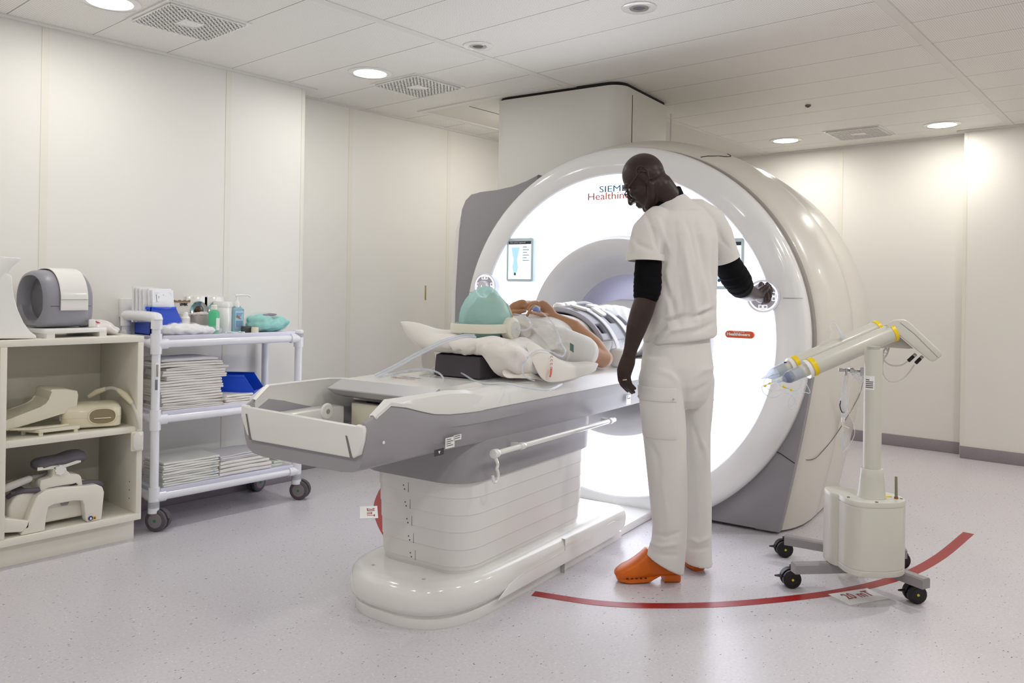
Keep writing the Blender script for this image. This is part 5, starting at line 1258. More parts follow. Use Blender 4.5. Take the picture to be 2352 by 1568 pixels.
# head: two parallel tubes, rear housing
ID = 3.40
A0, A1 = atd(1858, 846, 3.29), atd(2053, 762, 3.325)           # near tube axis, front to rear
ax_ = (A1-A0).normalized(); offv = AW*.085+RH*(-.02)+V((0, 0, .012))
TRN = mat('syringe_clear', (224, 232, 244), .1, trans=.5, ior=1.15, alpha=.55, spec=.8)
NAVY = mat('syringe_navy', (26, 40, 118), .35)
for k in range(2):
    a0, a1 = (A0, A1) if k == 0 else (A0+offv*1.0-ax_*.02, A1+offv)
    R_ = .037 if k == 0 else .034
    br = MB().lathe([(0, 0), (R_*.98, 0), (R_, .006), (R_, (a1-a0).length-.006), (R_*.98, (a1-a0).length), (0, (a1-a0).length)], a0, ax_, n=40, cap=False).build('pressure_barrel', INJ, inj)
    MB().lathe([(R_, .006), (R_+.0025, .006), (R_+.0025, .026), (R_, .026)], a0, ax_, n=40, cap=False, closed=True).build('yellow_band', YEL, br)
    L_ = (a1-a0).length
    MB().lathe([(R_, L_-.018), (R_+.0025, L_-.018), (R_+.0025, L_-.002), (R_, L_-.002)], a0, ax_, n=40, cap=False, closed=True).build('yellow_band', YEL, br)
    MB().lathe([(.0, -.014), (R_*1.05, -.014), (R_*1.07, -.010), (R_*1.05, 0), (0, 0)], a0, ax_, n=40, cap=False).build('front_collar', PLASTG, br)
    MB().lathe([(0, -.075), (.020, -.075), (.021, -.07), (.021, -.045), (.027, -.030), (.027, -.012)], a0, ax_, n=32, cap=False).build('plunger_housing', INJ, br)
    sy = MB().lathe([(.026, -.012), (.0255, -.095), (.022, -.105), (.006, -.128), (.004, -.15), (.0025, -.15), (.004, -.127), (.0195, -.103), (.0235, -.093), (.0245, -.012)], a0, ax_, n=32, cap=False, closed=True).build('syringe', TRN, br)
    if k == 0: MB().lathe([(0, -.122), (.005, -.122), (.019, -.106), (.0235, -.096), (.0235, -.082), (.012, -.080), (0, -.076)], a0, ax_, n=28, cap=False).build('plunger', NAVY, sy)
    else: MB().box(a0-ax_*.03+V((0, 0, .024)), (.03, .012, .006), .002).build('plunger_grip', NAVY, sy)
    MB().tube([a0-ax_*.012+V((0, 0, .026)), a0-ax_*.06+V((0, 0, .0245)), a0-ax_*.092+V((0, 0, .022))], .0022, 8).build('syringe_rib', STEEL, sy)
# rear housing
HB0 = (A1+A1+offv)/2
hd = (atd(2150, 822, 3.40)-atd(2058, 735, 3.40)); hd.normalize(); hn = ax_; hs = hd.cross(AW).normalized()
pl = [(2040, 741), (2052, 733), (2076, 733), (2086, 737), (2162, 808), (2162, 818), (2146, 830), (2136, 829), (2066, 771), (2056, 766), (2034, 757)]
m = MB(); f0 = [atd(u, v, 3.30) for u, v in pl]; f1 = [atd(u, v, 3.45) for u, v in pl]
m.rings([f0, f1]); 
hb = m.build('rear_housing', INJ, inj, ang=30, mods=[('BEVEL', dict(width=.007, segments=3))])
MB().tube([atd(2068, 741, 3.2985), atd(2100, 766, 3.299), atd(2154, 820, 3.2985)], .0006, 6).build('housing_joint', mat('joint_line', (120, 118, 110), .5), hb)
m = MB(); pl2 = [(2036, 765), (2060, 768), (2098, 800), (2085, 801), (2040, 798), (2010, 800), (1985, 806), (1985, 790)]
m.rings([[atd(u, v, 3.365) for u, v in pl2], [atd(u, v, 3.45) for u, v in pl2]]); m.build('head_mount', mat('mount_ivory', (206, 203, 192), .4), inj, ang=30, mods=[('BEVEL', dict(width=.003, segments=2))])
MB().cyl(pz(CTOP-.02), pz(CTOP+.012), .024, n=24).build('swivel', mat('swivel_grey', (182, 180, 172), .4), inj)
# cables with black plugs
for k, (pts, pp) in enumerate(((((2038, 806), (2035, 800), (2028, 812), (2030, 826), (2045, 838), (2068, 839), (2084, 830)), ((2086, 829), (2098, 818))),
                               (((2043, 795), (2038, 812), (2028, 830), (2028, 855), (2040, 873), (2058, 875), (2080, 864), (2100, 838)), ((2103, 834), (2114, 823))))):
    MB().tube(spline([atd(u, v, 3.38) for u, v in pts], 8), .0032, 8).build('cable', mat('cable_ivory%d' % k, (210, 208, 200), .5), inj)
    a, b_ = atd(*pp[0], 3.38), atd(*pp[1], 3.38); MB().cyl(a, b_, .0075, n=16, bev=.002).build('plug', BLACK, inj)
    MB().cyl(b_, b_+(b_-a)*.45, .0075, n=16, bev=.001).build('socket', STEEL, inj)
# coiled clear line behind the column
hx = []
path = spline([atd(2035, 803, 3.43), atd(2022, 830, 3.44), atd(2014, 850, 3.44), atd(2000, 868, 3.43), atd(1985, 872, 3.40), atd(1966, 862, 3.38), atd(1955, 848, 3.38)], 30)
for i, p in enumerate(path):
    a = i*1.0; hx.append(p+RH*(.012*math.cos(a))+V((0, 0, .012*math.sin(a))))
tag(MB().tube(hx, .0012, 5).build('coiled_line', CLEAR), 'thin clear coiled line looped round the injector column', 'tube')
# clamp on the column
cl = MB().cyl(atd(1930, 849, 3.36), atd(1985, 853, 3.40), .006, n=14).build('pole_clamp', STEEL, inj)
MB().box(atd(1984, 853, 3.385), (.024, .024, .034), .003).build('clamp_block', LGREY, cl)
MB().cyl(atd(1931, 845, 3.36), atd(1931, 853, 3.36), .009, n=16).build('clamp_knob', STEEL, cl)
MB().cyl(atd(1950, 849, 3.37), atd(1957, 850, 3.372), .011, n=16).build('clamp_collar', STEEL, cl)
MB().cyl(atd(1944, 846, 3.365), atd(1942, 862, 3.365), .006, n=12).build('clamp_hook', STEEL, cl)
# hanging empty bag and drip chamber
BAGM = mat('drip_bag_clear', (232, 238, 246), .12, trans=.4, ior=1.1, alpha=.5, spec=.8, bump=.4, bscale=80)
dr = thing('drip_line', 'crumpled clear drip bag with chamber and tube hanging from the injector clamp', 'drip line', atd(1938, 1030, 3.365))
D2 = lambda u, v: atd(u, v, 3.365)
m = MB(); m.tube(spline([D2(1942, 862), D2(1940, 880), D2(1938, 905), D2(1936, 925), D2(1939, 945), D2(1937, 958)], 6), [(r, r*.55) for r in np.interp(np.linspace(0, 1, 31), [0, .15, .4, .65, .85, 1], [.005, .008, .011, .017, .012, .006])], 14)
m.build('bag', BAGM, dr)
MB().tube(spline([D2(1931, 920), D2(1929, 932), D2(1934, 946), D2(1940, 946)], 6), .0022, 8).build('bag_fold', INK, dr)
MB().cyl(D2(1936.5, 958), D2(1936.5, 969), .0075, n=16).build('spike_port', PLASTG, dr)
MB().cyl(D2(1936.5, 969), D2(1936, 990), .004, n=12).build('spike', CREAM, dr)
MB().cyl(D2(1937, 977), D2(1950, 983), .0035, .002, n=12).build('vent_cap', PLASTG, dr)
MB().lathe([(.004, 0), (.0085, .004), (.009, .055), (.005, .062), (0, .062)], D2(1935.5, 1025), (0, 0, 1), n=20, cap=True).build('drip_chamber', BAGM, dr)
MB().tube(spline([D2(1936, 1024), D2(1936, 1036), D2(1940, 1035), D2(1955, 1015), D2(1963, 995), D2(1960, 970), D2(1948, 945), D2(1948, 920), D2(1955, 880), D2(1968, 850)], 8), .0015, 6).build('tube', CLEAR, dr)
# connecting tubes at the syringe tips
tp0 = A0-ax_*.15; ITUBE = mat('infusion_tube', (222, 240, 244), .2, alpha=.75, spec=.7)
D3 = lambda u, v, d=3.26: atd(u, v, d)
g = thing('infusion_tubing', 'looped clear infusion tubing with yellow connectors hanging from the syringe tips', 'tubing', D3(1790, 900))
for pts in ([D3(1792, 871), D3(1775, 878), D3(1757, 884), D3(1750, 889), D3(1754, 902), D3(1770, 912), D3(1785, 910), D3(1800, 902), D3(1815, 905), D3(1826, 918), D3(1825, 930), D3(1818, 938), D3(1811, 932), D3(1812, 918), D3(1820, 907), D3(1835, 901), D3(1850, 901), D3(1858, 903), D3(1860, 898), D3(1852, 880), D3(1848, 868)],
            [D3(1790, 858, 3.36), D3(1772, 862, 3.35), D3(1757, 872, 3.33), D3(1756, 886, 3.31), D3(1772, 896), D3(1800, 894), D3(1810, 890)],
            [D3(1789, 874), D3(1791, 884), D3(1800, 889), D3(1812, 893), D3(1824, 897), D3(1834, 893), D3(1841, 880), D3(1848, 868)]):
    MB().tube(spline(pts, 8), .0016, 8).build('tube', ITUBE, g)
for a, b_ in (((1754, 887), (1760, 885)), ((1765, 881), (1770, 879)), ((1797, 886), (1804, 890)), ((1814, 894), (1820, 896))):
    MB().cyl(D3(*a), D3(*b_), .0042, n=12, bev=.001).build('connector', YEL, g)
for a, b_ in (((1760, 885), (1792, 872)), ((1806, 890), (1813, 891))): MB().cyl(D3(*a), D3(*b_), .0034, n=12).build('joint', CLEAR, g)
# empty dropper tube standing on the injector barrel
g = thing('clear_spike_line', 'clear spike and curled tube sticking up from the injector barrel', 'tube', D3(1940, 778, 3.36))
MB().cyl(D3(1919, 745, 3.36), D3(1933, 772, 3.36), .005, .0062, n=16).build('chamber', CLEAR, g)
MB().cyl(D3(1933, 772, 3.36), D3(1935, 775, 3.36), .009, n=16).build('flange', CLEAR, g)
MB().tube(spline([D3(1919, 745, 3.36), D3(1912, 737, 3.36), D3(1905, 740, 3.36), D3(1909, 760, 3.36), D3(1908, 775, 3.36), D3(1895, 783, 3.36), D3(1884, 790, 3.36), D3(1880, 805, 3.36)], 8), .0014, 6).build('tube', CLEAR, g)
# ================================================================== open storage cabinet (room axes)
CABW = mat('cabinet_laminate', (233, 229, 216), .4, spec=.4)
cab = thing('storage_cabinet', 'cream laminate open storage cabinet against the left wall, holding coil parts', 'cabinet', (1.2, 4.0, 0))
YF, YBK = 3.80, 4.24
XR = 1.738
def panel(nm, a, c): return MB().span(a, c, .0015).build(nm, CABW, cab)
panel('plinth', (-.30, 3.845, 0), (1.725, YBK, .099))
panel('bottom_panel', (-.30, YF, .099), (XR, YBK, .130))
panel('top_panel', (-.30, YF, .944), (XR+.002, YBK, .972))
panel('side_panel', (XR-.026, YF, .130), (XR, YBK, .944)); panel('side_panel', (1.138, YF, .130), (1.164, YBK, .944)); panel('side_panel', (-.30, YF, .130), (-.274, YBK, .944))
panel('shelf', (1.164, YF+.004, .515), (XR-.026, YBK-.02, .543)); panel('shelf', (-.274, YF+.004, .515), (1.138, YBK-.02, .543))
panel('back_panel', (-.274, YBK-.02, .130), (XR-.026, YBK, .944))
for z in (.19, .23, .27): MB().cyl((XR-.0262, 3.87, z), (XR-.027, 3.87, z), .003, n=8).build('shelf_pin_hole', GAP, cab)
C6 = lambda u, v, y: aty(u, v, y)
# --- on top: tall white coil former at the photo's left edge
TZ = .972
pl = [(-150, 775), (84, 775), (84, 768), (70, 758), (55, 738), (42, 710), (33, 680), (29, 650), (28, 632), (24, 627), (15, 626), (30, 608), (50, 594), (49, 589), (0, 586), (-150, 580)]
m = MB(); Y1 = 3.84
P0_ = [C6(u, v, Y1) for u, v in pl]
dz0 = min(p.z for p in P0_); P0_ = [V((p.x, p.y, p.z-dz0+TZ+.001)) for p in P0_]
m.rings([P0_, [p+V((0, .17, 0)) for p in P0_]])
o = m.build('coil_shell', PLASTG, None, ang=25, mods=[('BEVEL', dict(width=.004, segments=2))])
tag(o, 'tall white flared coil shell on the cabinet top, cut by the left photo edge', 'coil shell')
# --- head coil on its white sled
Hc = thing('head_coil', 'grey and white tunnel-shaped head coil on a white sled on the cabinet top', 'MRI coil', (1.42, 4.0, TZ))
GRC = mat('coil_grey_blue', (150, 150, 158), .38, bump=.03, bscale=700); GRD = mat('coil_bore_grey', (112, 110, 118), .5)
al = math.radians(9); hx_ = V((math.cos(al), math.sin(al), 0)); hyv = V((-math.sin(al), math.cos(al), 0))   # axis away from the opening; width
hp = C6(118, 751, 3.955); HO = V((hp.x-.078, hp.y+.04, TZ+.044))
def dsh(a, w, h, cz):
    c, s_ = math.cos(a), math.sin(a)
    x = math.copysign(abs(c)**.8, c)*w
    z = cz+s_*(h-cz) if s_ >= 0 else cz+math.copysign(abs(s_)**.45, s_)*cz
    if s_ < 0: x = math.copysign(abs(c)**.35, c)*w
    return x, z
def dring(t, w, h, cz=.125, n=56, z0=0): return [HO+hx_*t+hyv*dsh(2*PI*j/n, w, h-z0, cz-z0)[0]+V((0, 0, z0+dsh(2*PI*j/n, w, h-z0, cz-z0)[1])) for j in range(n)]
def oring(t, r, cz=.132, n=56, rz=None): return [HO+hx_*t+hyv*(r*math.cos(2*PI*j/n))+V((0, 0, cz+(rz or r)*math.sin(2*PI*j/n))) for j in range(n)]
MB().rings([oring(.185, .06), oring(.16, .082), oring(.05, .088, rz=.098), oring(.012, .096, rz=.106), dring(.0, .110, .236, z0=.012), dring(.004, .122, .248, z0=.004), dring(.02, .131, .257), dring(.05, .134, .261), dring(.18, .134, .261), dring(.21, .128, .252), dring(.228, .11, .232, z0=.006)], cap=True).build('coil_body', GRC, Hc, ang=50)
MB().rings([oring(.17, .075), oring(.0505, .0875, rz=.0975)], cap=True).build('coil_bore', GRD, Hc)
G = []
for t in np.linspace(.062, .188, 12):
    row = []
    for j in range(33):
        a = -.02-0*PI + (PI*1.02)*j/32 - .0; x, z = dsh(a-.01, .137, .265, .125)
        row.append(HO+hx_*t+hyv*(-x)+V((0, 0, z)))
    G.append(row)
CPW = mat('coil_cover_white', (236, 234, 229), .25, coat=.3)
low = []
m = MB(); G2 = []
for t in np.linspace(.062, .188, 12):
    row = [HO+hx_*t+hyv*(-.1385)+V((0, 0, z)) for z in (.078, .09, .11)]
    for j in range(26):
        a = PI*j/25*.86+.02; x, z = dsh(PI-a, .1385, .2655, .125); row.append(HO+hx_*t+hyv*x+V((0, 0, z)))
    G2.append(row)
m.grid(G2); cvr = m.build('coil_cover', CPW, Hc, ang=50, mods=[('SOLIDIFY', dict(thickness=.006, offset=1)), ('BEVEL', dict(width=.004, segments=3))])
MB().tube([HO+hx_*t+hyv*(-.1455)+V((0, 0, .127)) for t in (.062, .188)], .0009, 6).build('cover_joint', mat('jt1', (120, 118, 120), .5), cvr)
MB().tube([HO+hx_*t+hyv*(-.1346)+V((0, 0, .098)) for t in (.022, .06)], .001, 6).build('shell_joint', GAP, Hc)
MB().tube([HO+hx_*t+hyv*(-.1346)+V((0, 0, .098)) for t in (.19, .207)], .001, 6).build('shell_joint', GAP, Hc)
m = MB(); m.rings([[HO+hx_*t+hyv*w+V((0, 0, z)) for t, w in ((-.012, -.16), (.27, -.16), (.27, .13), (-.012, .13))] for z in (-.024, -.002)])
sl = m.build('sled', PLASTG, Hc, ang=30, mods=[('BEVEL', dict(width=.005, segments=2))])
for t in (-.005, .235):
    MB().rings([[HO+hx_*(t+a)+hyv*w+V((0, 0, z)) for a, w in ((0, -.158), (.035, -.158), (.035, .12), (0, .12))] for z in (-.0435, -.022)]).build('sled_foot', PLASTG, sl, ang=30)
MB().box(HO+hx_*.21+hyv*(-.137)+V((0, 0, .018)), (.03, .012, .035), .004).build('latch', PLASTG, Hc)
# cushion / bag with red edge
bgm = mat('bag_film_white', (236, 230, 228), .25, coat=.4, bump=.5, bscale=50)
bq = C6(226, 752, 3.98); m = MB(); m.ell(V((bq.x, 4.0, TZ+.035)), (.075, .10, .034), None, 28, 16); m.ell(V((bq.x+.05, 4.0, TZ+.022)), (.05, .09, .02))
o = organic(m, 'plastic_bag', .006, bgm, None, smooth=3, deform=lambda co, no: wob(co, no, .006, (40, 40, 60), 8))
tag(o, 'crinkled white plastic bag with a red edge, right of the head coil', 'plastic bag')
MB().tube(spline([C6(197, 736, 3.93), C6(215, 737, 3.93), C6(235, 745, 3.93), C6(250, 757, 3.93)], 6), .003, 8).build('red_edge', mat('bag_red', (200, 40, 60), .4), o)
# --- middle shelf: cream wedge, flat tray and small box coil with its cable
SZ = .543
wpl = [(-.02, 0), (.10, .028), (.24, .06), (.262, .066), (.268, .13), (.262, .15), (.215, .162), (.155, .166), (.148, .158), (.148, .12), (.135, .10), (.11, .085), (.0, .055), (-.05, .04), (-.06, .02)]
wx = C6(15, 985, 3.93)
MB_ = MB().prism([(a, b) for a, b in wpl], (wx.x+.015, 3.90, SZ+.03), (1, 0, 0), (0, 0, 1), (0, 1, 0), .18, .006, 3)
tag(MB_.build('positioning_wedge', CREAM, ang=30), 'cream plastic wedge with a raised back leaning on the left of the middle shelf', 'positioning wedge')
tr = thing('coil_base_plate', 'thin cream base plate on short feet lying in front of the wedge on the shelf', 'base plate', (1.33, 3.88, SZ))
b0 = C6(90, 996, 3.84); b1 = C6(184, 985, 3.84); b2 = C6(152, 968, 3.95); b3 = C6(40, 975, 3.95)
f = lambda q, z: V((q.x, q.y, SZ+z))
MB().rings([[f(q, z) for q in (b3, b0, b1, b2)] for z in (.014, .030)]).build('plate', CREAM, tr, ang=30, mods=[('BEVEL', dict(width=.003, segments=2))])
for q in (b0+V((.01, .012, 0)), b1+V((-.015, .012, 0)), b3+V((.02, -.01, 0)), b2+V((-.02, -.01, 0))): MB().span((q.x-.008, q.y-.006, SZ), (q.x+.008, q.y+.006, SZ+.016)).build('foot', CREAM, tr)
w0 = [C6(22, 972, 3.90), C6(120, 955, 3.87), C6(158, 966, 3.87), C6(140, 972, 3.85), C6(70, 982, 3.85)]
MB().rings([[V((q.x, q.y, SZ+.031+z)) for q in w0] for z in (0, .008)]).build('sloped_rest', CREAM, tr, ang=30)
bx = thing('box_coil', 'cream box-shaped coil with an arched opening and a cable, right side of the middle shelf', 'MRI coil', (1.58, 3.90, SZ))
CRM2 = mat('coil_cream', (236, 228, 200), .3, coat=.2)
th_ = math.radians(-20); ex_ = V((math.cos(th_), math.sin(th_), 0)); ey_ = V((-math.sin(th_), math.cos(th_), 0)); bo_ = C6(228, 985, 3.85); bo_ = V((bo_.x+.0, 3.945, SZ+.008))
def bxr(z, g, w=.125, d=.09): return [bo_+ex_*a+ey_*b+V((0, 0, z)) for a, b in rrect(2*(w+g), 2*(d+g), .03, 6)]
MB().rings([bxr(.0, -.012), bxr(.006, -.002), bxr(.045, 0), bxr(.0455, -.0015), bxr(.0475, -.0015), bxr(.048, 0), bxr(.085, -.001), bxr(.10, -.012), bxr(.106, -.03), bxr(.11, -.06)]).build('coil_box', CRM2, bx, ang=40)
fq = bo_-ey_*.0905+ex_*.045
ar = [(.054*math.copysign(abs(math.cos(a))**.8, math.cos(a)), .052+.034*math.copysign(abs(math.sin(a))**.8, math.sin(a))) for a in np.linspace(0, 2*PI, 33)[:-1]]
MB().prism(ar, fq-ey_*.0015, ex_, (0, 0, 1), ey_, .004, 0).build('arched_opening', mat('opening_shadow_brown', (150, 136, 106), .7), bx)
MB().rings([[fq-ey_*y+ex_*(a*k)+V((0, 0, .05+(b-.05)*k)) for a, b in ar] for k, y in ((1.0, .001), (1.0, .0045), (1.1, .004), (1.12, .0))], cap=False).build('opening_rim', CRM2, bx)
MB().box(fq-ey_*.005+V((0, 0, .044)), (.07, .012, .004), .001, rot=Matrix.Rotation(th_, 3, 'Z')).build('inner_shelf', CRM2, bx)
MB().ell(bo_+ex_*.02-ey_*.02+V((0, 0, .108)), (.018, .012, .004)).build('top_button', PLASTG, bx)
lq = bo_-ex_*.1255
for b in (-.045, .03):
    MB().box(lq+ey_*b+V((0, 0, .05)), (.008, .034, .03), .006, 3, rot=Matrix.Rotation(th_, 3, 'Z')).build('side_knob', PLASTG, bx)
q1 = [C6(206, 910, 4.02), C6(222, 900, 4.0), C6(238, 894, 3.97), C6(258, 891, 3.93), C6(275, 898, 3.90), C6(295, 915, 3.86), C6(308, 935, 3.82), C6(316, 960, 3.79), C6(320, 985, 3.785)]
cs_ = spline(q1, 8)
MB().tube(cs_, .0085, 12).build('cable', mat('coil_cable_grey', (206, 202, 192), .45), bx)
MB().chain([cs_[0], cs_[8], cs_[17]], [.011, .014, .011], n=18).build('cable_sleeve', CRM2, bx)
MB().chain([cs_[31], cs_[37], cs_[44]], [.011, .0155, .011], n=18).build('cable_sleeve', CRM2, bx)
pq = C6(318, 1012, 3.775); m = MB(); m.prism(rrect(.034, .085, .016, 6), pq, V((.8, -.6, 0)), (0, 0, 1), V((-.6, -.8, 0)), .018, .004); m.build('cable_plug', PLASTG, bx)
m = MB(); m.prism(rrect(.05, .09, .006, 3), pq-V((-.6, -.8, 0))*.03-V((.01, 0, .004)), V((.8, -.6, 0)), (0, 0, 1), V((-.6, -.8, 0)), .03, .003); m.build('plug_body', CREAM, bx)
# --- bottom shelf: big arch-shaped coil with a padded head rest
BZ = .130
kc = thing('breast_coil', 'large white arch-shaped coil with grey padded rest on the bottom shelf of the cabinet', 'MRI coil', (1.45, 3.95, BZ))
KW = mat('coil_ivory', (234, 230, 218), .3, coat=.2); KG = mat('coil_pad_grey', (100, 97, 104), .6, bump=.15, bscale=400)
Yk = 3.812
Kp = lambda u, v, y=Yk: C6(u, v, y)
archo = [(47, 1237), (60, 1205), (72, 1170), (85, 1140), (105, 1126), (140, 1120), (190, 1116), (222, 1112), (236, 1118), (240, 1130), (238, 1150), (235, 1180), (233, 1208), (200, 1215), (197, 1190), (194, 1160), (190, 1150), (170, 1150), (125, 1158), (112, 1164), (107, 1185), (103, 1236)]
A_ = [Kp(u, v) for u, v in archo]; zmin = min(p.z for p in A_); A_ = [V((p.x, p.y, max(p.z, BZ+.001))) for p in A_]
m = MB(); m.rings([A_, [p+V((0, .05, 0)) for p in A_]]); m.build('arch', KW, kc, ang=40, mods=[('BEVEL', dict(width=.006, segments=3))])
A2 = [p+V((.0, .20, 0)) for p in A_]; m = MB(); m.rings([A2, [p+V((0, .05, 0)) for p in A2]]); m.build('arch', KW, kc, ang=40, mods=[('BEVEL', dict(width=.006, segments=3))])
dk = [(18, 1200), (20, 1165), (35, 1140), (60, 1128), (100, 1124), (190, 1117), (225, 1116), (230, 1130), (225, 1190), (180, 1196), (90, 1204)]
D_ = [Kp(u, v, Yk+.05) for u, v in dk]; D_ = [V((p.x, p.y, max(p.z, BZ+.02))) for p in D_]
m = MB(); m.rings([D_, [p+V((0, .15, 0)) for p in D_]]); m.build('shell', KW, kc, ang=40, mods=[('BEVEL', dict(width=.012, segments=3))])
ft_ = [Kp(-8, 1188), Kp(70, 1196), Kp(68, 1212), Kp(50, 1222), Kp(-8, 1225)]
m = MB(); m.rings([ft_, [p+V((0, .18, 0)) for p in ft_]]); m.build('foot_rail', KW, kc, ang=40, mods=[('BEVEL', dict(width=.006, segments=3))])
pad = spline([Kp(20, 1140, Yk+.1), Kp(45, 1128, Yk+.06), Kp(100, 1124, Yk+.04), Kp(170, 1112, Yk+.04), Kp(215, 1107, Yk+.05), Kp(232, 1112, Yk+.07)], 6)
MB().chain(pad, [(.011, .012)]*len(pad), n=14).build('rim_pad', KG, kc)
m = MB(); m.rings([[Kp(u, v, y)+V((0, 0, dz)) for u, v, y in ((25, 1135, Yk+.06), (225, 1112, Yk+.06), (225, 1106, Yk+.18), (25, 1122, Yk+.18))] for dz in (0, .01)]); m.build('deck_pad', KG, kc, ang=30)
bl = [(93, 1132), (92, 1113), (94, 1103), (118, 1096), (122, 1090), (122, 1072), (140, 1068), (152, 1070), (154, 1080), (162, 1088), (182, 1089), (187, 1095), (190, 1114)]
B_ = [Kp(u, v, Yk+.03) for u, v in bl]; m = MB(); m.rings([B_, [p+V((0, .13, 0)) for p in B_]]); m.build('rest_bracket', KW, kc, ang=30, mods=[('BEVEL', dict(width=.004, segments=2))])
MB().box(Kp(142, 1121, Yk+.03), (.125, .004, .008), .001, rot=Matrix.Rotation(-.17, 3, 'Y')).build('slot', GAP, kc)
kq = Kp(136, 1078, Yk+.03); m = MB(); m.rings([[kq+V((math.cos(a)*r, -y, math.sin(a)*r)) for a, r in [(2*PI*j/48, .021+.002*math.cos(8*2*PI*j/48)) for j in range(48)]] for y in (0, .016)]); m.build('star_knob', PLASTG, kc, ang=30)
pp_ = [Kp(88, 1066, Yk+.09), Kp(110, 1060, Yk+.09), Kp(135, 1056, Yk+.09), Kp(160, 1048, Yk+.09), Kp(178, 1047, Yk+.09)]
m = MB(); m.chain(spline(pp_, 5), [(.065, r) for r in np.interp(np.linspace(0, 1, 21), [0, .3, .6, 1], [.027, .024, .026, .032])], n=20, ref=(0, 1, 0)); 
organic(m, 'head_pad', .006, KG, kc, smooth=3)
MB().rings([[Kp(u, v, y)+V((0, 0, dz)) for u, v, y in ((86, 1078, Yk+.03), (150, 1070, Yk+.03), (186, 1058, Yk+.03), (186, 1054, Yk+.15), (86, 1074, Yk+.15))] for dz in (-.006, .008)]).build('pad_plate', KW, kc, ang=30)
MB().chain([Kp(-5, 1128, Yk+.02), Kp(40, 1110, Yk+.03), Kp(66, 1100, Yk+.05)], [.017, .016, .015], n=18).build('cable_sleeve', mat('sleeve_grey', (196, 192, 184), .45), kc)
MB().tube([Kp(64, 1100, Yk+.05), Kp(90, 1092, Yk+.08), Kp(120, 1080, Yk+.12)], .009, 12).build('cable', mat('cable_grey2', (150, 146, 142), .5), kc)
sq = Kp(208, 1190, Yk-.003); MB().cyl(sq, sq+V((0, -.0012, 0)), .0105, n=28).build('blue_mark', mat('mark_blue', (40, 56, 130), .4), kc)
MB().prism([(-.004, -.005), (.003, -.006), (.006, .0), (.0, .006), (-.003, .003)], sq+V((0, -.0025, 0)), (1, 0, 0), (0, 0, 1), (0, 1, 0), .001).build('mark_print', PAPER, kc)
sq = Kp(217, 1189, Yk-.003); MB().box(sq, (.013, .002, .013)).build('yellow_mark', mat('mark_yellow', (220, 176, 30), .4), kc)
MB().prism([(-.004, -.003), (.004, -.003), (0, .004)], sq+V((0, -.002, 0)), (1, 0, 0), (0, 0, 1), (0, 1, 0), .001).build('mark_print', INK, kc)
sq = Kp(148, 1156, Yk+.045); MB().prism([(-.018, .004), (.018, .004), (.012, -.008), (-.012, -.008)], sq, (1, 0, 0), (0, 0, 1), (0, -1, 0), .004, .001).build('grey_catch', GREY, kc)
# hint of the things in the left cell
o = MB().chain([V((1.10, 3.90, .20)), V((.95, 3.98, .20))], [.05, .05], n=20).build('rolled_pad', PLAST); tag(o, 'white rolled pad at the far left edge, in the left cell of the cabinet', 'pad')
o.location.z = .131
# ================================================================== white pipe cart (room axes)
PVC = mat('white_pipe', (238, 239, 244), .22, coat=.4)
SHELF = mat('cart_shelf_lilac', (222, 222, 238), .35, coat=.2)
cart = thing('pipe_cart', 'white three-shelf pipe trolley on grey double casters beside the storage cabinet', 'cart', (2.25, 4.04, 0))
CX0, CX1, CY0, CY1 = 1.838, 2.66, 3.885, 4.225
RP = .021; RFT = .027
ZS = (.925, .55, .168)                       # pipe heights of the shelves
def pipe(nm, a, b): return MB().cyl(a, b, RP, n=24).build(nm, PVC, cart)
def fit(c, d, L): 
    c, d = V(c), V(d); return MB().lathe([(RP, -L/2), (RFT, -L/2), (RFT, L/2), (RP, L/2)], c, d, n=24, cap=False, closed=True)
posts = [(CX0, CY0, 1.06), (CX1, CY0, .95), (CX0, CY1, 1.06), (CX1, CY1, .95)]
for x, y, zt in posts:
    po = pipe('post', (x, y, .115), (x, y, zt))
    for z in ZS:
        up_ = .05 if z != ZS[0] or zt > 1 else .028
        m = fit((x, y, z+(up_-.05)/2), (0, 0, 1), .05+up_)
        dx = 1 if x == CX0 else -1; dy = 1 if y == CY0 else -1
        m.lathe([(RP, .0), (RFT, .0), (RFT, .055), (RP, .055)], (x, y, z), (dx, 0, 0), n=24, cap=False, closed=True)
        m.lathe([(RP, .0), (RFT, .0), (RFT, .055), (RP, .055)], (x, y, z), (0, dy, 0), n=24, cap=False, closed=True)
        m.build('pipe_tee', PVC, po)
    if zt < 1: MB().lathe([(RFT, .93), (RFT, .965), (RFT*.8, .972), (0, .974)], (x, y, 0), n=24, cap=False).build('post_cap', PVC, po)
    MB().lathe([(0, .092), (RFT, .092), (RFT, .15), (RP, .15)], (x, y, 0), n=24, cap=False).build('foot_sleeve', PVC, po)
for z in ZS:
    for y in (CY0, CY1): pipe('long_rail', (CX0, y, z), (CX1, y, z))
    for x in (CX0, CX1): pipe('short_rail', (x, CY0, z), (x, CY1, z))
    MB().span((CX0+.02, CY0-.008, z+.020), (CX1-.02, CY1, z+.034), .004).build('shelf', SHELF, cart)
    MB().span((CX0+.03, CY0-.012, z+.016), (CX1-.03, CY0-.006, z+.040), .002).build('shelf_lip', SHELF, cart)
# handle
hz_ = 1.055
MB().tube(spline([V((CX0, CY0, 1.0)), V((CX0, CY0, 1.04)), V((CX0, CY0+.025, hz_)), V((CX0, CY1-.025, hz_)), V((CX0, CY1, 1.04)), V((CX0, CY1, 1.0))], 6), RFT, 20).build('handle', PVC, cart)
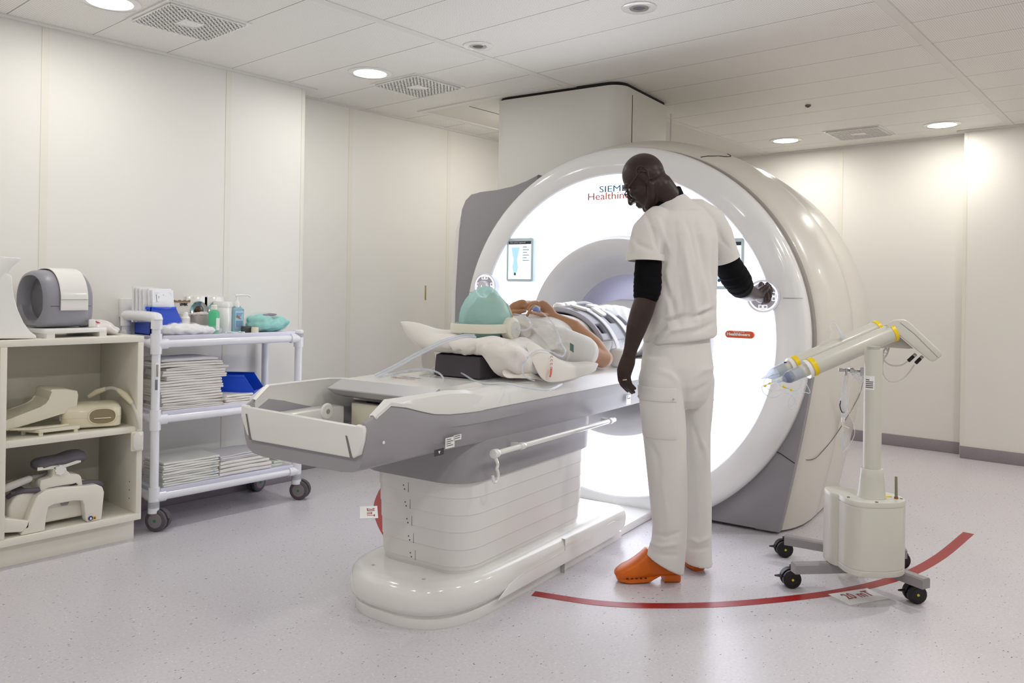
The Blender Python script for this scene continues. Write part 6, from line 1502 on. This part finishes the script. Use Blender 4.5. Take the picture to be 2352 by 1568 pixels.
# casters
CG = mat('caster_grey', (88, 84, 88), .45); CGD = mat('caster_disc_grey', (134, 126, 130), .4); GDOT = mat('green_dot', (20, 130, 60), .5)
for x, y in ((CX0+.012, CY0), (CX1+.015, CY0), (CX0+.015, CY1), (CX1-.06, CY1)):
    caster((x+.012, y, 0), .055, V((-.55, .83, 0)) if y == CY0 else V((.9, .3, 0)), cart, CG, CGD, GDOT, twin=True, w=.026, hubm=GDOT, z1=.115)
lbp = aty(347, 850, CY0-RP)
MB().box((CX0-.004, CY0-RP, .795), (.018, .004, .075), .001).build('post_label', PAPER, cart)
for k in range(3): MB().box((CX0-.008+.004*k, CY0-RP-.0024, .795), (.0014, .001, .06)).build('print', INK, cart)
MB().box((CX0-.006, CY0-RP, .725), (.012, .004, .05), .001).build('post_label', mat('label_grey', (120, 120, 124), .5), cart)
T1, T2, T3 = ZS[0]+.034, ZS[1]+.034, ZS[2]+.034
at = lambda u, v, y: aty(u, v, y)
# --- blue open-front bins
def bin_(name, label, o, w, d, h, rz, m_, mlip):
    t = thing(name, label, 'storage bin', o, rz)
    R = Matrix.Rotation(rz, 4, 'Z'); fr = Matrix.Translation(V(o)) @ R
    # side profile (front is +x): floor, low front lip, sloped front edge, back
    th = .004
    side = [(0, 0), (w, 0), (w*1.02, h*.42), (w*.80, h), (0, h)]
    for sg in (0, 1):
        y = d/2-th if sg else -d/2
        MB(fr).prism(side, (0, y, 0), (1, 0, 0), (0, 0, 1), (0, 1, 0), th).build('side', m_, t)
    MB(fr).span((0, -d/2, 0), (w, d/2, th)).build('floor_pan', m_, t)
    MB(fr).span((0, -d/2, 0), (th, d/2, h)).build('back', m_, t)
    MB(fr).prism([(w-th, 0), (w, 0), (w*1.02, h*.42), (w*1.02-th, h*.42)], (0, -d/2, 0), (1, 0, 0), (0, 0, 1), (0, 1, 0), d).build('front_lip', mlip, t)
    m = MB(fr); m.span((-.006, -d/2-.006, h-.008), (w*.80, -d/2+.004, h+.004), .002); m.build('rim', mlip, t); m = MB(fr); m.span((-.006, d/2-.004, h-.008), (w*.80, d/2+.006, h+.004), .002); m.build('rim', mlip, t)
    m = MB(fr); m.span((-.008, -d/2-.006, h-.008), (.004, d/2+.006, h+.004), .002); m.build('rim', mlip, t)
    return t
q = at(516, 890, 4.06)
bin_('storage_bin', 'bright blue open-front bin on the middle shelf of the cart', (2.29, 4.15, T2+.001), .25, .17, .14, math.radians(-50), BLUE, BLUE)
MB().box((2.385, 4.05, T2+.055), (.012, .12, .08), .003, rot=Matrix.Rotation(math.radians(-50), 3, 'Z')).build('dark_packet', mat('navy_packet', (44, 48, 66), .4))
tag(bpy.data.objects['dark_packet'], 'dark packet inside the blue bin on the middle shelf', 'packet')
BX0, BX1 = 1.878, aty(413, 740, 4.06).x
bin_('storage_bin', 'blue open-front bin full of paper packets on the top shelf by the cart handle', (BX0, 4.125, T1), BX1-BX0, .175, .14, math.radians(0), BLUE2, BLUE)
# packets standing in that bin
PK = mat('packet_paper', (240, 240, 242), .4, coat=.1)
def packet(c, w, h, th, tilt, rz, label, pr=True, grp=None):
    R = Matrix.Rotation(rz, 4, 'Z') @ Matrix.Rotation(tilt, 4, 'X'); fr = Matrix.Translation(V(c)) @ R
    t = thing('sterile_packet', label, 'packet', c, 0, grp)
    m = MB(fr); G = [[V((w*(i/6-.5), -th/2-.004*math.sin(PI*i/6)*math.sin(PI*j/6), h*j/6)) for i in range(7)] for j in range(7)]
    m.grid(G); m.build('pouch', PK, t, mods=[('SOLIDIFY', dict(thickness=th, offset=0))], ang=60)
    if pr:
        m = MB(fr)
        bd = MB(fr).prism(rrect(w*.82, h*.86, .008, 3, 0, h*.5), (0, -th/2-.0068, 0), (1, 0, 0), (0, 0, 1), (0, 1, 0), .0008); bd.build('label_panel', mat('packet_label%d' % len(MATS), (228, 230, 236), .5), t)
        for k in range(5): MB(fr).span((-w*.34+w*.11*k, -th/2-.008, h*.62), (-w*.34+w*.11*k+.003, -th/2-.0066, h*(.86-.04*(k % 3)))).build('print', mat('print_grey%d' % len(MATS), (110, 112, 120), .6), t)
        for k in range(8): MB(fr).span((w*.22, -th/2-.008, h*.12+.0045*k), (w*.34, -th/2-.0066, h*.12+.0045*k+(.0018 if k % 3 else .003))).build('barcode', INK, t)
        for k in range(2): MB(fr).lathe([(.004, 0), (.006, 0), (.006, .0008), (.004, .0008)], V((-w*.2+w*.14*k, -th/2-.0068, h*.16)), (0, -1, 0), n=16, cap=False, closed=True).build('symbol', mat('symbol_grey%d' % len(MATS), (120, 122, 130), .6), t)
    return t
packet((1.955, 4.06, T1+.06), .125, .17, .012, math.radians(-6), math.radians(12), 'large printed white sterile packet standing foremost in the blue bin', True)
packet((1.945, 4.075, T1+.062), .13, .175, .01, math.radians(-4), math.radians(9), 'white sterile packet standing just behind the printed one in the blue bin', True)
for k in range(4):
    packet((1.925-.014*k, 4.09+.018*k, T1+.065), .13, .17+.004*k, .008, math.radians(-3+k), math.radians(6+4*k), 'white paper packet among those packed at the back of the blue bin', False, 'paper packets at the back of the blue bin')
m = MB(); m.ell((1.94, 4.03, T1+.155), (.05, .04, .02)); m.ell((1.90, 4.08, T1+.155), (.04, .05, .018))
o = organic(m, 'glove_bundle', .005, FILM, None, smooth=2, deform=lambda co, no: wob(co, no, .006, (60, 60, 60), 2)); tag(o, 'crumpled clear plastic wrap lying in the blue bin behind the handle', 'plastic wrap')
# --- boxes behind
CARD = mat('carton_white', (222, 218, 216), .5); CARDB = mat('carton_brown', (150, 118, 76), .7)
def ux(u, y, v=760): return at(u, v, y).x
x0, x1 = ux(392, 4.16), ux(436, 4.16)
t = thing('carton', 'white carton printed uvex with torn brown top, against the wall', 'carton', ((x0+x1)/2, 4.19, T1))
t['label'] = 'white printed carton with a torn brown top edge, against the wall behind the packets'
zt_box = at(410, 692, 4.16).z
MB().span((x0, 4.16, T1), (x1, 4.225, zt_box), .001).build('box_body', CARD, t)
m = MB(); n_ = 14
for i in range(n_):
    a = x0+(x1-x0)*i/n_; m.span((a, 4.158, zt_box-.004), (a+(x1-x0)/n_, 4.162, zt_box+.002+.006*abs(math.sin(i*2.3))))
m.build('torn_edge', CARDB, t)
text('uvex', 'lettering', .03, (ux(412, 4.16)+.0, 4.1585, at(412, 704, 4.16).z), (1, 0, 0), (0, 0, 1), INK, t, h=.0004, w=.044, off=.0012)
x0, x1 = ux(414, 4.10), ux(452, 4.10); zt_ = at(430, 720, 4.10).z
t = thing('carton', 'small white carton with a blue ring mark in front of the printed carton', 'carton', ((x0+x1)/2, 4.13, T1))
MB().span((x0, 4.10, T1), (x1, 4.15, zt_), .001).build('box_body', CARD, t)
MB().lathe([(.006, 0), (.009, 0), (.009, .001), (.006, .001)], (x0+.02, 4.0985, zt_-.022), (0, -1, 0), n=20, cap=False, closed=True).build('ring_mark', mat('blue_mark_ring', (40, 60, 150), .5), t)
x0, x1 = ux(450, 4.04), ux(482, 4.04); zt_ = at(465, 722, 4.04).z
t = thing('tissue_box', 'grey foil-topped carton torn open, left of the green bottle', 'carton', ((x0+x1)/2, 4.07, T1))
MB().span((x0, 4.04, T1), (x1, 4.11, zt_-.004), .001).build('box_body', mat('foil_grey', (176, 168, 164), .4), t)
m = MB(); m.ell(((x0+x1)/2, 4.075, zt_), (.048, .036, .012)); organic(m, 'torn_top', .004, mat('foil_top', (206, 200, 196), .35), t, smooth=1, deform=lambda co, no: wob(co, no, .006, (90, 90, 90), 3))
# --- bottles
GRN = mat('bottle_green', (88, 196, 142), .3); CYA = mat('soap_cyan', (166, 212, 226), .12, trans=.35, ior=1.2, alpha=.9)
def bottle(name, label, x, y, prof, m_, cap_prof, capm):
    t = thing(name, label, 'bottle', (x, y, T1)); MB().lathe(prof, (x, y, T1), n=36).build('bottle_body', m_, t); MB().lathe(cap_prof, (x, y, T1), n=28).build('cap', capm, t); return t
gx, gy = ux(491, 3.99), 3.99; gz = at(491, 700, gy).z-T1
t = bottle('bottle', 'green bottle with a white cap and label, left of the white canister', gx, gy, [(0, 0), (.026, .0), (.028, .004), (.028, gz-.045), (.024, gz-.032), (.014, gz-.026), (.0, gz-.026)], GRN, [(0, gz-.026), (.015, gz-.026), (.016, gz-.004), (.013, gz), (0, gz)], PLASTG)
MB().grid([[V((gx+.0285*math.sin(a), gy-.0285*math.cos(a), T1+z)) for a in np.linspace(-.1, 1.2, 9)] for z in (.02, gz-.07)]).build('label', PAPER, t, mods=[('SOLIDIFY', dict(thickness=.001, offset=0))])
cx_, cy_ = ux(512, 4.06), 4.065; cz_ = at(512, 692, cy_).z-T1
t = thing('canister', 'white cylindrical wipes canister between the green bottle and the soap dispenser', 'canister', (cx_, cy_, T1))
MB().lathe([(0, 0), (.046, 0), (.048, .004), (.048, cz_-.03), (.0475, cz_-.029), (0, cz_-.029)], (cx_, cy_, T1), n=40).build('canister_body', PLASTG, t)
MB().lathe([(0, cz_-.029), (.05, cz_-.029), (.05, cz_-.01), (.046, cz_), (0, cz_)], (cx_, cy_, T1), n=40).build('lid', PLASTG, t)
sx0, sy0 = ux(543, 4.05), 4.05; sz_ = at(543, 705, sy0).z-T1
t = thing('soap_dispenser', 'pale blue liquid soap bottle with a white pump spout', 'soap bottle', (sx0, sy0, T1))
def srr(z, g): return [V((sx0+a, sy0+b, T1+z)) for a, b in rrect(.072+2*g, .056+2*g, .018, 6)]
MB().rings([srr(0, -.004), srr(.004, 0), srr(sz_-.012, 0), srr(sz_-.004, -.008), srr(sz_+.006, -.0195)]).build('bottle_body', CYA, t)
MB().lathe([(0, sz_), (.017, sz_), (.017, sz_+.02), (.012, sz_+.03), (.006, sz_+.04), (.005, sz_+.062), (0, sz_+.062)], (sx0, sy0, T1), n=24).build('pump_collar', PLASTG, t)
pz_ = T1+sz_+.062
MB().tube([V((sx0-.012, sy0, pz_+.004)), V((sx0+.03, sy0, pz_+.005)), V((sx0+.07, sy0, pz_+.003)), V((sx0+.085, sy0, pz_-.006))], [.008, .006, .0045, .0035], 12).build('spout', PLASTG, t)
lb = MB().prism(rrect(.05, .10, .003, 2, 0, .07), (sx0, sy0-.0282, T1), (1, 0, 0), (0, 0, 1), (0, -1, 0), .0006).build('label', mat('soap_label', (176, 208, 224), .4), t)
for k in range(3): MB().span((sx0-.02, sy0-.0298, T1+.104-.008*k), (sx0+.02-.006*k, sy0-.0286, T1+.107-.008*k)).build('print', mat('soap_ink%d' % k, (90, 120, 170), .5), lb)
MB().span((sx0-.02, sy0-.0298, T1+.03), (sx0+.02, sy0-.0286, T1+.065)).build('print', mat('soap_ink_b', (120, 160, 190), .5), lb)
MB().prism([(-.02, .0), (.012, -.012), (-.01, .012)], (sx0, sy0-.0298, T1+.084), (1, 0, 0), (0, 0, 1), (0, -1, 0), .0008).build('print', mat('soap_brown', (150, 120, 90), .5), lb)
vx = ux(432, 4.02); t = thing('pill_bottle', 'small white dropper bottle in front of the small carton', 'bottle', (vx, 4.05, T1))
MB().lathe([(0, 0), (.024, 0), (.024, .085), (.014, .097), (.012, .115), (0, .118)], (vx, 4.05, T1), n=28).build('bottle_body', PLASTG, t)
jx_ = ux(576, 4.0, 778); t = thing('ointment_jar', 'small white jar under the edge of the green cap bag', 'jar', (jx_, 3.96, T1))
MB().lathe([(0, 0), (.02, 0), (.02, .026), (.018, .03), (0, .03)], (jx_, 3.96, T1), n=24).build('jar_body', CREAM, t)
dx_ = ux(563, 4.0, 768); o = MB().box((dx_, 3.99, T1+.018), (.05, .03, .036), .003).build('small_device', mat('small_black_box', (70, 74, 70), .4)); tag(o, 'small dark box beside the soap bottle, behind the jar', 'box')
# --- bags on the top shelf
GB = mat('green_cap_fabric', (128, 214, 204), .6, bump=.5, bscale=120, var=.12, vscale=40)
gxc = ux(618, 4.03, 740); gtop = at(612, 722, 4.03).z
m = MB(); m.ell((gxc-.01, 4.04, T1+.04), (.118, .10, .042), None, 30, 18); m.ell((gxc-.05, 4.04, T1+.06), (.075, .08, .042)); m.ell((gxc+.04, 4.04, T1+.048), (.08, .08, .04))
gb_ = thing('cap_bag', 'clear bag of folded green disposable caps at the right end of the top shelf', 'bag', (gxc, 4.04, T1))
organic(m, 'green_caps', .0055, GB, gb_, smooth=2, deform=lambda co, no: wob(wob(co, no, .007, (40, 40, 70), 3), no, .0055, (95, 95, 140), 5))
m = MB(); m.ell((gxc-.01, 4.04, T1+.046), (.130, .108, .05), None, 30, 18); m.ell((gxc-.05, 4.04, T1+.068), (.084, .088, .046)); m.ell((gxc-.11, 4.02, T1+.02), (.04, .07, .018))
organic(m, 'film', .006, FILM, gb_, smooth=2, deform=lambda co, no: wob(co, no, .006, (50, 50, 70), 6))
m = MB(); m.ell((gxc-.015, 4.0, T1+.098), (.045, .03, .008)); organic(m, 'bag_label', .004, mat('label_mauve', (150, 128, 152), .4), gb_, smooth=2)
wxc = ux(428, 3.95, 765)
m = MB(); m.ell((wxc-.02, 3.96, T1+.028), (.13, .07, .03), None, 30, 18); m.ell((wxc+.04, 3.95, T1+.022), (.12, .06, .024)); m.ell((wxc-.06, 3.95, T1+.034), (.06, .05, .024))
wb_ = thing('wipes_bag', 'clear bag of white pads lying along the front of the top shelf', 'bag', (wxc, 3.96, T1))
organic(m, 'white_pads', .005, mat('pad_white', (240, 240, 240), .7, bump=.4, bscale=150), wb_, smooth=2, deform=lambda co, no: wob(wob(co, no, .006, (45, 45, 70), 13), no, .0045, (110, 110, 130), 5))
m = MB(); m.ell((wxc-.02, 3.955, T1+.032), (.14, .075, .036), None, 30, 18); m.ell((wxc+.07, 3.95, T1+.024), (.13, .062, .028)); m.ell((wxc-.12, 3.92, T1+.01), (.05, .03, .014))
organic(m, 'film', .0055, FILM, wb_, smooth=2, deform=lambda co, no: wob(co, no, .007, (60, 60, 80), 16))
m = MB(); fx_ = ux(540, 3.92, 770)
G = [[V((fx_-.05+.1*i/6, 3.90+.05*j/4, T1+.006+.006*math.sin(i*1.9+j*2.3))) for i in range(7)] for j in range(5)]
o = MB().grid(G).build('foil_packet', mat('packet_pale_green', (214, 232, 228), .3, coat=.4), mods=[('SUBSURF', dict(levels=2)), ('SOLIDIFY', dict(thickness=.003))]); tag(o, 'small pale crinkled packet lying before the canister and soap bottle', 'packet')
# --- folded linen
def folded(name, c, w, d, h, m_, rz, seed, droop=0, layers=2):
    """one folded sheet: rounded fold along the front, slightly sagging layers"""
    fr = Matrix.Translation(V(c)) @ Matrix.Rotation(rz, 4, 'Z')
    r = np.random.default_rng(seed); m = MB(fr); hl = h/layers
    for k in range(layers):
        sec = []
        sh = r.uniform(-.006, .006)
        n = 8; prof = []
        for i in range(n+1): a = -PI/2-PI*i/n; prof.append((-d/2+hl*.5*.9+hl*.5*math.cos(a)+sh, hl*(k+.5)+hl*.46*math.sin(a)))
        prof += [(d/2+sh, hl*(k+.96)), (d/2+sh, hl*(k+.04))]
        for i, x in enumerate(np.linspace(-w/2, w/2, 9)):
            e = abs(i-4)/4; sag = -droop*e**3; wv = .0025*math.sin(i*1.7+seed+k)
            sec.append([V((x+r.uniform(-.0008, .0008), y+wv, max(.0005, z+sag*(z/h)+.0015*math.sin(i*1.1+seed*2+k)*(z/h)))) for y, z in prof])
        m.rings(sec)
    return m.build(name, m_, None, ang=50)
lx0, lx1 = ux(364, 3.95, 880), ux(506, 3.95, 880)
mid = (lx0+lx1)/2; wd = lx1-lx0
z = T2; N = 11; hh = .0235
for k in range(N):
    h = hh*(.7+.6*rng.random()) if k < N-1 else .02
    sx_ = rng.uniform(-.012, .012)+(.02 if 6 <= k < 9 else 0)
    o = folded('folded_sheet', (mid+sx_, 4.02, z), wd*(1+rng.uniform(-.03, .03)) if k < N-1 else wd*.9, .20, h-.0004, LINEN if k < N-1 else LINENG, rng.uniform(-.05, .05), k+3, .006 if k > 7 else .001*(k % 3), 2 if k < N-1 else 1)
    tag(o, 'folded white sheet in the tall pile on the cart\'s middle shelf' if k < N-1 else 'grey-white folded sheet topmost of the tall pile on the middle shelf', 'folded sheet', 'folded sheets in the tall pile on the middle shelf' if k < N-1 else None); z += h
lx0, lx1 = ux(500, 3.97, 915), ux(568, 3.97, 915); z = T2
for k in range(4):
    o = folded('folded_cloth', ((lx0+lx1)/2+rng.uniform(-.006, .006), 3.96, z), (lx1-lx0)*(1-.03*k), .14, .0125, LINEN, rng.uniform(-.04, .04), 40+k, 0, 1); z += .013
    tag(o, 'thin folded white cloth in the low pile in front of the blue bin, middle shelf' if k < 3 else 'uppermost thin folded cloth of the low pile before the blue bin', 'folded cloth', 'thin cloths in the low pile, middle shelf' if k < 3 else None)
PADM = mat('quilted_pad', (236, 236, 230), .8, bump=.4, bscale=120); PADE = mat('pad_blue_edge', (190, 220, 236), .7)
lx0, lx1 = ux(365, 3.95, 1080), ux(492, 3.95, 1080); z = T3; N = 10
for k in range(N):
    o = folded('absorbent_pad', ((lx0+lx1)/2+rng.uniform(-.004, .004), 4.01, z), (lx1-lx0), .22, .0118, PADM, rng.uniform(-.012, .012), 60+k, .001 if k < 9 else 0, 1); z += .0122
    tag(o, 'quilted white absorbent pad in the pile at the left of the bottom shelf' if k < N-1 else 'topmost quilted absorbent pad at the left of the bottom shelf', 'absorbent pad', 'absorbent pads piled on the bottom shelf' if k < N-1 else None)
    e = (lx1-lx0)/2
    MB().span((o.location.x+e-.03, 3.8985, z-.010), (o.location.x+e-.022, 3.9005, z-.003)).build('blue_stitch', PADE, o)
lx0, lx1 = ux(494, 3.95, 1070), ux(612, 3.95, 1070); z = T3
for k, (h, lab) in enumerate(((.045, 'thick folded white blanket, lowest of the three right on the bottom shelf'), (.038, 'thick folded white blanket in the middle of the right pile, bottom shelf'), (.03, 'folded off-white sheet on top of the right pile, bottom shelf'))):
    o = folded('folded_blanket', ((lx0+lx1)/2-.008*k, 4.0, z), (lx1-lx0)*(1-.04*k), .2, h-.0005, [LINEN, LINEN, LINENG][k], .03*k, 80+k, .003, 2 if k < 2 else 3); z += h
    tag(o, lab, 'folded blanket')
for k in range(4):
    xq = ux(628+k*4, 3.97, 1060); h = .016; 
    o = MB().box((xq, 3.985, T3+.008+.0165*k), (.07, .12, .015), .003, rot=Matrix.Rotation(.1*k-.1, 3, 'Z')).build('small_packet', mat('packet_green_print%d' % k, (230, 234, 222), .4, var=.1, vscale=60)); tag(o, 'small pale packet stacked at the right end of the bottom shelf', 'packet', 'small packets at the right end of the bottom shelf')
EXPO = 0.14
# ------------------------------------------------------------------ camera and view
cam = bpy.data.cameras.new('camera'); co_ = bpy.data.objects.new('camera', cam); COL.objects.link(co_)
M = Matrix(((RT.x, UP.x, -FW.x, 0), (RT.y, UP.y, -FW.y, 0), (RT.z, UP.z, -FW.z, CH), (0, 0, 0, 1)))
co_.matrix_world = M
cam.sensor_width = 36; cam.lens = CF*36/2352; cam.shift_y = -(784-CCY)/2352; cam.clip_start = .05
SC.camera = co_
SC.view_settings.view_transform = 'Standard'; SC.view_settings.look = 'None'; SC.view_settings.gamma = 1; SC.view_settings.use_curve_mapping = False
SC.view_settings.exposure = EXPO
